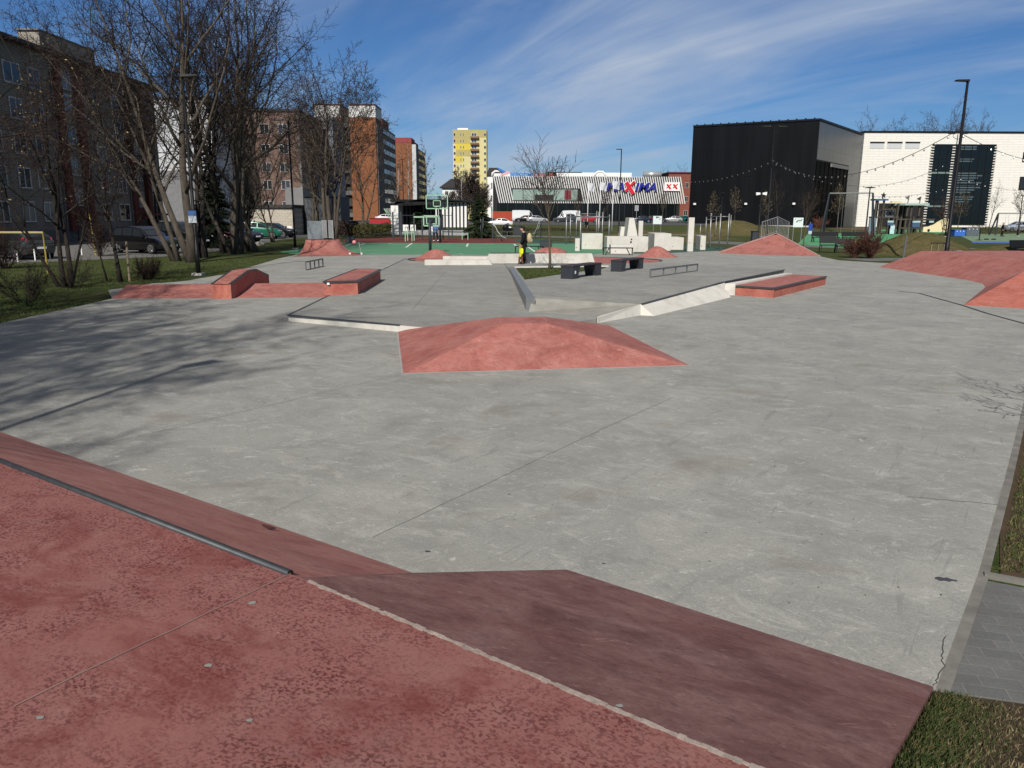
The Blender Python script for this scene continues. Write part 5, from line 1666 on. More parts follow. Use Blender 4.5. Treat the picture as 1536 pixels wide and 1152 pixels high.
shrub(gp(1229, 347), 28, 2.6, .8, 30, 'red-brown bush at the foot of the swing frame', plain('rusty_twig', (0.12, 0.05, 0.03), .9), 2, .02)

# small park trees
s1 = make_tree('sapling', 'small round-headed bare sapling before the black hall, behind the pull-up bars', 'tree', gp(1066, 347), 31, YOUNG, [((0, 0), (0, 0, 1), 4.2, .06)], BARK, TWIGB, twig_r=.016, buds=(plain('pale_leaf_bud', (0.20, 0.17, 0.08), .7), .35, .07))
again(s1, gp(1101, 343), 1.0, 'small round-headed bare sapling beside the turf mound before the black hall', (1.05, 1.05, 1.25))
again(s1, gp(1148, 348), 2.4, 'small bare sapling at the double lamp post before the black hall', (.9, .9, 1.0))
again(TS, gp(1166, 352), .9, 'slim tall bare tree behind the railing of the corner ramp', 1.15)
again(TC, gp(1205, 371), 2.0, 'slender bare young tree between the corner ramp and the blue sign', (.9, .9, .95))
again(s1, gp(1255, 349), 3.0, 'small budding tree in front of the hall corner entrance', (.9, .9, 1.2))
again(TC, gp(1410, 377), 4.2, 'young tree in a wooden brace beside the tall right lamp', (.85, .85, .8))
again(s1, gp(1435, 352), 5.2, 'budding sapling in front of the tall dark glazing', 1.0)
again(TS, gp(1482, 348), 3.3, 'spreading pale sapling against the white building', (1.0, 1.0, 1.15))
again(s1, gp(1528, 352), 1.4, 'budding sapling before the white building at the right edge', 1.1)
again(TC, gp(904, 346), 3.0, 'thin bare street tree in front of the striped store, near the white flagpoles', 1.5)
again(TC, gp(867, 345), 1.2, 'thin bare street tree before the store, behind the pull-up bars', 1.35)
again(TC, gp(993, 341), 4.6, 'thin bare street tree before the store under the two crosses', 1.5)

# birches, the round bare trees and conifers at the back
BI = make_tree('birch_tree', 'tall bare birch with drooping twigs right of the smaller orange tower', 'tree', gp(640, 331), 41, BIRCH, [((0, 0), (0, 0, 1), 17, .2)], BIRCHB, TWIGB, twig_r=.03)
BI.scale = (1.25, 1.25, 1.35)
again(BI, gp(613, 337), 1.0, 'bare birch in front of the smaller orange tower, left of the taller birch', (.8, .8, .85))
again(BI, gp(598, 339), 2.1, 'thin bare birch between the two orange towers', (.7, .7, .7))
RND = dict(LIME, n=(8, 7, 6, 5), ang=((14, 34), (18, 40), (22, 48), (28, 55)), len=(.58, .48, .44, .42), t0=(.14, .2, .15, .1), up=(.02, .05, .04, .02, .0), shrink=.4)
rq = random.Random(5)
RT = make_tree('bare_tree', 'dense dark egg-shaped bare tree in front of the yellow tower, the larger of two', 'tree', gp(697, 335), 42, RND,
               [((rq.uniform(-2.2, 2.2), rq.uniform(-1, 1)), (rq.uniform(-.16, .16), rq.uniform(-.1, .1), 1), rq.uniform(6.5, 9.0), .13) for _ in range(6)], BARK, plain('dark_twig_mass', (0.040, 0.030, 0.025), .9), twig_r=.030)
RT.scale = (1.1, 1.1, 1.05)
again(RT, gp(718, 335), 1.3, 'dense dark bare tree right of the egg-shaped one, before the yellow tower', (.72, .72, .82))
again(RT, gp(672, 334), 2.3, 'low dark bare tree left of the egg-shaped one', (.95, .95, .62))
again(RT, gp(655, 333), .8, 'low wide dark bare tree behind the stage roof', (1.0, 1.0, .48))
again(BI, gp(693, 336), 3.3, 'pale-stemmed birch among the dark bare trees by the yellow tower', (.85, .85, .6))
for i, (u, s, rz, lab) in enumerate(((1318, 1.05, .2, 'bare tree top showing above the white building roof, leftmost of four'), (1357, .98, 1.4, 'bare tree top above the white building roof, second from the left'),
                                     (1416, 1.15, 2.8, 'bare tree top above the white building roof, beside the tall lamp'), (1460, 1.05, 4.0, 'bare tree top above the white building roof, right of the tall lamp'))):
    again(TM, V(W(u, 200, 228).x, 228, 0), rz, lab, (1.3 * s, 1.3 * s, 1.62 * s))
again(T3, V(W(1002, 300, 250).x, 250, 0), 1.0, 'bare tree behind the store roof near its right end', .92)
again(T3, V(W(1030, 300, 262).x, 262, 0), 2.0, 'bare tree behind the red brick building', 1.0)


def spruce(loc, h, w, seed, label, m):
    r = random.Random(seed)
    t = thing('spruce_tree', label, 'tree', loc)
    MB().tube([V(0, 0, -.05), V(0, 0, h * .97)], [h * .022, .01], 6).build('trunk', BARKD, t)
    b = MB()
    n = int(46 * h)
    for i in range(n):
        f = (i / n) ** .8
        z = h * (.05 + .93 * f)
        L = w * (1 - f) ** .85 * r.uniform(.7, 1.12) + .06
        a = r.uniform(0, 6.3)
        d = V(cos(a), sin(a), -.22 + .35 * f)
        o = V(0, 0, z)
        k = 5
        for j in range(k):
            q = o + d * L * (j + .5) / k + V(0, 0, -.10 * L * (j / k) ** 2)
            for s in (-1, 1, .2):
                sd = V(-sin(a), cos(a), 0) * s
                tip = q + (d * .55 + sd * .8).normalized() * L * .30 + V(0, 0, -.07 * L)
                wv = V(0, 0, .05 * L + .02)
                b.add([q, q.lerp(tip, .5) + wv, tip, q.lerp(tip, .5) - wv], [(0, 1, 2, 3)])
        b.add([o, o + d * L * .5 + V(0, 0, .03), o + d * L, o + d * L * .5 - V(0, 0, .03)], [(0, 1, 2, 3)])
    b.build('crown', m, t, False, False)
    return t


SPR = mat('spruce_needles', (0.022, 0.036, 0.016), 0.9, 0.15, 0, 0.5, 3)
spruce(gp(628, 352), 4.4, 1.15, 1, 'narrow dark spruce in front of the stage, left of the backboards', SPR)
spruce(gp(719, 357), 4.5, 1.75, 2, 'dark spruce at the right end of the stage', SPR)
spruce(gp(599, 345), 5.2, 1.5, 3, 'small dark spruce between the two orange towers', SPR)
sp_ = spruce(gp(322, 371), 7.6, 1.5, 4, 'dark ragged conifer among the bare trees behind the left lamp post', mat('dark_conifer_needles', (0.016, 0.024, 0.013), .9, .15, 0, .5, 3))  # needles of a darker green than the other spruces


def hedge(a, b, d, h, seed, label, m, n=2600):
    r = random.Random(seed)
    t = thing('hedge', label, 'hedge', a)
    L = (b - a).length; ang = math.atan2(b.y - a.y, b.x - a.x); t.rotation_euler = (0, 0, ang)
    mb = MB()
    for i in range(n):
        x, y = r.uniform(0, L), r.uniform(-d, d)
        zt2 = h * (1 + .12 * sin(x * 1.3) + .1 * sin(x * 3.7)) * (1 - .35 * (abs(y) / d) ** 2)
        z = zt2 * r.uniform(.02, 1) ** .6
        s = r.uniform(.06, .14)
        v1 = V(r.gauss(0, 1), r.gauss(0, 1), r.gauss(0, 1) + .4).normalized(); v2 = v1.orthogonal().normalized()
        c = V(x, y, z)
        mb.add([c - v2 * s * .4, c + v1 * s, c + v2 * s * .4, c - v1 * s], [(0, 1, 2, 3)])
    mb.build('foliage', m, t, False, False)
    return t


hedge(V(W(536, 345, 78).x, 78, 0), V(W(586, 345, 84).x, 84, 0), .8, 1.35, 1, 'clipped dark olive hedge beyond the ball court', m_blades('olive_hedge_leaf', (0.035, 0.040, 0.012), (0.06, 0.055, 0.014), (0.085, 0.07, 0.02)))
hedge(V(W(505, 340, 86).x, 86, 0), V(W(534, 340, 82).x, 82, 0), .8, 1.5, 2, 'bare brown hedge left of the olive hedge', m_blades('brown_hedge_twig', (0.03, 0.022, 0.018), (0.05, 0.034, 0.028), (0.06, 0.04, 0.03)))
hedge(V(W(1455, 340, 120).x, 120, 0), V(W(1600, 340, 124).x, 124, 0), .8, 1.1, 3, 'low clipped hedge along the foot of the white building', m_blades('low_hedge_leaf', (0.03, 0.032, 0.012), (0.05, 0.045, 0.016), (0.05, 0.04, 0.02)))
hedge(V(W(722, 336, 116).x, 116, 0), V(W(915, 336, 116).x, 116, 0), .9, .5, 4, 'long low verge hedge in front of the store car park', m_blades('verge_leaf', (0.035, 0.036, 0.014), (0.055, 0.045, 0.02), (0.06, 0.045, 0.025)), 4000)

# grass blades: the near verges, sparse tufts on the left lawn
BL1 = m_blades('grass_blade_mix', (0.030, 0.060, 0.010), (0.060, 0.085, 0.020), (0.17, 0.13, 0.06))
rg = random.Random(99)


def blades(name, pick, n, h0, h1, m, z=-.03, wd=.004):
    mb = MB()
    for _ in range(n):
        p = pick()
        if p is None: continue
        h = rg.uniform(h0, h1); a = rg.uniform(0, 6.3); l = rg.uniform(.3, 1.6) * h
        t_ = V(cos(a) * l, sin(a) * l, h); s = V(-sin(a), cos(a), 0) * wd * rg.uniform(.7, 1.4)
        c = V(p[0], p[1], p[2] if len(p) > 2 else z)
        mb.v += [tuple(c - s), tuple(c + s), tuple(c + t_ * .6 + s * .7 + V(0, 0, h * .12)), tuple(c + t_)]
        k = len(mb.v)
        mb.f += [(k - 4, k - 3, k - 2), (k - 4, k - 2, k - 1)]
    return tag(mb.build(name, m, None, False, False), kind='stuff')


def edge_x(y):
    for (x0, y0), (x1, y1) in zip(edge[:-1], edge[1:]):
        if y0 <= y <= y1: return x0 + (x1 - x0) * (y - y0) / (y1 - y0)
    return 99


def pick_right():
    y = rg.uniform(5.05, 13.5)
    x = edge_x(y) + .135 + abs(rg.gauss(0, 1)) * (.28 if rg.random() < .75 else 1.0)
    return (x, y)


def corner(near, far):
    def pick():
        q = be.lerp(rt, rg.random() ** .8)
        o = near + abs(rg.gauss(0, far))
        p = q + dr * o + V(rg.uniform(-.05, .05), rg.uniform(-.05, .05), 0)
        h = VERGE.ray_cast(V(p.x, p.y, 5), V(0, 0, -1))
        if h[0] is None or p.y > 3.64 - .27 * (p.x - 2.24): return None
        return (p.x, p.y, h[0].z - .004)
    return pick


blades('grass', pick_right, 15000, .012, .038, BL1)
blades('grass', corner(.01, .10), 8000, .012, .036, m_blades('verge_green_blade', (0.016, 0.034, 0.006), (0.032, 0.050, 0.011), (0.10, 0.08, 0.038)), -.03, .0019)
blades('grass', corner(.04, .28), 9000, .006, .022, m_blades('dry_blade_mix', (0.030, 0.036, 0.012), (0.075, 0.060, 0.03), (0.22, 0.17, 0.095)), -.03, .0019)
BL2 = m_blades('lawn_blade', (0.028, 0.052, 0.012), (0.06, 0.088, 0.020), (0.12, 0.115, 0.05))


def pick_lawn():
    y = 14 + 28 * rg.random() ** 1.6
    x = -11.62 - abs(rg.gauss(0, 5.0)) if y < 22 else (-13.8 if y < 28 else -12.4) - abs(rg.gauss(0, 6))
    return (x, y) if x > -24 else None


blades('grass', pick_lawn, 52000, .02, .055, BL2, -.03, .006)


def pick_strip():
    a = gi
    s, q = rg.random(), rg.random()
    p = (a[0].lerp(a[1], s)).lerp((a[4].lerp(a[2], s)), q)
    return (p.x, p.y, p.z + .008)


tag(blades('grass', pick_strip, 7000, .015, .035, BL2, zB(32) + .01, .008), kind='stuff')
# specks of litter on the floor and leaves on the deck
lt = MB()
for _ in range(620):
    y = 4 + 16 * rg.random() ** 1.5; x = rg.uniform(-.62, .62) * y
    if x > edge_x(y) - .1 or y < 6.1 - .7 * x * .95: continue
    s = rg.uniform(.004, .012) * (2.2 if rg.random() < .06 else 1); a = rg.uniform(0, 3)
    c = V(x, y, .004)
    lt.poly([c + V(cos(a) * s, sin(a) * s, .002), c + V(-sin(a) * s * .5, cos(a) * s * .5, 0), c - V(cos(a) * s, sin(a) * s, 0), c + V(sin(a) * s * .5, -cos(a) * s * .5, .003)])
tag(lt.build('litter_specks', m_blades('speck_mix', (0.04, 0.035, 0.03), (0.2, 0.18, 0.15), (0.7, 0.7, 0.66)), None, False, False), kind='stuff')

# ================================================================== VEHICLES
TYRE = plain('tyre_rubber', (0.012, 0.012, 0.012), .85, .2)
RIMM = plain('alloy_rim', (0.50, 0.50, 0.52), .3, .5, .8)
CGLASS = plain('car_glass', (0.015, 0.018, 0.022), .04, .9)
HLAMP = plain('headlight_glass', (0.75, 0.77, 0.80), .1, .8)
TLAMP = plain('tail_light_red', (0.42, 0.015, 0.02), .15, .7)
PLATEM = plain('number_plate_white', (0.7, 0.7, 0.68), .5)

CARS = {  # t, floor, belt, roof, half width at belt, half width at roof
    'suv': (4.45, [(0, .50, .88, .90, .70, .68), (.02, .36, 1.00, 1.08, .82, .76), (.07, .30, 1.04, 1.42, .88, .68), (.14, .28, 1.05, 1.60, .91, .68), (.32, .26, 1.04, 1.66, .92, .69), (.50, .26, 1.02, 1.62, .92, .68), (.60, .26, 1.00, 1.42, .92, .70), (.71, .26, .99, 1.05, .91, .82), (.86, .28, .92, .95, .89, .78), (.95, .32, .78, .82, .83, .70), (1.0, .42, .66, .70, .70, .60)]),
    'hatch': (4.1, [(0, .48, .84, .86, .66, .64), (.02, .34, .94, 1.00, .80, .74), (.06, .28, .98, 1.22, .85, .66), (.15, .26, .98, 1.44, .87, .64), (.34, .24, .97, 1.49, .88, .64), (.52, .24, .95, 1.44, .88, .64), (.62, .24, .94, 1.24, .88, .66), (.73, .24, .92, .97, .87, .78), (.88, .26, .84, .87, .85, .74), (.96, .30, .70, .74, .79, .66), (1.0, .38, .60, .63, .68, .58)]),
    'sedan': (4.6, [(0, .45, .86, .88, .68, .64), (.02, .32, .96, 1.00, .80, .74), (.12, .28, .98, 1.02, .86, .76), (.18, .26, .98, 1.16, .87, .68), (.27, .24, .97, 1.40, .88, .64), (.42, .24, .96, 1.46, .88, .64), (.55, .24, .95, 1.41, .88, .64), (.64, .24, .94, 1.20, .88, .66), (.73, .24, .92, .96, .87, .78), (.88, .26, .84, .87, .85, .74), (.96, .30, .70, .74, .79, .66), (1.0, .38, .60, .63, .68, .58)]),
    'van': (5.3, [(0, .40, 1.20, 2.40, .90, .84), (.01, .32, 1.20, 2.52, .96, .86), (.06, .30, 1.22, 2.56, .98, .88), (.40, .30, 1.22, 2.58, .98, .88), (.72, .30, 1.22, 2.52, .98, .86), (.78, .30, 1.22, 2.20, .97, .82), (.88, .30, 1.20, 1.30, .95, .86), (.96, .34, 1.02, 1.08, .90, .80), (1.0, .44, .80, .84, .78, .70)]),
}


def car(name, label, style, paint, loc, rz, glassy=True, wheel=.33, group=None):
    L, S = CARS[style]
    t = thing(name, label, 'van' if style == 'van' else 'car', loc, rz, group)
    b = MB()
    for (f, zb, ze, zr, w, wr) in S:
        x = (f - .5) * L
        wm = w * 1.02
        b.v += [(x, -w * .9, zb), (x, -wm, zb + (ze - zb) * .35), (x, -wm, zb + (ze - zb) * .78), (x, -w * .98, ze), (x, -wr - .02, zr - .05), (x, -wr * .82, zr), (x, wr * .82, zr), (x, wr + .02, zr - .05), (x, w * .98, ze), (x, wm, zb + (ze - zb) * .78), (x, wm, zb + (ze - zb) * .35), (x, w * .9, zb)]
    n = 12
    for i in range(len(S) - 1):
        for k in range(n):
            a, c = i * n + k, i * n + (k + 1) % n
            b.f.append((a, c, c + n, a + n))
    b.f.append(tuple(reversed(range(n)))); b.f.append(tuple((len(S) - 1) * n + k for k in range(n)))
    body = b.build('body', paint, t, True)
    m = body.modifiers.new('edge', 'EDGE_SPLIT'); m.split_angle = RAD(38)

    def at(f):
        for a, c in zip(S[:-1], S[1:]):
            if a[0] <= f <= c[0]:
                q = (f - a[0]) / (c[0] - a[0])
                return [a[i] + (c[i] - a[i]) * q for i in range(6)]

    def sidept(f, h, s, o=.012):
        _, zb, ze, zr, w, wr = at(f)
        return V((f - .5) * L, s * (w * .98 + (wr + .02 - w * .98) * h + o), ze + (zr - .05 - ze) * h)
    segs = {'van': [(.73, .83)], 'sedan': [(.20, .42), (.435, .66)], 'hatch': [(.10, .28), (.295, .46), (.475, .66)], 'suv': [(.10, .27), (.285, .45), (.465, .65)]}[style]
    for s in (-1, 1):
        for fa, fb in segs:
            g = MB()
            k = 6
            lo = [sidept(fa + (fb - fa) * i / k, .08, s) for i in range(k + 1)]
            hi = [sidept(fa + (fb - fa) * i / k, .90, s) for i in range(k + 1)]
            g.v += [tuple(p) for p in lo + hi]
            g.f += [(i, i + 1, k + 2 + i, k + 1 + i) for i in range(k)]
            g.build('window', CGLASS, t)
        for f in ((.19, .80) if style != 'van' else (.18, .82)):
            x = (f - .5) * L
            w = MB().lathe([(wheel * .62, -.11), (wheel * .95, -.11), (wheel, -.07), (wheel, .07), (wheel * .95, .11), (wheel * .62, .11)], (x, s * (S[4][4] - .06), wheel), 20, 'Y').build('wheel', TYRE, t, False)
            r = MB().lathe([(wheel * .60, -.02), (wheel * .60, .02)], (x, s * (S[4][4] + .045), wheel), 16, 'Y')
            ro = r.build('rim_well', plain('rim_dark', (0.02, 0.02, 0.02)), w)
            sp = MB()
            for k in range(5):
                a = 2 * pi * k / 5 + .3
                sp.bar(V(x + cos(a) * .03, s * (S[4][4] + .072), wheel + sin(a) * .03), V(x + cos(a) * wheel * .60, s * (S[4][4] + .066), wheel + sin(a) * wheel * .60), .085, .05)
            for k in range(20):
                a, c = 2 * pi * k / 20, 2 * pi * (k + 1) / 20
                sp.bar(V(x + cos(a) * wheel * .61, s * (S[4][4] + .066), wheel + sin(a) * wheel * .61), V(x + cos(c) * wheel * .61, s * (S[4][4] + .066), wheel + sin(c) * wheel * .61), .035, .05)
            sp.build('rim', RIMM, w)
        _, zb, ze, zr, w, wr = at(.955)
        MB().prism([V((.90 - .5) * L, s * (at(.90)[4] * .99), at(.9)[2] - .16), V((.975 - .5) * L, s * w * .90, at(.97)[2] - .12), V((.965 - .5) * L, s * w * .62, at(.97)[2] - .10), V((.90 - .5) * L, s * w * .8, at(.9)[2] - .2)],
                   [V((.89 - .5) * L, s * (at(.90)[4] * .985), at(.9)[2] - .02), V((.965 - .5) * L, s * w * .93, at(.97)[2] + .03), V((.965 - .5) * L, s * w * .62, at(.97)[2] + .05), V((.90 - .5) * L, s * w * .8, at(.9)[2])]).build('headlight', HLAMP, t)
        hz = 1.02 if style == 'suv' else .95
        hz = 1.1 if style == 'van' else hz
        MB().prism([V((.0 - .5) * L + .04, s * .62, hz - .22), V((.055 - .5) * L, s * (S[2][4] + .012), hz - .14), V((.08 - .5) * L, s * (S[2][4] * .9), hz - .12), V(.05 - .5 * L + .1, s * .6, hz - .2)],
                   [V((.02 - .5) * L, s * .66, hz + .12), V((.075 - .5) * L, s * (S[2][4] - .05), hz + .2), V((.09 - .5) * L, s * .7, hz + .2), V(.12 - .5 * L + .1, s * .6, hz + .1)]).build('tail_light', TLAMP, t)
        MB().prism([V((.66 - .5) * L, s * (w + .06), 1.0), V((.69 - .5) * L, s * (w + .06), 1.0), V((.69 - .5) * L, s * (w + .24), 1.0), V((.66 - .5) * L, s * (w + .22), 1.0)],
                   [V((.66 - .5) * L, s * (w + .06), 1.14), V((.68 - .5) * L, s * (w + .06), 1.14), V((.68 - .5) * L, s * (w + .24), 1.14), V((.66 - .5) * L, s * (w + .22), 1.14)]).build('door_mirror', paint, t)
    # windscreens

    def screen(fa, fb, nm):
        a, c = at(fa), at(fb)
        pa, pb = V((fa - .5) * L, 0, a[3]), V((fb - .5) * L, 0, c[3])
        nrm = V(-(pb.z - pa.z), 0, pb.x - pa.x).normalized() * .014
        q = []
        for p, st_ in ((pa, a), (pb, c)):
            for s in (-1, 1): q.append(p + nrm + V(0, s * st_[5] * .84, 0))
        MB().add(q, [(0, 1, 3, 2)]).build(nm, CGLASS, t)
    if style == 'van': screen(.785, .875, 'windscreen')
    elif style == 'sedan': screen(.565, .635, 'windscreen'); screen(.645, .72, 'windscreen'); screen(.185, .265, 'rear_window')
    else: screen(.525, .595 if style == 'suv' else .615, 'windscreen'); screen(.61 if style == 'suv' else .63, .70, 'windscreen'); screen(.025, .065 if style == 'suv' else .055, 'rear_window'); screen(.075 if style == 'suv' else .065, .135, 'rear_window')
    MB().cbox(V(L * .5 + .005, 0, .50), .03, .52, .11).build('number_plate', PLATEM, t)
    MB().cbox(V(-L * .5 - .005, 0, .62), .03, .52, .11).build('number_plate', PLATEM, t)
    MB().box(-L * .43, L * .43, -.6, .6, .18, .30).build('underbody', plain('underbody_black', (0.01, 0.01, 0.01)), t)
    return t


def paint(name, c): return plain(name, c, .22, .5, .15, .7)


BLKP, GRYP, REDP, BLUP, GRNP, SILP, WHTP = (paint('black_car_paint', (0.006, 0.006, 0.007)), paint('graphite_car_paint', (0.045, 0.05, 0.055)), paint('dark_red_car_paint', (0.10, 0.010, 0.012)),
                                            paint('navy_car_paint', (0.012, 0.018, 0.035)), paint('green_car_paint', (0.01, 0.12, 0.07)), paint('silver_car_paint', (0.38, 0.39, 0.40)), paint('white_car_paint', (0.72, 0.72, 0.70)))


def cl_(u, v, D, z=-.02): return V(W(u, v, D).x, D, z)


PL = 'cars parked behind the left lawn'
car('parked_car', 'graphite hatchback with a big red tail light, behind the yellow frame on the left', 'hatch', GRYP, cl_(30, 388, 42), RAD(152), group=PL)
SUV = car('parked_car', 'glossy black five-door crossover parked side-on behind the staked young tree', 'suv', BLKP, cl_(221, 378, 48.5), RAD(-22), group=PL)
car('parked_car', 'tall black car with a silver roof rail behind the two-forked tree', 'suv', BLKP, cl_(276, 372, 56), RAD(-28), group=PL).scale = (1.05, 1.05, 1.12)
rr2 = [o for o in bpy.data.objects if o.name.startswith('parked_car') and o.parent is None][-1]
for s in (-1, 1): MB().bar(V(-1.4, s * .64, 1.66), V(.5, s * .64, 1.65), .05).build('roof_rail', RIMM, rr2)
car('parked_car', 'dark red car mostly hidden by the bare stems right of the lamp post', 'hatch', REDP, cl_(326, 362, 64), RAD(-30), group=PL)
car('parked_car', 'navy car with silver wheels parked left of the green car', 'sedan', BLUP, cl_(357, 360, 68), RAD(-24), group=PL)
car('parked_car', 'bright green estate car in front of the beige garage', 'hatch', GRNP, cl_(391, 353, 76), RAD(8), group=PL).scale = (1.0, 1.0, 1.12)
car('parked_car', 'black hatchback with its nose to the right in front of the garage wall', 'hatch', BLKP, cl_(414, 353, 81), RAD(-10), group=PL)
car('parked_car', 'black SUV with bright headlights facing the camera behind the quarter pipe railing', 'suv', BLKP, cl_(516, 346, 92), RAD(-118))
car('parked_car', 'white and black car seen through the railing of the quarter pipe', 'hatch', SILP, cl_(470, 345, 96), RAD(-140))
car('parked_car', 'pale blue-white car beside the big tree at the orange tower', 'suv', WHTP, cl_(489, 330, 128), RAD(-80))
car('parked_car', 'white car above the red barrier wall', 'sedan', WHTP, cl_(581, 327, 150, .9), RAD(10))
structure('verge_bank', MB().add([V(-40, 117, -.03), V(38, 117, -.03), V(38, 122, .72), V(-40, 122, .72), V(50, 199.5, .72), V(-40, 199.5, .72), V(60, 117, -.03), V(66, 199.5, -.03)], [(0, 1, 2, 3), (3, 2, 4, 5), (1, 6, 7, 4, 2)]), GRASS)
structure('raised_car_park', MB().add([V(-36, 130, .735), V(37, 130, .735), V(47, 199.4, .735), V(-38, 199.4, .735)], [(0, 1, 2, 3)]), ASPH)
PS = 'cars parked in front of the striped store'
car('white_van', 'white delivery van with windscreen to the right in front of the store', 'van', WHTP, cl_(786, 325, 176, .74), 0, group=PS)
car('parked_car', 'small black hatchback parked beside the white van', 'hatch', BLKP, cl_(787, 327, 168, .74), RAD(175), group=PS)
car('parked_car', 'silver sedan right of the small black hatchback at the store', 'sedan', SILP, cl_(806, 327, 166, .74), RAD(2), group=PS)
car('parked_car', 'dark SUV with a white roof line right of the young terrace tree at the store', 'suv', GRYP, cl_(847, 327, 160, .74), RAD(180), group=PS).scale = (1.05, 1.05, 1.1)
car('white_van', 'white van behind the dark SUV at the store', 'van', WHTP, cl_(852, 325, 178, .74), RAD(180), group=PS)
car('parked_car', 'white sedan left of the stroller on the car park edge', 'sedan', WHTP, cl_(749, 335, 132, .3), RAD(180), group=PS)
car('parked_car', 'dark blue car left of the orange panel wall of the store', 'sedan', BLUP, cl_(727, 327, 165, .74), RAD(4), group=PS)
car('parked_car', 'dark sedan behind the leaning concrete block at the store', 'sedan', BLUP, cl_(962, 327, 168, .74), RAD(180), group=PS)
car('parked_car', 'dark hatchback under the two red crosses at the store', 'hatch', GRYP, cl_(985, 328, 172, .74), RAD(0), group=PS)
car('parked_car', 'pale silver car near the brick building by the black hall', 'sedan', SILP, cl_(1010, 325, 180, .74), RAD(175), group=PS)
car('parked_car', 'teal car tucked against the black hall corner', 'hatch', paint('teal_car_paint', (0.02, 0.17, 0.19)), cl_(1029, 325, 185, .74), RAD(5), group=PS)
car('parked_car', 'silver and blue car at the right edge before the white building', 'hatch', paint('silver_blue_paint', (0.36, 0.40, 0.48)), cl_(1527, 334, 128), RAD(178)).scale = (1.1, 1.1, 1.15)
car('parked_car', 'red car partly hidden behind the pull-up bars', 'hatch', paint('red_car_paint', (0.4, 0.015, 0.02)), cl_(884, 328, 170, .74), RAD(0), group=PS)

# ================================================================== STREET FURNITURE


def lamp(label, loc, h, head='arm', rz=0.0, r0=.075, sign=False):
    t = thing('street_lamp', label, 'street lamp', loc, rz)
    MB().tube([V(0, 0, -.05), V(0, 0, 1.0), V(0, 0, 1.02), V(0, 0, h)], [r0 * 1.25, r0 * 1.2, r0, r0 * .62], 10).build('pole', BLACK, t, True)
    MB().box(-.2, .2, -.2, .2, -.05, .07).build('foot', mat('pale_foot_concrete', (0.42, 0.41, 0.38)), t)
    if head == 'arm':
        MB().prism([V(-.05, -.13, h - .03), V(.62, -.16, h + .0), V(.62, .16, h + .0), V(-.05, .13, h - .03)], [V(-.05, -.10, h + .08), V(.60, -.13, h + .06), V(.60, .13, h + .06), V(-.05, .10, h + .08)]).build('lamp_head', BLACK, t)
    elif head == 'double':
        for s in (-1, 1):
            MB().tube([V(0, 0, h - .6), V(s * .55, 0, h - .32), V(s * .55, 0, h)], .03, 6).build('arm', BLACK, t)
            MB().prism([V(s * .35, -.13, h), V(s * 1.15, -.13, h + .02), V(s * 1.15, .13, h + .02), V(s * .35, .13, h)], [V(s * .35, -.1, h + .1), V(s * 1.15, -.1, h + .08), V(s * 1.15, .1, h + .08), V(s * .35, .1, h + .1)]).build('lamp_head', BLACK, t)
    elif head == 'disc':
        MB().lathe([(.05, h), (.36, h + .02), (.36, h + .06), (.06, h + .10)], n=16).build('lamp_head', BLACK, t)
    elif head == 'flood':
        for s, a in ((-1, .2), (1, .3)):
            MB().prism([V(s * .10, -.12, h - .02), V(s * .46, -.12, h - .10), V(s * .46, .12, h - .10), V(s * .10, .12, h - .02)], [V(s * .12, -.12, h + .14), V(s * .5, -.12, h + .08 + a * .4), V(s * .5, .12, h + .08 + a * .4), V(s * .12, .12, h + .14)]).build('lamp_head', plain('floodlight_white', (0.75, 0.75, 0.74), .3), t)
    return t


l1 = lamp('tall black lamp post with a blue and white sign, on the left lawn', G(298, 412), W(283, 115, 31.3).z, 'arm', 0)
MB().box(-.17, .14, -.13, -.10, 2.05, 2.52).build('sign_panel', plain('sign_pale', (0.42, 0.47, 0.52), .5), l1)
MB().box(-.17, .14, -.14, -.131, 2.33, 2.52).build('blue_panel', plain('sign_mid_blue', (0.03, 0.09, 0.24), .5), l1)
text3d('white_mark', 'i', .2, plain('sign_dark_mark', (0.03, 0.04, 0.08)), l1, V(-.04, -.133, 2.1), .004)
lamp('double-headed black lamp post behind the left quarter pipe', G(443, 373), W(433, 184, 56).z, 'double', 0)
lamp('thin dark lamp post before the smaller orange tower', cl_(606, 330, 118), W(600, 239, 118).z, 'disc', 0)
lamp('tall black lamp post in front of the blue store lettering', cl_(928, 350, 92), W(931, 224, 92).z, 'arm', RAD(180), .09)
l5 = lamp('double-headed black lamp post in front of the black hall with light strings', cl_(1150, 352, 74), W(1157, 190, 74).z, 'double', 0, .08)
l6 = lamp('very tall black lamp post rising from behind the long red bank on the right', cl_(1420, 376, 42), W(1440, 121, 42).z, 'arm', RAD(180), .10)
l6.children[0].location = (0, 0, 0)
lamp('small black lamp post with a flat disc head beside the reddish bushes', cl_(1296, 372, 56), W(1302, 282, 56).z, 'disc', 0, .06)
lamp('short black post with two white floodlights left of the corner ramp', cl_(1137, 358, 72), W(1139, 291, 72).z, 'flood', 0, .07)
lamp('small thin black lamp post between the pull-up bars and the turf mound', cl_(1080, 350, 86), W(1082, 290, 86).z, 'disc', 0, .06)
l9 = lamp('distant double-headed lamp in front of the tall dark glazing', cl_(1419, 346, 96), W(1423, 201, 96).z, 'double', 0, .08)
lamp('small black lamp post in front of the white building at the right edge', cl_(1527, 345, 100), W(1530, 294, 100).z, 'disc', 0, .07)
lamp('thin black lamp post before the wide trunk group beside the quarter pipe fence', cl_(505, 350, 78), W(501, 330, 78).z + 1.2, 'disc', 0, .06)
lamp('lamp post left of the platform, outside the picture, casting a long shadow on the floor', V(-6.95, 1.45, -.03), 8.9, 'arm', RAD(58), .07)


BULB = None


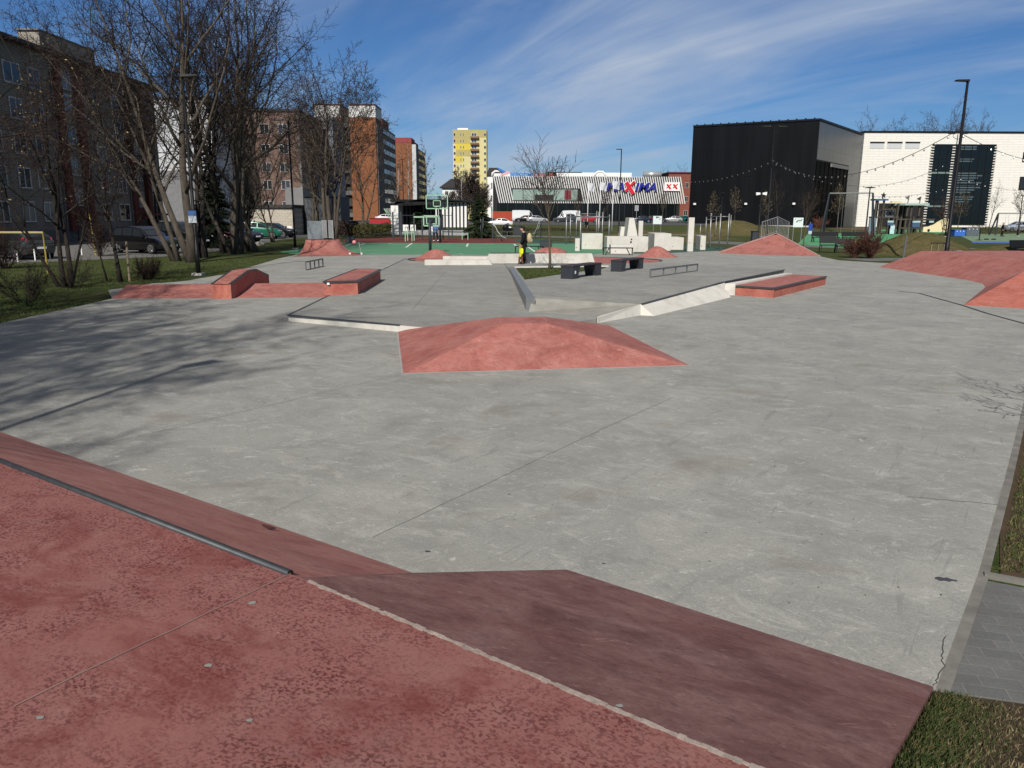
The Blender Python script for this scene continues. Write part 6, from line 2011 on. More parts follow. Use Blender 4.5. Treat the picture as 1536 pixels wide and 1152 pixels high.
def light_string(a, b, sag, n, label):
    global BULB
    t = thing('light_string', label, 'string lights', a.lerp(b, .5))
    m_ = a.lerp(b, .5)
    pts = []
    for i in range(25):
        f = i / 24
        p = a.lerp(b, f) - V(0, 0, 4 * sag * f * (1 - f)) - m_
        pts.append(p)
    MB().tube(pts, .018, 4).build('wire', BLACK, t)
    if BULB is None:
        BULB = MB().lathe([(.02, .05), (.035, .02), (.055, -.04), (.04, -.09), (.01, -.10)], n=8).mesh('bulb', plain('clear_bulb', (0.12, 0.11, 0.10), .2, .7))
    for i in range(n):
        f = (i + .5) / n
        p = a.lerp(b, f) - V(0, 0, 4 * sag * f * (1 - f) + .05) - m_
        o = bpy.data.objects.new('bulb', BULB); COL.objects.link(o); o.parent = t; o.location = p


light_string(W(1157, 242, 74), W(1034, 272, 96), .5, 16, 'string of bulbs running left from the double lamp across the black hall front')
light_string(W(1157, 242, 74), W(1419, 246, 96), 2.4, 22, 'lower sagging string of bulbs from the double lamp to the dark glazing')
light_string(W(1157, 238, 74), W(1432, 198, 42.2), 1.9, 26, 'long sagging string of bulbs between the double lamp and the very tall lamp')
light_string(W(1434, 196, 42), W(1570, 243, 60), .35, 8, 'string of bulbs running off to the right from the very tall lamp')
light_string(W(1422, 262, 96), W(1560, 288, 110), .5, 12, 'distant string of bulbs on the right part of the white building')
light_string(W(1300, 293, 110), W(1419, 283, 96), .5, 14, 'distant string of bulbs above the wooden play ship')

# flagpoles by the store
FLG = None
for i, (u, v0, D) in enumerate(((739, 268, 118), (881, 273, 118), (899, 272, 118), (918, 270, 118))):
    lab = ['white flagpole without a flag before the left end of the striped store', 'white flagpole with a white flag, leftmost of the three at the blue lettering',
           'white flagpole with a white flag, middle one of three at the blue lettering', 'white flagpole with a white flag, rightmost of the three at the blue lettering'][i]
    t = thing('flagpole', lab, 'flagpole', cl_(u, 340, D))
    hh = W(u, v0, D).z
    MB().tube([V(0, 0, -.05), V(0, 0, hh)], [.07, .045], 8).build('pole', WHITE, t, True)
    MB().ball((0, 0, hh + .05), .08, .08, .08, 8, 5).build('finial', WHITE, t, True)
    if i:
        mb = MB()
        nx, nz = 9, 6
        for a in range(nx + 1):
            for b in range(nz + 1):
                x = .95 * a / nx
                mb.v.append((.05 + x * .9, .16 * sin(x * 7 + b * .5), hh - .1 - 1.15 * b / nz - .35 * x * x * .6))
        mb.f += [(a * (nz + 1) + b, a * (nz + 1) + b + 1, (a + 1) * (nz + 1) + b + 1, (a + 1) * (nz + 1) + b) for a in range(nx) for b in range(nz)]
        mb.build('flag', plain('white_flag_cloth', (0.52, 0.53, 0.56), .9), t, True)

# basketball
HG = plain('pale_green_frame', (0.30, 0.47, 0.33), .5)
HP = mat('hoop_post_paint', (0.030, 0.038, 0.046), .5, .4)


def hoop(label, loc, zb, zt, w, h, offx, zin, towards=-1):
    t = thing('basketball_hoop', label, 'basketball hoop', loc)
    MB().tube([V(0, 0, -.05), V(0, 0, zt)], .095, 12).build('post', HP, t, True)
    MB().bar(V(0, 0, zt - .1), V(offx, towards * .9, (zb + h * .4)), .10).build('arm', HP, t)
    fr = MB()
    y = towards * .95
    for a, b in ((V(offx - w / 2, y, zb), V(offx + w / 2, y, zb)), (V(offx - w / 2, y, zb + h), V(offx + w / 2, y, zb + h)), (V(offx - w / 2, y, zb), V(offx - w / 2, y, zb + h)), (V(offx + w / 2, y, zb), V(offx + w / 2, y, zb + h))):
        fr.bar(a, b, .075, .075)
    for a, b in ((V(offx - .3, y, zb + zin), V(offx + .3, y, zb + zin)), (V(offx - .3, y, zb + zin + .45), V(offx + .3, y, zb + zin + .45)), (V(offx - .3, y, zb + zin), V(offx - .3, y, zb + zin + .45)), (V(offx + .3, y, zb + zin), V(offx + .3, y, zb + zin + .45))):
        fr.bar(a, b, .06, .06)
    fr.build('backboard_frame', HG, t)
    gr = MB()
    for i in range(1, 24): gr.bar(V(offx - w / 2 + w * i / 24, y + .02, zb), V(offx - w / 2 + w * i / 24, y + .02, zb + h), .012)
    for i in range(1, 14): gr.bar(V(offx - w / 2, y + .02, zb + h * i / 14), V(offx + w / 2, y + .02, zb + h * i / 14), .012)
    gr.build('backboard_mesh', HP, t)
    ri = MB()
    c = V(offx, y + towards * .38, zb + .15)
    ri.tube([c + V(.225 * cos(2 * pi * k / 20), .225 * sin(2 * pi * k / 20), 0) for k in range(21)], .014, 5)
    ri.bar(c - V(0, towards * .22, 0), V(offx, y, zb + .15), .08, .04)
    ri.build('rim', HG, t)
    return t


hoop('low basketball hoop on the near side of the green court with a small backboard', cl_(645.5, 379.5, 49.6, 0), W(646, 339, 49.6).z, W(646, 329, 49.6).z, .98, .62, .0, .12, 1)
hoop('tall basketball hoop on the far side of the green court with a large framed backboard', cl_(660.5, 364, 68, 0), W(658, 313, 68).z, W(660, 314, 68).z, 1.8, 1.10, -.15, .2, -1)

# outdoor gym
GYM = HP
fr = thing('climbing_frame', 'dark pull-up and wall-bar frame with several posts left of the backboards', 'exercise frame', cl_(600, 355, 74, -.012))
xs = [cl_(u, 355, 74).x - fr.location.x for u in (590, 602, 621.5, 633.5)]
hs_ = [2.6, 2.6, 2.5, 2.3]
for x, h in zip(xs, hs_):
    MB().bar(V(x, 0, -.05), V(x, 0, h), .13).build('post', GYM, fr)
for k in range(7): MB().bar(V(xs[0], 0, .5 + .3 * k), V(xs[1], 0, .5 + .3 * k), .045).build('rung', GYM, fr)
MB().bar(V(xs[1], 0, 2.3), V(xs[2], 0, 2.3), .05).build('pull_up_bar', GYM, fr)
MB().bar(V(xs[2], 0, 2.15), V(xs[2] + 2.3, -.3, 2.15), .16, .13).build('green_beam', HG, fr)
MB().bar(V(xs[2] + 2.25, -.3, -.05), V(xs[2] + 2.25, -.3, 2.1), .10).build('post', GYM, fr)
MB().bar(V(xs[0], 0, 2.1), V(xs[0] - .75, -.4, 2.9), .07).build('slanted_bar', HG, fr)
MB().bar(V(xs[0], 0, 1.5), V(xs[0] - .72, -.4, 2.85), .07).build('slanted_bar', HG, fr)
f2 = thing('climbing_frame', 'slim dark pull-up frame right of the tall basketball post', 'exercise frame', cl_(670, 357, 76, -.012))
for x, h in ((-.35, 2.4), (.2, 2.75), (.55, 2.6)):
    MB().bar(V(x, 0, -.05), V(x, 0, h), .11).build('post', GYM, f2)
MB().bar(V(-.35, 0, 2.3), V(.55, 0, 2.3), .05).build('pull_up_bar', GYM, f2)
MB().bar(V(-.35, 0, .75), V(2.1, .2, .72), .10).build('low_beam', GYM, f2)
MB().bar(V(1.5, .1, 0), V(1.5, .1, .7), .06).build('low_post', HG, f2)
MB().bar(V(2.05, .2, 0), V(2.05, .2, .7), .06).build('low_post', HG, f2)
pb_ = thing('parallel_bars', 'pale green waist-high parallel bars on the maroon surface', 'exercise frame', cl_(613, 358, 71, -.012))
for x in (-.3, .3):
    for y in (0, 1.6):
        MB().bar(V(x, y, -.02), V(x, y, 1.25), .07).build('post', HG, pb_)
    MB().bar(V(x, -.1, 1.25), V(x, 1.8, 1.25), .06).build('bar', HG, pb_)
MB().bar(V(-.6, 0, .75), V(.5, 0, .75), .06).build('cross_bar', HG, pb_)
pnl = thing('play_screen', 'small white play panels on dark legs in front of the stage', 'exercise panel', cl_(612, 352, 80, -.012))
for x in (-.5, .25, 2.3): MB().box(x, x + .55, 0, .06, .7, 1.35).build('panel', WHITE, pnl)
for x in (-.3, .5, 2.55): MB().bar(V(x, .05, -.02), V(x, .05, .72), .08).build('leg', GYM, pnl)


def gym_machine(loc, rz, label, white=True, s=1.0):
    t = thing('exercise_machine', label, 'exercise machine', loc, rz)
    t.scale = (s,) * 3
    m = plain('white_tube', (0.62, 0.64, 0.62), .4) if white else HG
    MB().bar(V(0, 0, -.05), V(0, 0, 1.5), .12).build('post', GYM, t)
    for y in (-.22, .22):
        MB().tube([V(.05, y, 1.5), V(.25, y, 1.35), V(.45, y, .9), V(.85, y, .45), V(1.25, y, .28)], .018, 6).build('arm', m, t, True)
        MB().box(1.0, 1.35, y - .08, y + .08, .22, .27).build('pedal', GYM, t)
    MB().tube([V(.05, 0, .5), V(.7, 0, .36), V(.9, 0, .0)], .05, 6).build('beam', GYM, t, True)
    MB().box(.55, .95, -.18, .18, .62, .68).build('seat', GYM, t)
    MB().lathe([(.28, -.02), (.28, .02)], (0, 0, 0), 12).build('foot', GYM, t)
    return t


gm = gym_machine(cl_(739, 362, 72, -.012), 0, 'white-armed exercise machine with dark seat left of the man')
again(gm, cl_(723, 355, 80, -.012), 1.7, 'slim pale exercise machine right of the spruce at the stage', (.6, .6, 1.3))
again(gm, cl_(811, 358, 84, -.012), 2.6, 'pale exercise machine between the man and the terrace tree', (.8, .8, 1.15))
# pull-up bars by the parkour blocks
SP = mat('pale_steel_post', (0.34, 0.345, 0.34), .45, .5, .6, .2, 6)


def pullups(label, posts, bars, loc):
    t = thing('pull_up_bars', label, 'pull-up bars', loc)
    for (x, y, h) in posts:
        p = MB().tube([V(x, y, -.05), V(x, y, h)], .05, 8).build('post', SP, t, True)
        MB().ball((x, y, h), .065, .065, .06, 8, 5).build('cap', SP, p, True)
    for a, b in bars: MB().tube([V(*a), V(*b)], .028, 6).build('bar', SP, t, True)
    return t


pu = cl_(890, 372, 58, -.012)
P_ = lambda u, v, D: (cl_(u, v, D).x - pu.x, D - pu.y)
ps = [(*P_(870, 375, 55.5), 2.35), (*P_(897, 362, 66), 2.6), (*P_(903, 362, 66), 2.6), (*P_(913, 362, 64), 2.4), (*P_(849, 367, 66), 2.4), (*P_(855, 366, 69), 2.5), (*P_(894, 363, 70), 2.7), (*P_(864, 363, 70), 2.6)]
pullups('group of tall galvanised pull-up bars behind the left parkour blocks', ps, [((ps[0][0], ps[0][1], 2.2), (ps[3][0], ps[3][1], 2.25)), ((ps[4][0], ps[4][1], 2.25), (ps[3][0], ps[3][1], 2.25)), ((ps[5][0], ps[5][1], 2.3), (ps[1][0], ps[1][1], 2.3)), ((ps[6][0], ps[6][1], 2.5), (ps[7][0], ps[7][1], 2.5))], pu)
pu = cl_(1075, 372, 58, -.012)
ps = [(*P_(1064, 371, 60), 2.55), (*P_(1078, 374, 57), 2.5), (*P_(1090.5, 374, 57), 2.5), (*P_(1058, 357, 80), 2.2), (*P_(1073, 356, 82), 2.2), (*P_(1095, 351, 92), 2.4), (*P_(1050, 356, 80), 1.5)]
pullups('row of galvanised pull-up posts of falling height beside the tall white column', ps, [((ps[0][0], ps[0][1], 2.35), (ps[1][0], ps[1][1], 2.35)), ((ps[1][0], ps[1][1], 2.35), (ps[2][0], ps[2][1], 2.35)), ((ps[3][0], ps[3][1], 2.0), (ps[4][0], ps[4][1], 2.0))], pu)

# ================================================================== PARKOUR BLOCKS
PK = 'white parkour blocks on the dark green rubber'


def block(label, u0, u1, vb, vt, D, dep, skew=(0, 0), taper=0.0, marks=None, rz=0.0):
    c = cl_((u0 + u1) / 2, vb, D, -.012)
    w = W(u1, vb, D).x - W(u0, vb, D).x
    h = W(u0, vt, D).z + .0
    t = thing('concrete_block', label, 'concrete block', c, rz, PK)
    bt = [V(-w / 2, 0, 0), V(w / 2, 0, 0), V(w / 2, dep, 0), V(-w / 2, dep, 0)]
    tp_ = [V(-w / 2 + skew[0] + taper, skew[1], h), V(w / 2 + skew[0] - taper, skew[1], h), V(w / 2 + skew[0] - taper, dep + skew[1], h), V(-w / 2 + skew[0] + taper, dep + skew[1], h)]
    MB().prism(bt, tp_).build('body', PALE, t, bevel=.015)
    if marks:
        mk = MB()
        for x, z, s in marks: mk.ball((x, -.012, z), s, .01, s * 1.2, 8, 5)
        mk.build('stain_mark', plain('dark_spot', (0.02, 0.02, 0.02), .8), t)
    else:
        MB().box(-w * .3, -w * .3 + .05, -.008, .0, h * .25, h * .25 + .05).build('anchor_hole', plain('dark_spot', (0.02, 0.02, 0.02), .8), t)
    return t


block('square stained block at the left of the parkour group, behind the thin post', 871, 903.5, 373.5, 350, 56.5, 1.2, rz=-.02)
block('narrow white block standing in front of the left stained block', 862.5, 869.5, 376, 357.5, 53.5, .5, rz=-.03)
block('wide stained block with two dark spots, largest of the parkour group', 910, 972, 377.5, 354.5, 52.5, 1.4, marks=((.25, .84, .05), (.22, .66, .06), (-.9, .5, .03)), rz=.02)
block('low bright block in front of the wide stained block', 916, 950, 380.5, 366.5, 50.0, .9, rz=.0)
block('tall leaning wedge block rising behind the wide stained block', 938, 960, 370, 326.5, 57, 2.2, (-.10, .3), .36, rz=-.02)
block('small tilted block left of the leaning wedge', 927, 937, 368, 340, 59, 1.2, (.16, .2), .05, rz=-.03)
block('slim upright column right of the leaning wedge', 957, 963.5, 368, 331, 58, .4)
block('grey-sided block right of the wide stained block', 981, 1006, 374.5, 350, 54.5, 3.0, rz=-.02)
block('small low block at the foot of the grey-sided block', 985, 1002, 377, 369, 52, .6, rz=.0)
block('square white block between the cone mound and the tall column', 1004, 1025, 373.5, 356, 56, 2.6, rz=-.03)
block('tallest slim white column at the right of the parkour group', 1031, 1039.5, 376.5, 326, 53.5, .5, rz=-.04)
block('short white post block right of the tallest column', 1050, 1058, 374.5, 353.5, 56, 1.6, rz=-.03)
hbar = thing('hand_rail', 'thin pale handrail running behind the square white block', 'rail', cl_(1005, 360, 62, -.012))
MB().tube([V(-3.2, 0, .9), V(3.4, 0, .9)], .03, 6).build('rail', SP, hbar)
for x in (-3, 0, 3.2): MB().tube([V(x, 0, -.03), V(x, 0, .9)], .03, 6).build('post', SP, hbar)


def frame_bench(loc, w, h, rz, label):
    t = thing('frame_bench', label, 'bench', loc, rz)
    MB().box(-w / 2, w / 2, -.18, .18, h - .05, h).build('seat', BLACK, t)
    for s in (-1, 1):
        MB().bar(V(s * (w / 2 - .03), 0, -.02), V(s * (w / 2 - .03), 0, h - .05), .06).build('leg', BLACK, t)
        MB().bar(V(s * (w / 2 - .15), 0, -.02), V(s * (w / 2 - .38), 0, h - .05), .05).build('brace', BLACK, t)
    return t


frame_bench(cl_(926.5, 382.5, 48.2, 0), 1.85, .46, 0, 'black tubular bench in front of the low bright parkour block')
frame_bench(cl_(794, 381, 50, -.008), 1.85, .46, .1, 'black tubular bench on the green court behind the man')
cube = thing('cube_seat', 'dark cube seat on the court edge left of the terrace tree', 'seat', cl_(819, 371, 58, -.008))
MB().box(-.45, .45, 0, .6, 0, .48).build('body', ANTHR, cube, bevel=.02); MB().box(-.46, .46, -.01, .61, .481, .52).build('top', BLACK, cube)
cube2 = thing('cube_seat', 'dark box seat at the left corner of the green court', 'seat', cl_(524.5, 363, 66, -.012))
MB().box(-.35, .35, 0, .6, 0, .50).build('body', ANTHR, cube2, bevel=.02); MB().box(-.36, .36, -.01, .61, .501, .54).build('top', BLACK, cube2)
for (u, v, D, w, lab) in ((777, 353, 95, 1.1, 'dark grey square bin behind the man'), (1133, 360, 70, .55, 'dark litter bin left of the corner ramp railing')):
    b_ = thing('litter_bin', lab, 'bin', cl_(u, v, D, -.02))
    MB().box(-w / 2, w / 2, 0, w, 0, 1.0).build('body', ANTHR, b_, bevel=.02); MB().box(-w / 2 - .02, w / 2 + .02, -.02, w + .02, 1.002, 1.08).build('lid', BLACK, b_)
gb_ = thing('utility_box', 'low grey metal box at the foot of the very tall lamp', 'box', cl_(1431, 377, 43.5, 0))
MB().box(-.45, .15, 0, .5, 0, .55).build('dark_half', ANTHR, gb_); MB().box(.153, .45, -.02, .5, 0, .58).build('body', STEEL, gb_)


def back_bench(loc, rz, label, w=2.6):
    t = thing('park_bench', label, 'bench', loc, rz, 'black benches at the playground')
    MB().box(-w / 2, w / 2, -.25, .2, .42, .47).build('seat', BLACK, t)
    MB().prism([V(-w / 2, .2, .55), V(w / 2, .2, .55), V(w / 2, .26, .55), V(-w / 2, .26, .55)], [V(-w / 2, .3, .95), V(w / 2, .3, .95), V(w / 2, .36, .95), V(-w / 2, .36, .95)]).build('backrest', BLACK, t)
    for s in (-1, 1):
        MB().bar(V(s * (w / 2 - .1), -.22, -.02), V(s * (w / 2 - .1), -.1, .42), .07).build('leg', BLACK, t)
        MB().bar(V(s * (w / 2 - .1), .30, -.02), V(s * (w / 2 - .1), .20, .55), .07).build('leg', BLACK, t)
    return t


nb = back_bench(cl_(1238, 363, 74, -.012), .04, 'black backed bench on the bright green rubber, left one of the far pair')
again(nb, cl_(1283.5, 363, 74, -.012), .04, 'black backed bench on the bright green rubber, right one of the far pair')
again(nb, cl_(1242, 377, 53, -.02), -.08, 'black backed bench on the path left of the bushes', (.42, 1, 1.15))
again(nb, cl_(1268, 378, 53, -.02), -.08, 'black backed bench half hidden by the reddish bushes', (.5, 1, 1.0))
again(nb, cl_(1534, 377, 48, -.02), .3, 'black backed bench at the right edge behind the red bank', (.6, 1, 1.1))


def board(loc, w, z0, z1, label, marks=True, rz=0):
    t = thing('info_board', label, 'sign', loc, rz)
    for s in (-1, 1): MB().tube([V(s * w * .42, .04, -.05), V(s * w * .42, .04, z1)], .035, 6).build('post', SP, t)
    p = MB().box(-w / 2, w / 2, -.03, .0, z0, z1).build('panel', plain('board_white', (0.62, 0.68, 0.68), .4), t)
    r = random.Random(int(w * 100))
    m = MB()
    for k in range(9):
        x, z = r.uniform(-w * .36, w * .3), z1 - (z1 - z0) * r.uniform(.15, .5)
        m.box(x, x + r.uniform(.05, .2), -.036 - .0005 * k, -.0305, z, z + r.uniform(.03, .12))
    m.build('print', plain('board_print', (0.03, 0.05, 0.05), .6), p)
    return t


board(cl_(1195, 361, 76, -.02), .95, 1.35, 2.25, 'white information board with dark print right of the corner ramp railing')
board(cl_(985.5, 345, 104, -.02), 1.15, 1.25, 2.3, 'white board with dark sprayed letters behind the parkour blocks')
bs = thing('path_sign', 'small blue sign on a thin post beside the playground path', 'sign', cl_(1213.5, 364, 70, -.02))
MB().tube([V(0, 0, -.05), V(0, 0, 1.9)], .03, 6).build('post', SP, bs)
MB().box(-.17, .17, -.05, -.02, 1.15, 1.75).build('blue_panel', plain('sign_blue_face', (0.02, 0.05, 0.30), .4), bs)
MB().box(-.15, .15, -.05, -.02, .85, 1.12).build('white_panel', plain('sign_pale', (0.4, 0.45, 0.5)), bs)
tsn = thing('traffic_sign', 'grey back of a small road sign on a post in front of the store', 'sign', cl_(954, 338, 140, -.02))
MB().tube([V(0, 0, -.05), V(0, 0, 4.0)], .05, 6).build('post', SP, tsn); MB().box(-.35, .35, -.06, -.03, 3.1, 4.1).build('panel', mat('dull_grey_sign', (0.3, 0.31, 0.32)), tsn)

# left lawn: yellow frame, poles, stakes, stones
YEL = mat('faded_yellow_paint', (0.48, 0.36, 0.06), .7, .3, 0, .4, 8)
yf = thing('carpet_frame', 'yellow painted tubular frame standing on the lawn at the left edge', 'frame', G(72, 410))
hy = W(66, 349, G(72, 410).y).z
MB().tube([V(0, 0, -.05), V(0, 0, hy), V(-3.2, -.2, hy + .03), V(-3.2, -.2, -.05)], .04, 8).build('tube', YEL, yf)
MB().tube([V(-.0, 0, hy), V(-3.2, -.2, hy)], .045, 8).build('top_bar', mat('pale_worn_paint', (0.40, 0.34, 0.17), .7), yf)
yp = thing('marker_pole', 'yellow and black banded pole leaning at the lawn edge', 'pole', G(144, 382))
hp = W(140, 320, G(144, 382).y).z
MB().tube([V(0, 0, -.05), V(-.1, 0, hp)], .055, 8).build('pole', YEL, yp)
for k in range(9): MB().tube([V(-.1 * (k + .3) / 9, 0, hp * (k + .3) / 9), V(-.1 * (k + .55) / 9, 0, hp * (k + .55) / 9)], .058, 8).build('dark_band', BLACK, yp)
yq2 = thing('marker_pole', 'short yellow post at the car park before the beige garage', 'pole', G(364, 369))
MB().tube([V(0, 0, -.05), V(-.06, 0, W(362, 338, G(364, 369).y).z)], .06, 8).build('pole', YEL, yq2); MB().box(-.35, .05, -.05, -.02, 1.5, 2.2).build('tag', mat('brown_tag', (.2, .12, .08)), yq2)
WOOD = mat('weathered_wood', (0.24, 0.19, 0.13), .9, .2, 0, .4, 6)
stt = thing('wooden_stake', 'pale wooden stake beside the staked young tree', 'stake', G(194.5, 421))
MB().tube([V(0, 0, -.1), V(.02, 0, W(194, 362, G(194.5, 421).y).z)], [.045, .04], 8).build('stake', WOOD, stt)
MB().bar(V(0, 0, 1.1), V(-.35, 0, 1.15), .03).build('strap', mat('tree_strap', (.1, .1, .09)), stt)
for (u, v, lab) in ((27, 393, 'short white post at the car park edge, left of the graphite hatchback wheel'), (53, 390, 'short white post in front of the graphite hatchback tail light'), (75, 388, 'short white post right of the yellow frame'), (123, 382, 'short white post near the yellow banded pole')):
    w_ = thing('marker_post', lab, 'post', G(u, v) + V(0, 0, -.02)); MB().tube([V(0, 0, -.05), V(0, 0, .55)], .035, 8).build('post', WHITE, w_); MB().ball((0, 0, .55), .036, .036, .03, 8, 4).build('cap', WHITE, w_)
for (u, v, s, lab) in ((389, 368, .42, 'pale boulder on the lawn before the green car'), (316, 371, .4, 'low grey stone at the car park edge behind the lamp post')):
    mb = MB().ball((0, 0, .06), s, s * .7, s * .55, 14, 9)
    r = random.Random(int(u)); mb.v = [(x * (1 + r.uniform(-.07, .07)), y * (1 + r.uniform(-.07, .07)), z * (1 + r.uniform(-.08, .08))) for x, y, z in mb.v]
    tag(mb.build('boulder', mat('grey_boulder', (0.34, 0.32, 0.28), .9, .2, 0, .4, 5), None, True), lab, 'stone').location = G(u, v)
brc = thing('tree_brace', 'wooden tree brace with a black crossbar at the foot of the right lamp', 'stake', cl_(1407, 372, 46, 0))
for x in (-.4, .0, .35): MB().bar(V(x, 0, -.05), V(x, 0, .95), .06).build('stake', WOOD, brc)
MB().bar(V(-.45, -.04, .9), V(.4, -.04, .9), .05).build('crossbar', BLACK, brc)
fpst = thing('thin_post', 'thin grey post standing before the left turf mound on the right', 'post', cl_(1355, 384, 44, -.02))
MB().tube([V(0, 0, -.05), V(.06, 0, 1.35)], .05, 8).build('post', mat('grey_post', (.12, .13, .14)), fpst); MB().ball((.06, 0, 1.36), .055, .055, .05, 8, 4).build('cap', MATS['grey_post'], fpst)

# ================================================================== PLAYGROUND
DW = mat('dark_play_wood', (0.085, 0.070, 0.058), .85, .2, 0, .35, 5)
sh0 = cl_(1352, 345, 108, 0)
ship = thing('play_ship', 'wooden ship-shaped climbing frame with flags, slide and yellow hull panel', 'play structure', sh0)
sx = lambda u: W(u, 345, 108).x - sh0.x
sz = lambda v: W(1352, v, 108).z
for u, v in ((1309, 300), (1320, 298), (1318, 325), (1342, 306), (1356, 307), (1362, 307), (1374, 305), (1348, 325), (1366, 325), (1380, 330), (1330, 318), (1337, 328)):
    for y in ((0,) if rb.random() < .4 else (0, 1.8)):
        MB().bar(V(sx(u), y, -.05), V(sx(u) + .15, y, sz(v)), .22).build('post', DW, ship)
for u0, u1, v in ((1312, 1346, 325), (1344, 1400, 328), (1350, 1384, 341)):
    MB().box(sx(u0), sx(u1), -.1, 2.2, sz(v) - .18, sz(v)).build('deck', DW, ship)
MB().box(sx(1308) - .1, sx(1326), -.4, 1.2, sz(301), sz(298.5)).build('crow_nest', plain('play_blue', (0.035, 0.085, 0.25), .6), ship)
MB().prism([V(sx(1316), -.3, sz(316)), V(sx(1340), -.3, sz(314)), V(sx(1340), 2, sz(314)), V(sx(1316), 2, sz(316))], [V(sx(1318), -.3, sz(314.6)), V(sx(1334), -.3, sz(313)), V(sx(1334), 2, sz(313)), V(sx(1318), 2, sz(314.6))]).build('cabin_roof', DW, ship)
cb = MB().box(sx(1325), sx(1337), -.12, -.04, sz(325), sz(315)).build('cabin_panel', plain('play_grey_blue', (0.13, 0.17, 0.21), .6), ship)
for u in (1329, 1334): MB().lathe([(.35, -.16), (.35, -.125)], (sx(u), 0, sz(320)), 14, 'Y').build('porthole', plain('play_black', (0.01, 0.012, 0.015), .4), cb)
MB().prism([V(sx(1350), -.5, sz(308)), V(sx(1387), -.5, sz(308)), V(sx(1387), 2.4, sz(308)), V(sx(1350), 2.4, sz(308))], [V(sx(1352), -.5, sz(305)), V(sx(1387), -.5, sz(305)), V(sx(1387), 2.4, sz(305)), V(sx(1352), 2.4, sz(305))]).build('awning', plain('play_sage', (0.30, 0.40, 0.36), .6), ship)
MB().box(sx(1338), sx(1353), 1.0, 1.3, sz(304), sz(301.5)).build('yellow_beam', plain('play_pale_yellow', (0.62, 0.53, 0.27), .6), ship)
pk_ = MB()
for i in range(12):
    x = sx(1340) + (sx(1368) - sx(1340)) * i / 11
    pk_.box(x - .06, x + .06, 1.9, 2.0, sz(322), sz(309))
pk_.build('picket_rail', DW, ship)
for u0, u1, v0, v1 in ((1365.5, 1378, 341, 331), (1329, 1338, 338, 331), (1391, 1398, 334, 331)):
    pl_ = MB().box(sx(u0), sx(u1), -.2, -.12, sz(v0), sz(v1)).build('play_panel', plain('play_navy', (0.05, 0.09, 0.16), .5), ship)
    MB().box(sx(u0), sx(u1), -.23, -.202, sz(v1 + 2.8), sz(v1)).build('pale_band', plain('play_pale_blue', (0.36, 0.47, 0.48), .5), pl_)
MB().box(sx(1302), sx(1312), -.2, .0, 0, sz(327)).build('ladder_panel', plain('play_grey_blue', (0.13, 0.17, 0.21)), ship)
MB().prism([V(sx(1326.5), -1.6, .05), V(sx(1333), -1.6, .05), V(sx(1344), .4, sz(338)), V(sx(1338), .4, sz(338))], [V(sx(1326.5), -1.6, .35), V(sx(1333), -1.6, .15), V(sx(1344), .4, sz(336)), V(sx(1338), .4, sz(335))]).build('slide', plain('slide_pale_teal', (0.42, 0.60, 0.60), .3), ship)
hp_ = [(1379, 347.5), (1379, 340), (1386, 339.5), (1394, 336.5), (1400, 332), (1405, 329), (1411, 328), (1418, 327.5), (1418, 347.5)]
MB().prism([V(sx(u), -1.0, sz(v)) for u, v in hp_], [V(sx(u), -.85, sz(v)) for u, v in hp_]).build('hull_panel', plain('play_cream', (0.70, 0.60, 0.36), .6), ship)
an = MB()
ax, az = sx(1410), sz(342)
an.bar(V(ax, -1.05, az - .15), V(ax, -1.05, az + .55), .03, .09); an.bar(V(ax - .2, -1.05, az + .38), V(ax + .2, -1.05, az + .38), .03, .08)
an.tube([V(ax + .33 * cos(RAD(a)), -1.03, az + .12 + .30 * sin(RAD(a))) for a in range(200, 345, 12)], .045, 5)
an.build('anchor_mark', plain('play_black', (0.01, 0.012, 0.015)), ship)
MB().lathe([(.18, -1.06), (.18, -1.01)], (sx(1387), 0, sz(345)), 10, 'Y').build('hull_hole', plain('play_black', (0.01, 0.012, 0.015)), ship)
for u, v, lab in ((1357, 293, 'grey'), (1374.5, 294.5, 'dark')):
    MB().bar(V(sx(u), 0, sz(305)), V(sx(u) + .12, 0, sz(v)), .08).build('flag_staff', DW, ship)
    x, z0_, z1_ = sx(u) + .1, sz(v), sz(v + 7)
    MB().prism([V(x, -.03, z0_), V(x, -.03, z1_), V(x - .55, -.03, (z0_ + z1_) / 2)], [V(x, .03, z0_), V(x, .03, z1_), V(x - .55, .03, (z0_ + z1_) / 2)]).build('flag', plain('flag_' + lab, (0.12, 0.11, 0.12) if lab == 'grey' else (0.04, 0.035, 0.035), .7), ship)
MB().bar(V(sx(1320), .2, sz(300)), V(sx(1320), .2, sz(291)), .10).build('mast', plain('play_black', (0.01, 0.012, 0.015)), ship)
stc = V(sx(1320.5), .1, sz(293))
stp = [stc + V((.42 if k % 2 == 0 else .18) * sin(pi * k / 5), 0, (.42 if k % 2 == 0 else .18) * cos(pi * k / 5)) for k in range(10)]
MB().prism([p + V(0, -.05, 0) for p in stp], [p + V(0, .05, 0) for p in stp]).build('star', plain('play_black', (0.01, 0.012, 0.015)), ship)


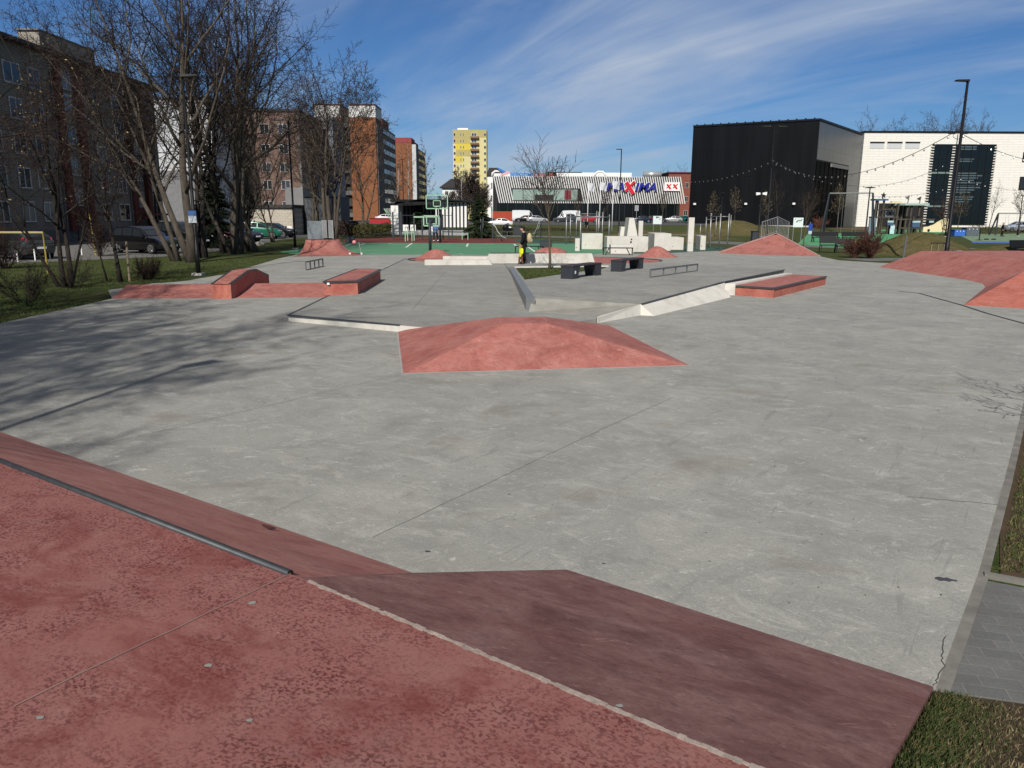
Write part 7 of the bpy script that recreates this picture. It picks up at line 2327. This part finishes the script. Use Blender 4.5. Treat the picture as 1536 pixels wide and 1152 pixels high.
def swing(loc, h, span, rz, label, splay=.9):
    t = thing('swing_frame', label, 'swing', loc, rz)
    m = mat('dark_blue_grey_tube', (0.022, 0.028, 0.036), .6, .25)
    MB().tube([V(0, 0, h), V(span, 0, h)], .07, 8).build('beam', mat('pale_beam', (.25, .25, .25)), t)
    for x, s in ((0, -1), (span, 1)):
        for y in (-1, 1): MB().tube([V(x, 0, h), V(x + s * .45, y * splay, -.05)], .10, 8).build('leg', m, t)
    for k in (.3, .65):
        se = MB().box(span * k - .22, span * k + .22, -.1, .1, .5, .54).build('swing_seat', BLACK, t)
        for s in (-1, 1): MB().tube([V(span * k + s * .2, 0, .54), V(span * k + s * .2, 0, h)], .012, 4).build('chain', STEEL, se)
    return t


swing(cl_(1239, 348, 92, 0), W(1239, 290, 92).z, 4.6, RAD(-28), 'tall dark A-shaped swing frame in front of the hall entrance', 1.7)
swing(cl_(1494, 347, 104, 0), W(1494, 320, 104).z, 4.2, 0, 'black swing frame before the white building on the right', .7)
for (u, v, w, h, D, m, lab) in ((1440, 351, 1.35, .75, 98, plain('play_bright_blue', (0.03, 0.12, 0.42), .6), 'blue play box on the far green yard'), (1459, 350, 1.6, 1.0, 99, mat('play_slate', (0.10, 0.12, 0.14)), 'slate grey play box right of the blue one')):
    t = thing('play_box', lab, 'play box', cl_(u, v, D, -.012))
    MB().box(-w / 2, w / 2, 0, 1.2, 0, h).build('body', m, t, bevel=.03)
    MB().box(-w / 2 - .04, w / 2 + .04, -.04, 1.24, h + .002, h + .06).build('lid', m, t)
    for k in (-.3, 0, .3): MB().lathe([(.06, -.03), (.06, -.002)], (k * w, 0, h - .12), 8, 'Y').build('knob', WHITE, t)
spr = thing('balance_post', 'thin black balance post with a round foot on the far green yard', 'play post', cl_(1469, 358, 82, -.012))
MB().tube([V(0, 0, 0), V(0, 0, 1.25)], .05, 8).build('post', BLACK, spr); MB().lathe([(.32, -.01), (.32, .05), (.1, .07)], n=14).build('foot', BLACK, spr)
for u, lab in ((1480, 'left of two small dark stepping discs on the green yard'), (1491, 'right of two small dark stepping discs on the green yard')):
    d_ = thing('stepping_disc', lab, 'stepping disc', cl_(u, 356, 84, -.012)); MB().lathe([(.22, 0), (.24, .08), (.18, .12)], n=12).build('disc', BLACK, d_); MB().lathe([(.08, -.02), (.08, .0)], n=8).build('foot', BLACK, d_)
ys = thing('play_dome', 'small orange-yellow play dome behind the reddish bushes', 'play dome', cl_(1293, 364, 66, -.012))
MB().ball((0, 0, 0), .75, .75, .5, 16, 8).build('dome', mat('orange_yellow_rubber', (0.50, 0.31, 0.06)), ys, True); MB().ball((.25, -.62, .2), .09, .05, .09, 8, 5).build('grip', BLACK, ys, True)

# ================================================================== PEOPLE


def skin_mesh(name, J, E_, m, parent, root, sub=2, smooth=True):
    keys = list(J)
    me = bpy.data.meshes.new('tmp')
    me.from_pydata([J[k][0] for k in keys], [(keys.index(a), keys.index(b)) for a, b in E_], [])
    o = bpy.data.objects.new('tmp', me); COL.objects.link(o)
    sk = o.modifiers.new('skin', 'SKIN'); sk.use_smooth_shade = True
    for i, k in enumerate(keys):
        r = J[k][1]
        me.skin_vertices[0].data[i].radius = (r, r) if not hasattr(r, '__len__') else r
        me.skin_vertices[0].data[i].use_root = (k == root)
    ss = o.modifiers.new('sub', 'SUBSURF'); ss.levels = sub; ss.render_levels = sub
    dg = bpy.context.evaluated_depsgraph_get()
    out = bpy.data.meshes.new_from_object(o.evaluated_get(dg))
    bpy.data.objects.remove(o); bpy.data.meshes.remove(me)
    out.materials.clear(); out.materials.append(m)
    if smooth: out.polygons.foreach_set('use_smooth', [True] * len(out.polygons))
    q = bpy.data.objects.new(name, out); COL.objects.link(q); q.parent = parent
    return q


SKIN = plain('skin', (0.46, 0.27, 0.19), .6, .3)


def person(label, loc, rz, h, top, legs, hair, pose=None, group=None, hat=None, pack=None, child=False, shoe=None, hood=False):
    """faces -Y before turning; h is the standing height"""
    t = thing('person', label, 'person', loc, rz, group)
    k = h / 1.75
    t.scale = (k,) * 3
    p = dict(nod=.03, armL=(.05, -.12, .0), armR=(.02, .02, .0), stepL=-.10, stepR=.12)
    p.update(pose or {})
    hs_ = 1.35 if child else 1.0
    J = dict(pelvis=((0, 0, .94), .115), waist=((0, .0, 1.08), .11), chest=((0, .01, 1.28), (.15, .115)), neck=((0, .0, 1.46), .055), jaw=((0, -.02 - p['nod'], 1.535), .058 * hs_),
             head=((0, -.015 - p['nod'] * 1.6, 1.62), .085 * hs_), crown=((0, .0 - p['nod'] * 1.6, 1.69), .070 * hs_), nose=((0, -.115 * hs_ - p['nod'] * 1.7, 1.60), .013))
    E_ = [('pelvis', 'waist'), ('waist', 'chest'), ('chest', 'neck'), ('neck', 'jaw'), ('jaw', 'head'), ('head', 'crown'), ('head', 'nose')]
    for s, n in ((-1, 'R'), (1, 'L')):
        st = p['step' + n]; a = p['arm' + n]
        J['ear' + n] = ((s * .098 * hs_, .0 - p['nod'] * 1.5, 1.61), .016); E_.append(('head', 'ear' + n))
        J['hip' + n] = ((s * .09, 0, .88), .088); J['knee' + n] = ((s * .10, st * .55 - .03, .49), .060); J['ankle' + n] = ((s * .10, st + .03, .09), .042); J['toe' + n] = ((s * .115, st - .15, .035), .034)
        J['sho' + n] = ((s * .175, .01, 1.40), .062); J['elb' + n] = ((s * .225 + s * a[0] * .4, .03 + a[1] * .35, 1.13), .045)
        wx_, wy_, wz_ = s * .20 + s * a[0], a[1], .90 + a[2]
        J['wri' + n] = ((wx_, wy_, wz_), .030); J['palm' + n] = ((wx_, wy_ - .02, wz_ - .075), .036)
        E_ += [('pelvis', 'hip' + n), ('hip' + n, 'knee' + n), ('knee' + n, 'ankle' + n), ('ankle' + n, 'toe' + n), ('chest', 'sho' + n), ('sho' + n, 'elb' + n), ('elb' + n, 'wri' + n), ('wri' + n, 'palm' + n)]
        for f, (dx, ln) in enumerate(((-.030, .075), (-.010, .085), (.010, .080), (.028, .062))):
            J['f%d%s' % (f, n)] = ((wx_ + .004, wy_ - .02 + dx, wz_ - .11 - ln * .55), .010)
            J['g%d%s' % (f, n)] = ((wx_ - s * .014, wy_ - .02 + dx, wz_ - .11 - ln), .008)
            E_ += [('palm' + n, 'f%d%s' % (f, n)), ('f%d%s' % (f, n), 'g%d%s' % (f, n))]
        J['th' + n] = ((wx_ - s * .01, wy_ - .075, wz_ - .10), .010); J['tt' + n] = ((wx_ - s * .012, wy_ - .085, wz_ - .13), .008)
        E_ += [('palm' + n, 'th' + n), ('th' + n, 'tt' + n)]
    skin_mesh('body', J, E_, SKIN, t, 'pelvis')
    J['hem'] = ((0, 0, .70 if child else .84), .125); J['belt'] = ((0, 0, 1.06), .10)

    def sub(names, edges, grow, nm, m, root):
        JJ = {q: (J[q][0], tuple(x + grow for x in J[q][1]) if hasattr(J[q][1], '__len__') else J[q][1] + grow) for q in names}
        return skin_mesh(nm, JJ, edges, m, t, root)
    sub(['hem', 'pelvis', 'waist', 'chest', 'neck', 'shoR', 'elbR', 'wriR', 'shoL', 'elbL', 'wriL'], [('hem', 'pelvis'), ('pelvis', 'waist'), ('waist', 'chest'), ('chest', 'neck'), ('chest', 'shoR'), ('shoR', 'elbR'), ('elbR', 'wriR'), ('chest', 'shoL'), ('shoL', 'elbL'), ('elbL', 'wriL')], .058 if child else .030, 'jacket', top, 'pelvis')
    sub(['belt', 'pelvis', 'hipR', 'kneeR', 'ankleR', 'hipL', 'kneeL', 'ankleL'], [('belt', 'pelvis'), ('pelvis', 'hipR'), ('hipR', 'kneeR'), ('kneeR', 'ankleR'), ('pelvis', 'hipL'), ('hipL', 'kneeL'), ('kneeL', 'ankleL')], .045 if child else .024, 'trousers', legs, 'pelvis')
    for n in 'RL':
        a, b = V(*J['ankle' + n][0]), V(*J['toe' + n][0])
        MB().ball(tuple(a.lerp(b, .55) + V(0, -.01, -.002)), .066, .185, .064, 10, 6).build('shoe', shoe or plain('black_shoe', (0.015, 0.015, 0.015), .6), t, True)
    hc = V(*J['crown'][0])
    mb = MB().ball((hc.x, hc.y + .02, hc.z - .01), .098 * hs_, .112 * hs_, .085 * hs_, 12, 8)
    mb.ball((hc.x, hc.y + .065 * hs_, hc.z - .085), .085 * hs_, .055 * hs_, .09 * hs_, 10, 6)
    mb.build('hat' if hat else 'hair', hat or hair, t, True)
    if pack:
        mb = MB().ball((0, .25, 1.20), .16, .13, .25, 14, 10)
        bp = thing('backpack', pack[1], 'backpack', (0, 0, 0))
        bp.location = t.location; bp.rotation_euler = t.rotation_euler; bp.scale = t.scale
        mb.build('pack_body', pack[0], bp, True)
        MB().ball((0, .345, 1.10), .11, .06, .12, 10, 7).build('pack_pocket', pack[0], bp, True)
        for s in (-1, 1): MB().tube([V(s * .11, .16, 1.42), V(s * .12, .05, 1.47), V(s * .13, -.13, 1.36), V(s * .13, -.10, 1.18), V(s * .11, .12, 1.05)], .018, 6).build('strap', plain('strap_dark', (0.03, 0.03, 0.03)), bp, True)
    return t


BLKC = mat('black_cloth', (0.010, 0.010, 0.012), .9, .15, 0, .2, 8)
HAIRD = plain('dark_brown_hair', (0.018, 0.012, 0.009), .8, .2)
zm = ZA
mloc = V(W(786, 399, 36.6).x, 36.6, zm)
person('man in black clothes with a cream backpack standing beside the child, looking down', mloc, RAD(-96), 1.74, BLKC, BLKC, HAIRD,
       dict(nod=.055, armL=(-.02, -.16, .02), armR=(-.02, -.12, .0), stepL=.05, stepR=-.04), pack=(mat('cream_cloth', (0.55, 0.45, 0.27), .9), 'cream backpack worn by the man in black'))
person('small child in a bright yellow jacket and brown trousers walking beside the man', V(W(781.5, 400, 35.9).x, 35.9, zm), RAD(-60), .90,
       mat('bright_yellow_jacket', (0.62, 0.66, 0.03), .7, .3, 0, .08, 10), mat('red_brown_trousers', (0.16, 0.06, 0.04), .9), HAIRD, dict(nod=.03, armL=(.05, -.1, .06), armR=(.02, .06, .06), stepL=.10, stepR=-.16), hat=mat('tan_hat', (0.26, 0.15, 0.09), .9), child=True)
person('person in a blue jacket and dark trousers walking behind the basketball backboards', cl_(653.5, 361.5, 71.5, -.012), RAD(160), 1.75, mat('blue_denim_jacket', (0.10, 0.17, 0.34), .9), mat('dark_navy_trousers', (0.015, 0.018, 0.025), .9), HAIRD, dict(stepL=.2, stepR=-.22), shoe=plain('white_shoe', (0.7, 0.7, 0.7), .6))
person('dark-dressed person with pale hair sitting area beside the hedge before the white building', cl_(1503, 351, 98, -.012), RAD(70), 1.7, BLKC, BLKC, plain('grey_fair_hair', (0.35, 0.33, 0.30), .8))
bpo = [o for o in bpy.data.objects if o['label'].startswith('dark-dressed')] if False else None
person('person in dark clothes near the cars under the store signs', cl_(880, 334, 118, -.02), RAD(200), 1.75, BLKC, BLKC, HAIRD, dict(stepL=.15, stepR=-.15), shoe=plain('white_shoe', (0.7, 0.7, 0.7)))

lp = G(403, 793)
n_ = (rb0 - ramp_l).cross(C0 - ramp_l).normalized()
d_r = ray(403, 793); o_r = V(0, 0, CAM_H)
lp = o_r + d_r * ((ramp_l - o_r).dot(n_) / d_r.dot(n_)) + V(0, 0, .012)
lf = MB()
for ox, oy, s in ((0, 0, 1.0), (.03, -.09, .7)):
    pts_ = [V(ox + s * .055 * cos(k * .785) * (1 + .35 * sin(k * 2.3)), oy + s * .035 * sin(k * .785) * (1 + .3 * cos(k * 3.1)), .010 * sin(k * 1.9)) for k in range(8)]
    lf.add([V(ox, oy, .012)] + pts_, [(0, 1 + k, 1 + (k + 1) % 8) for k in range(8)])
lo = tag(lf.build('dead_leaf', plain('dead_leaf_brown', (0.05, 0.018, 0.015), .8)), 'curled dark brown leaf scrap lying on the red ramp below the coping', 'leaf')
lo.location = lp
lo.rotation_euler = V(0, 0, 1).rotation_difference(n_ if n_.z > 0 else -n_).to_euler()

# scooter with a pink helmet hung on it; pram on the court edge
sc = thing('kick_scooter', 'small black kick scooter standing at the court corner', 'scooter', cl_(535, 382.5, 46.8, 0), .4)
MB().bar(V(-.35, 0, .08), V(.22, 0, .08), .11, .03).build('deck', BLACK, sc)
MB().tube([V(.27, 0, .09), V(.16, 0, .80)], .022, 8).build('stem', plain('scooter_silver', (0.5, 0.5, 0.5), .3, .5, .6), sc)
MB().tube([V(.16, -.2, .80), V(.16, .2, .80)], .018, 8).build('handlebar', BLACK, sc)
for x in (-.4, .29): MB().lathe([(.06, -.012), (.075, 0), (.06, .012)], (x, 0, .075), 12, 'Y').build('wheel', plain('white_wheel', (.6, .6, .58)), sc)
he = thing('helmet', 'pink helmet hanging on the kick scooter handlebar', 'helmet', cl_(531.5, 367, 46.7, .70), .4)
MB().ball((0, 0, .06), .125, .15, .12, 14, 8).build('shell', plain('pink_shell', (0.60, 0.22, 0.24), .4), he, True)
MB().tube([V(-.1, 0, .02), V(-.05, 0, -.12), V(.05, 0, -.12), V(.1, 0, .02)], .01, 5).build('strap', BLACK, he)
pr = thing('pram', 'black pram with a white cover parked behind the exercise machine', 'pram', cl_(761, 353, 92, -.015), .5)
MB().prism([V(-.45, -.25, .55), V(.35, -.25, .5), V(.35, .25, .5), V(-.45, .25, .55)], [V(-.5, -.3, .95), V(.5, -.3, .85), V(.5, .3, .85), V(-.5, .3, .95)]).build('carrycot', BLACK, pr)
MB().ball((-.2, 0, .92), .38, .3, .4, 12, 8).build('hood', BLACK, pr, True)
MB().ball((.3, 0, .9), .25, .24, .12, 10, 6).build('cover', WHITE, pr, True)
for x in (-.4, .4):
    for y in (-.28, .28): MB().lathe([(.17, -.02), (.2, 0), (.17, .02)], (x, y, .2), 14, 'Y').build('wheel', TYRE, pr)
    MB().tube([V(x, 0, .2), V(-x * .6, 0, .75)], .02, 6).build('frame', STEEL, pr)
MB().tube([V(-.4, -.25, .7), V(-.85, -.25, 1.05), V(-.85, .25, 1.05), V(-.4, .25, .7)], .02, 6).build('handle', BLACK, pr)
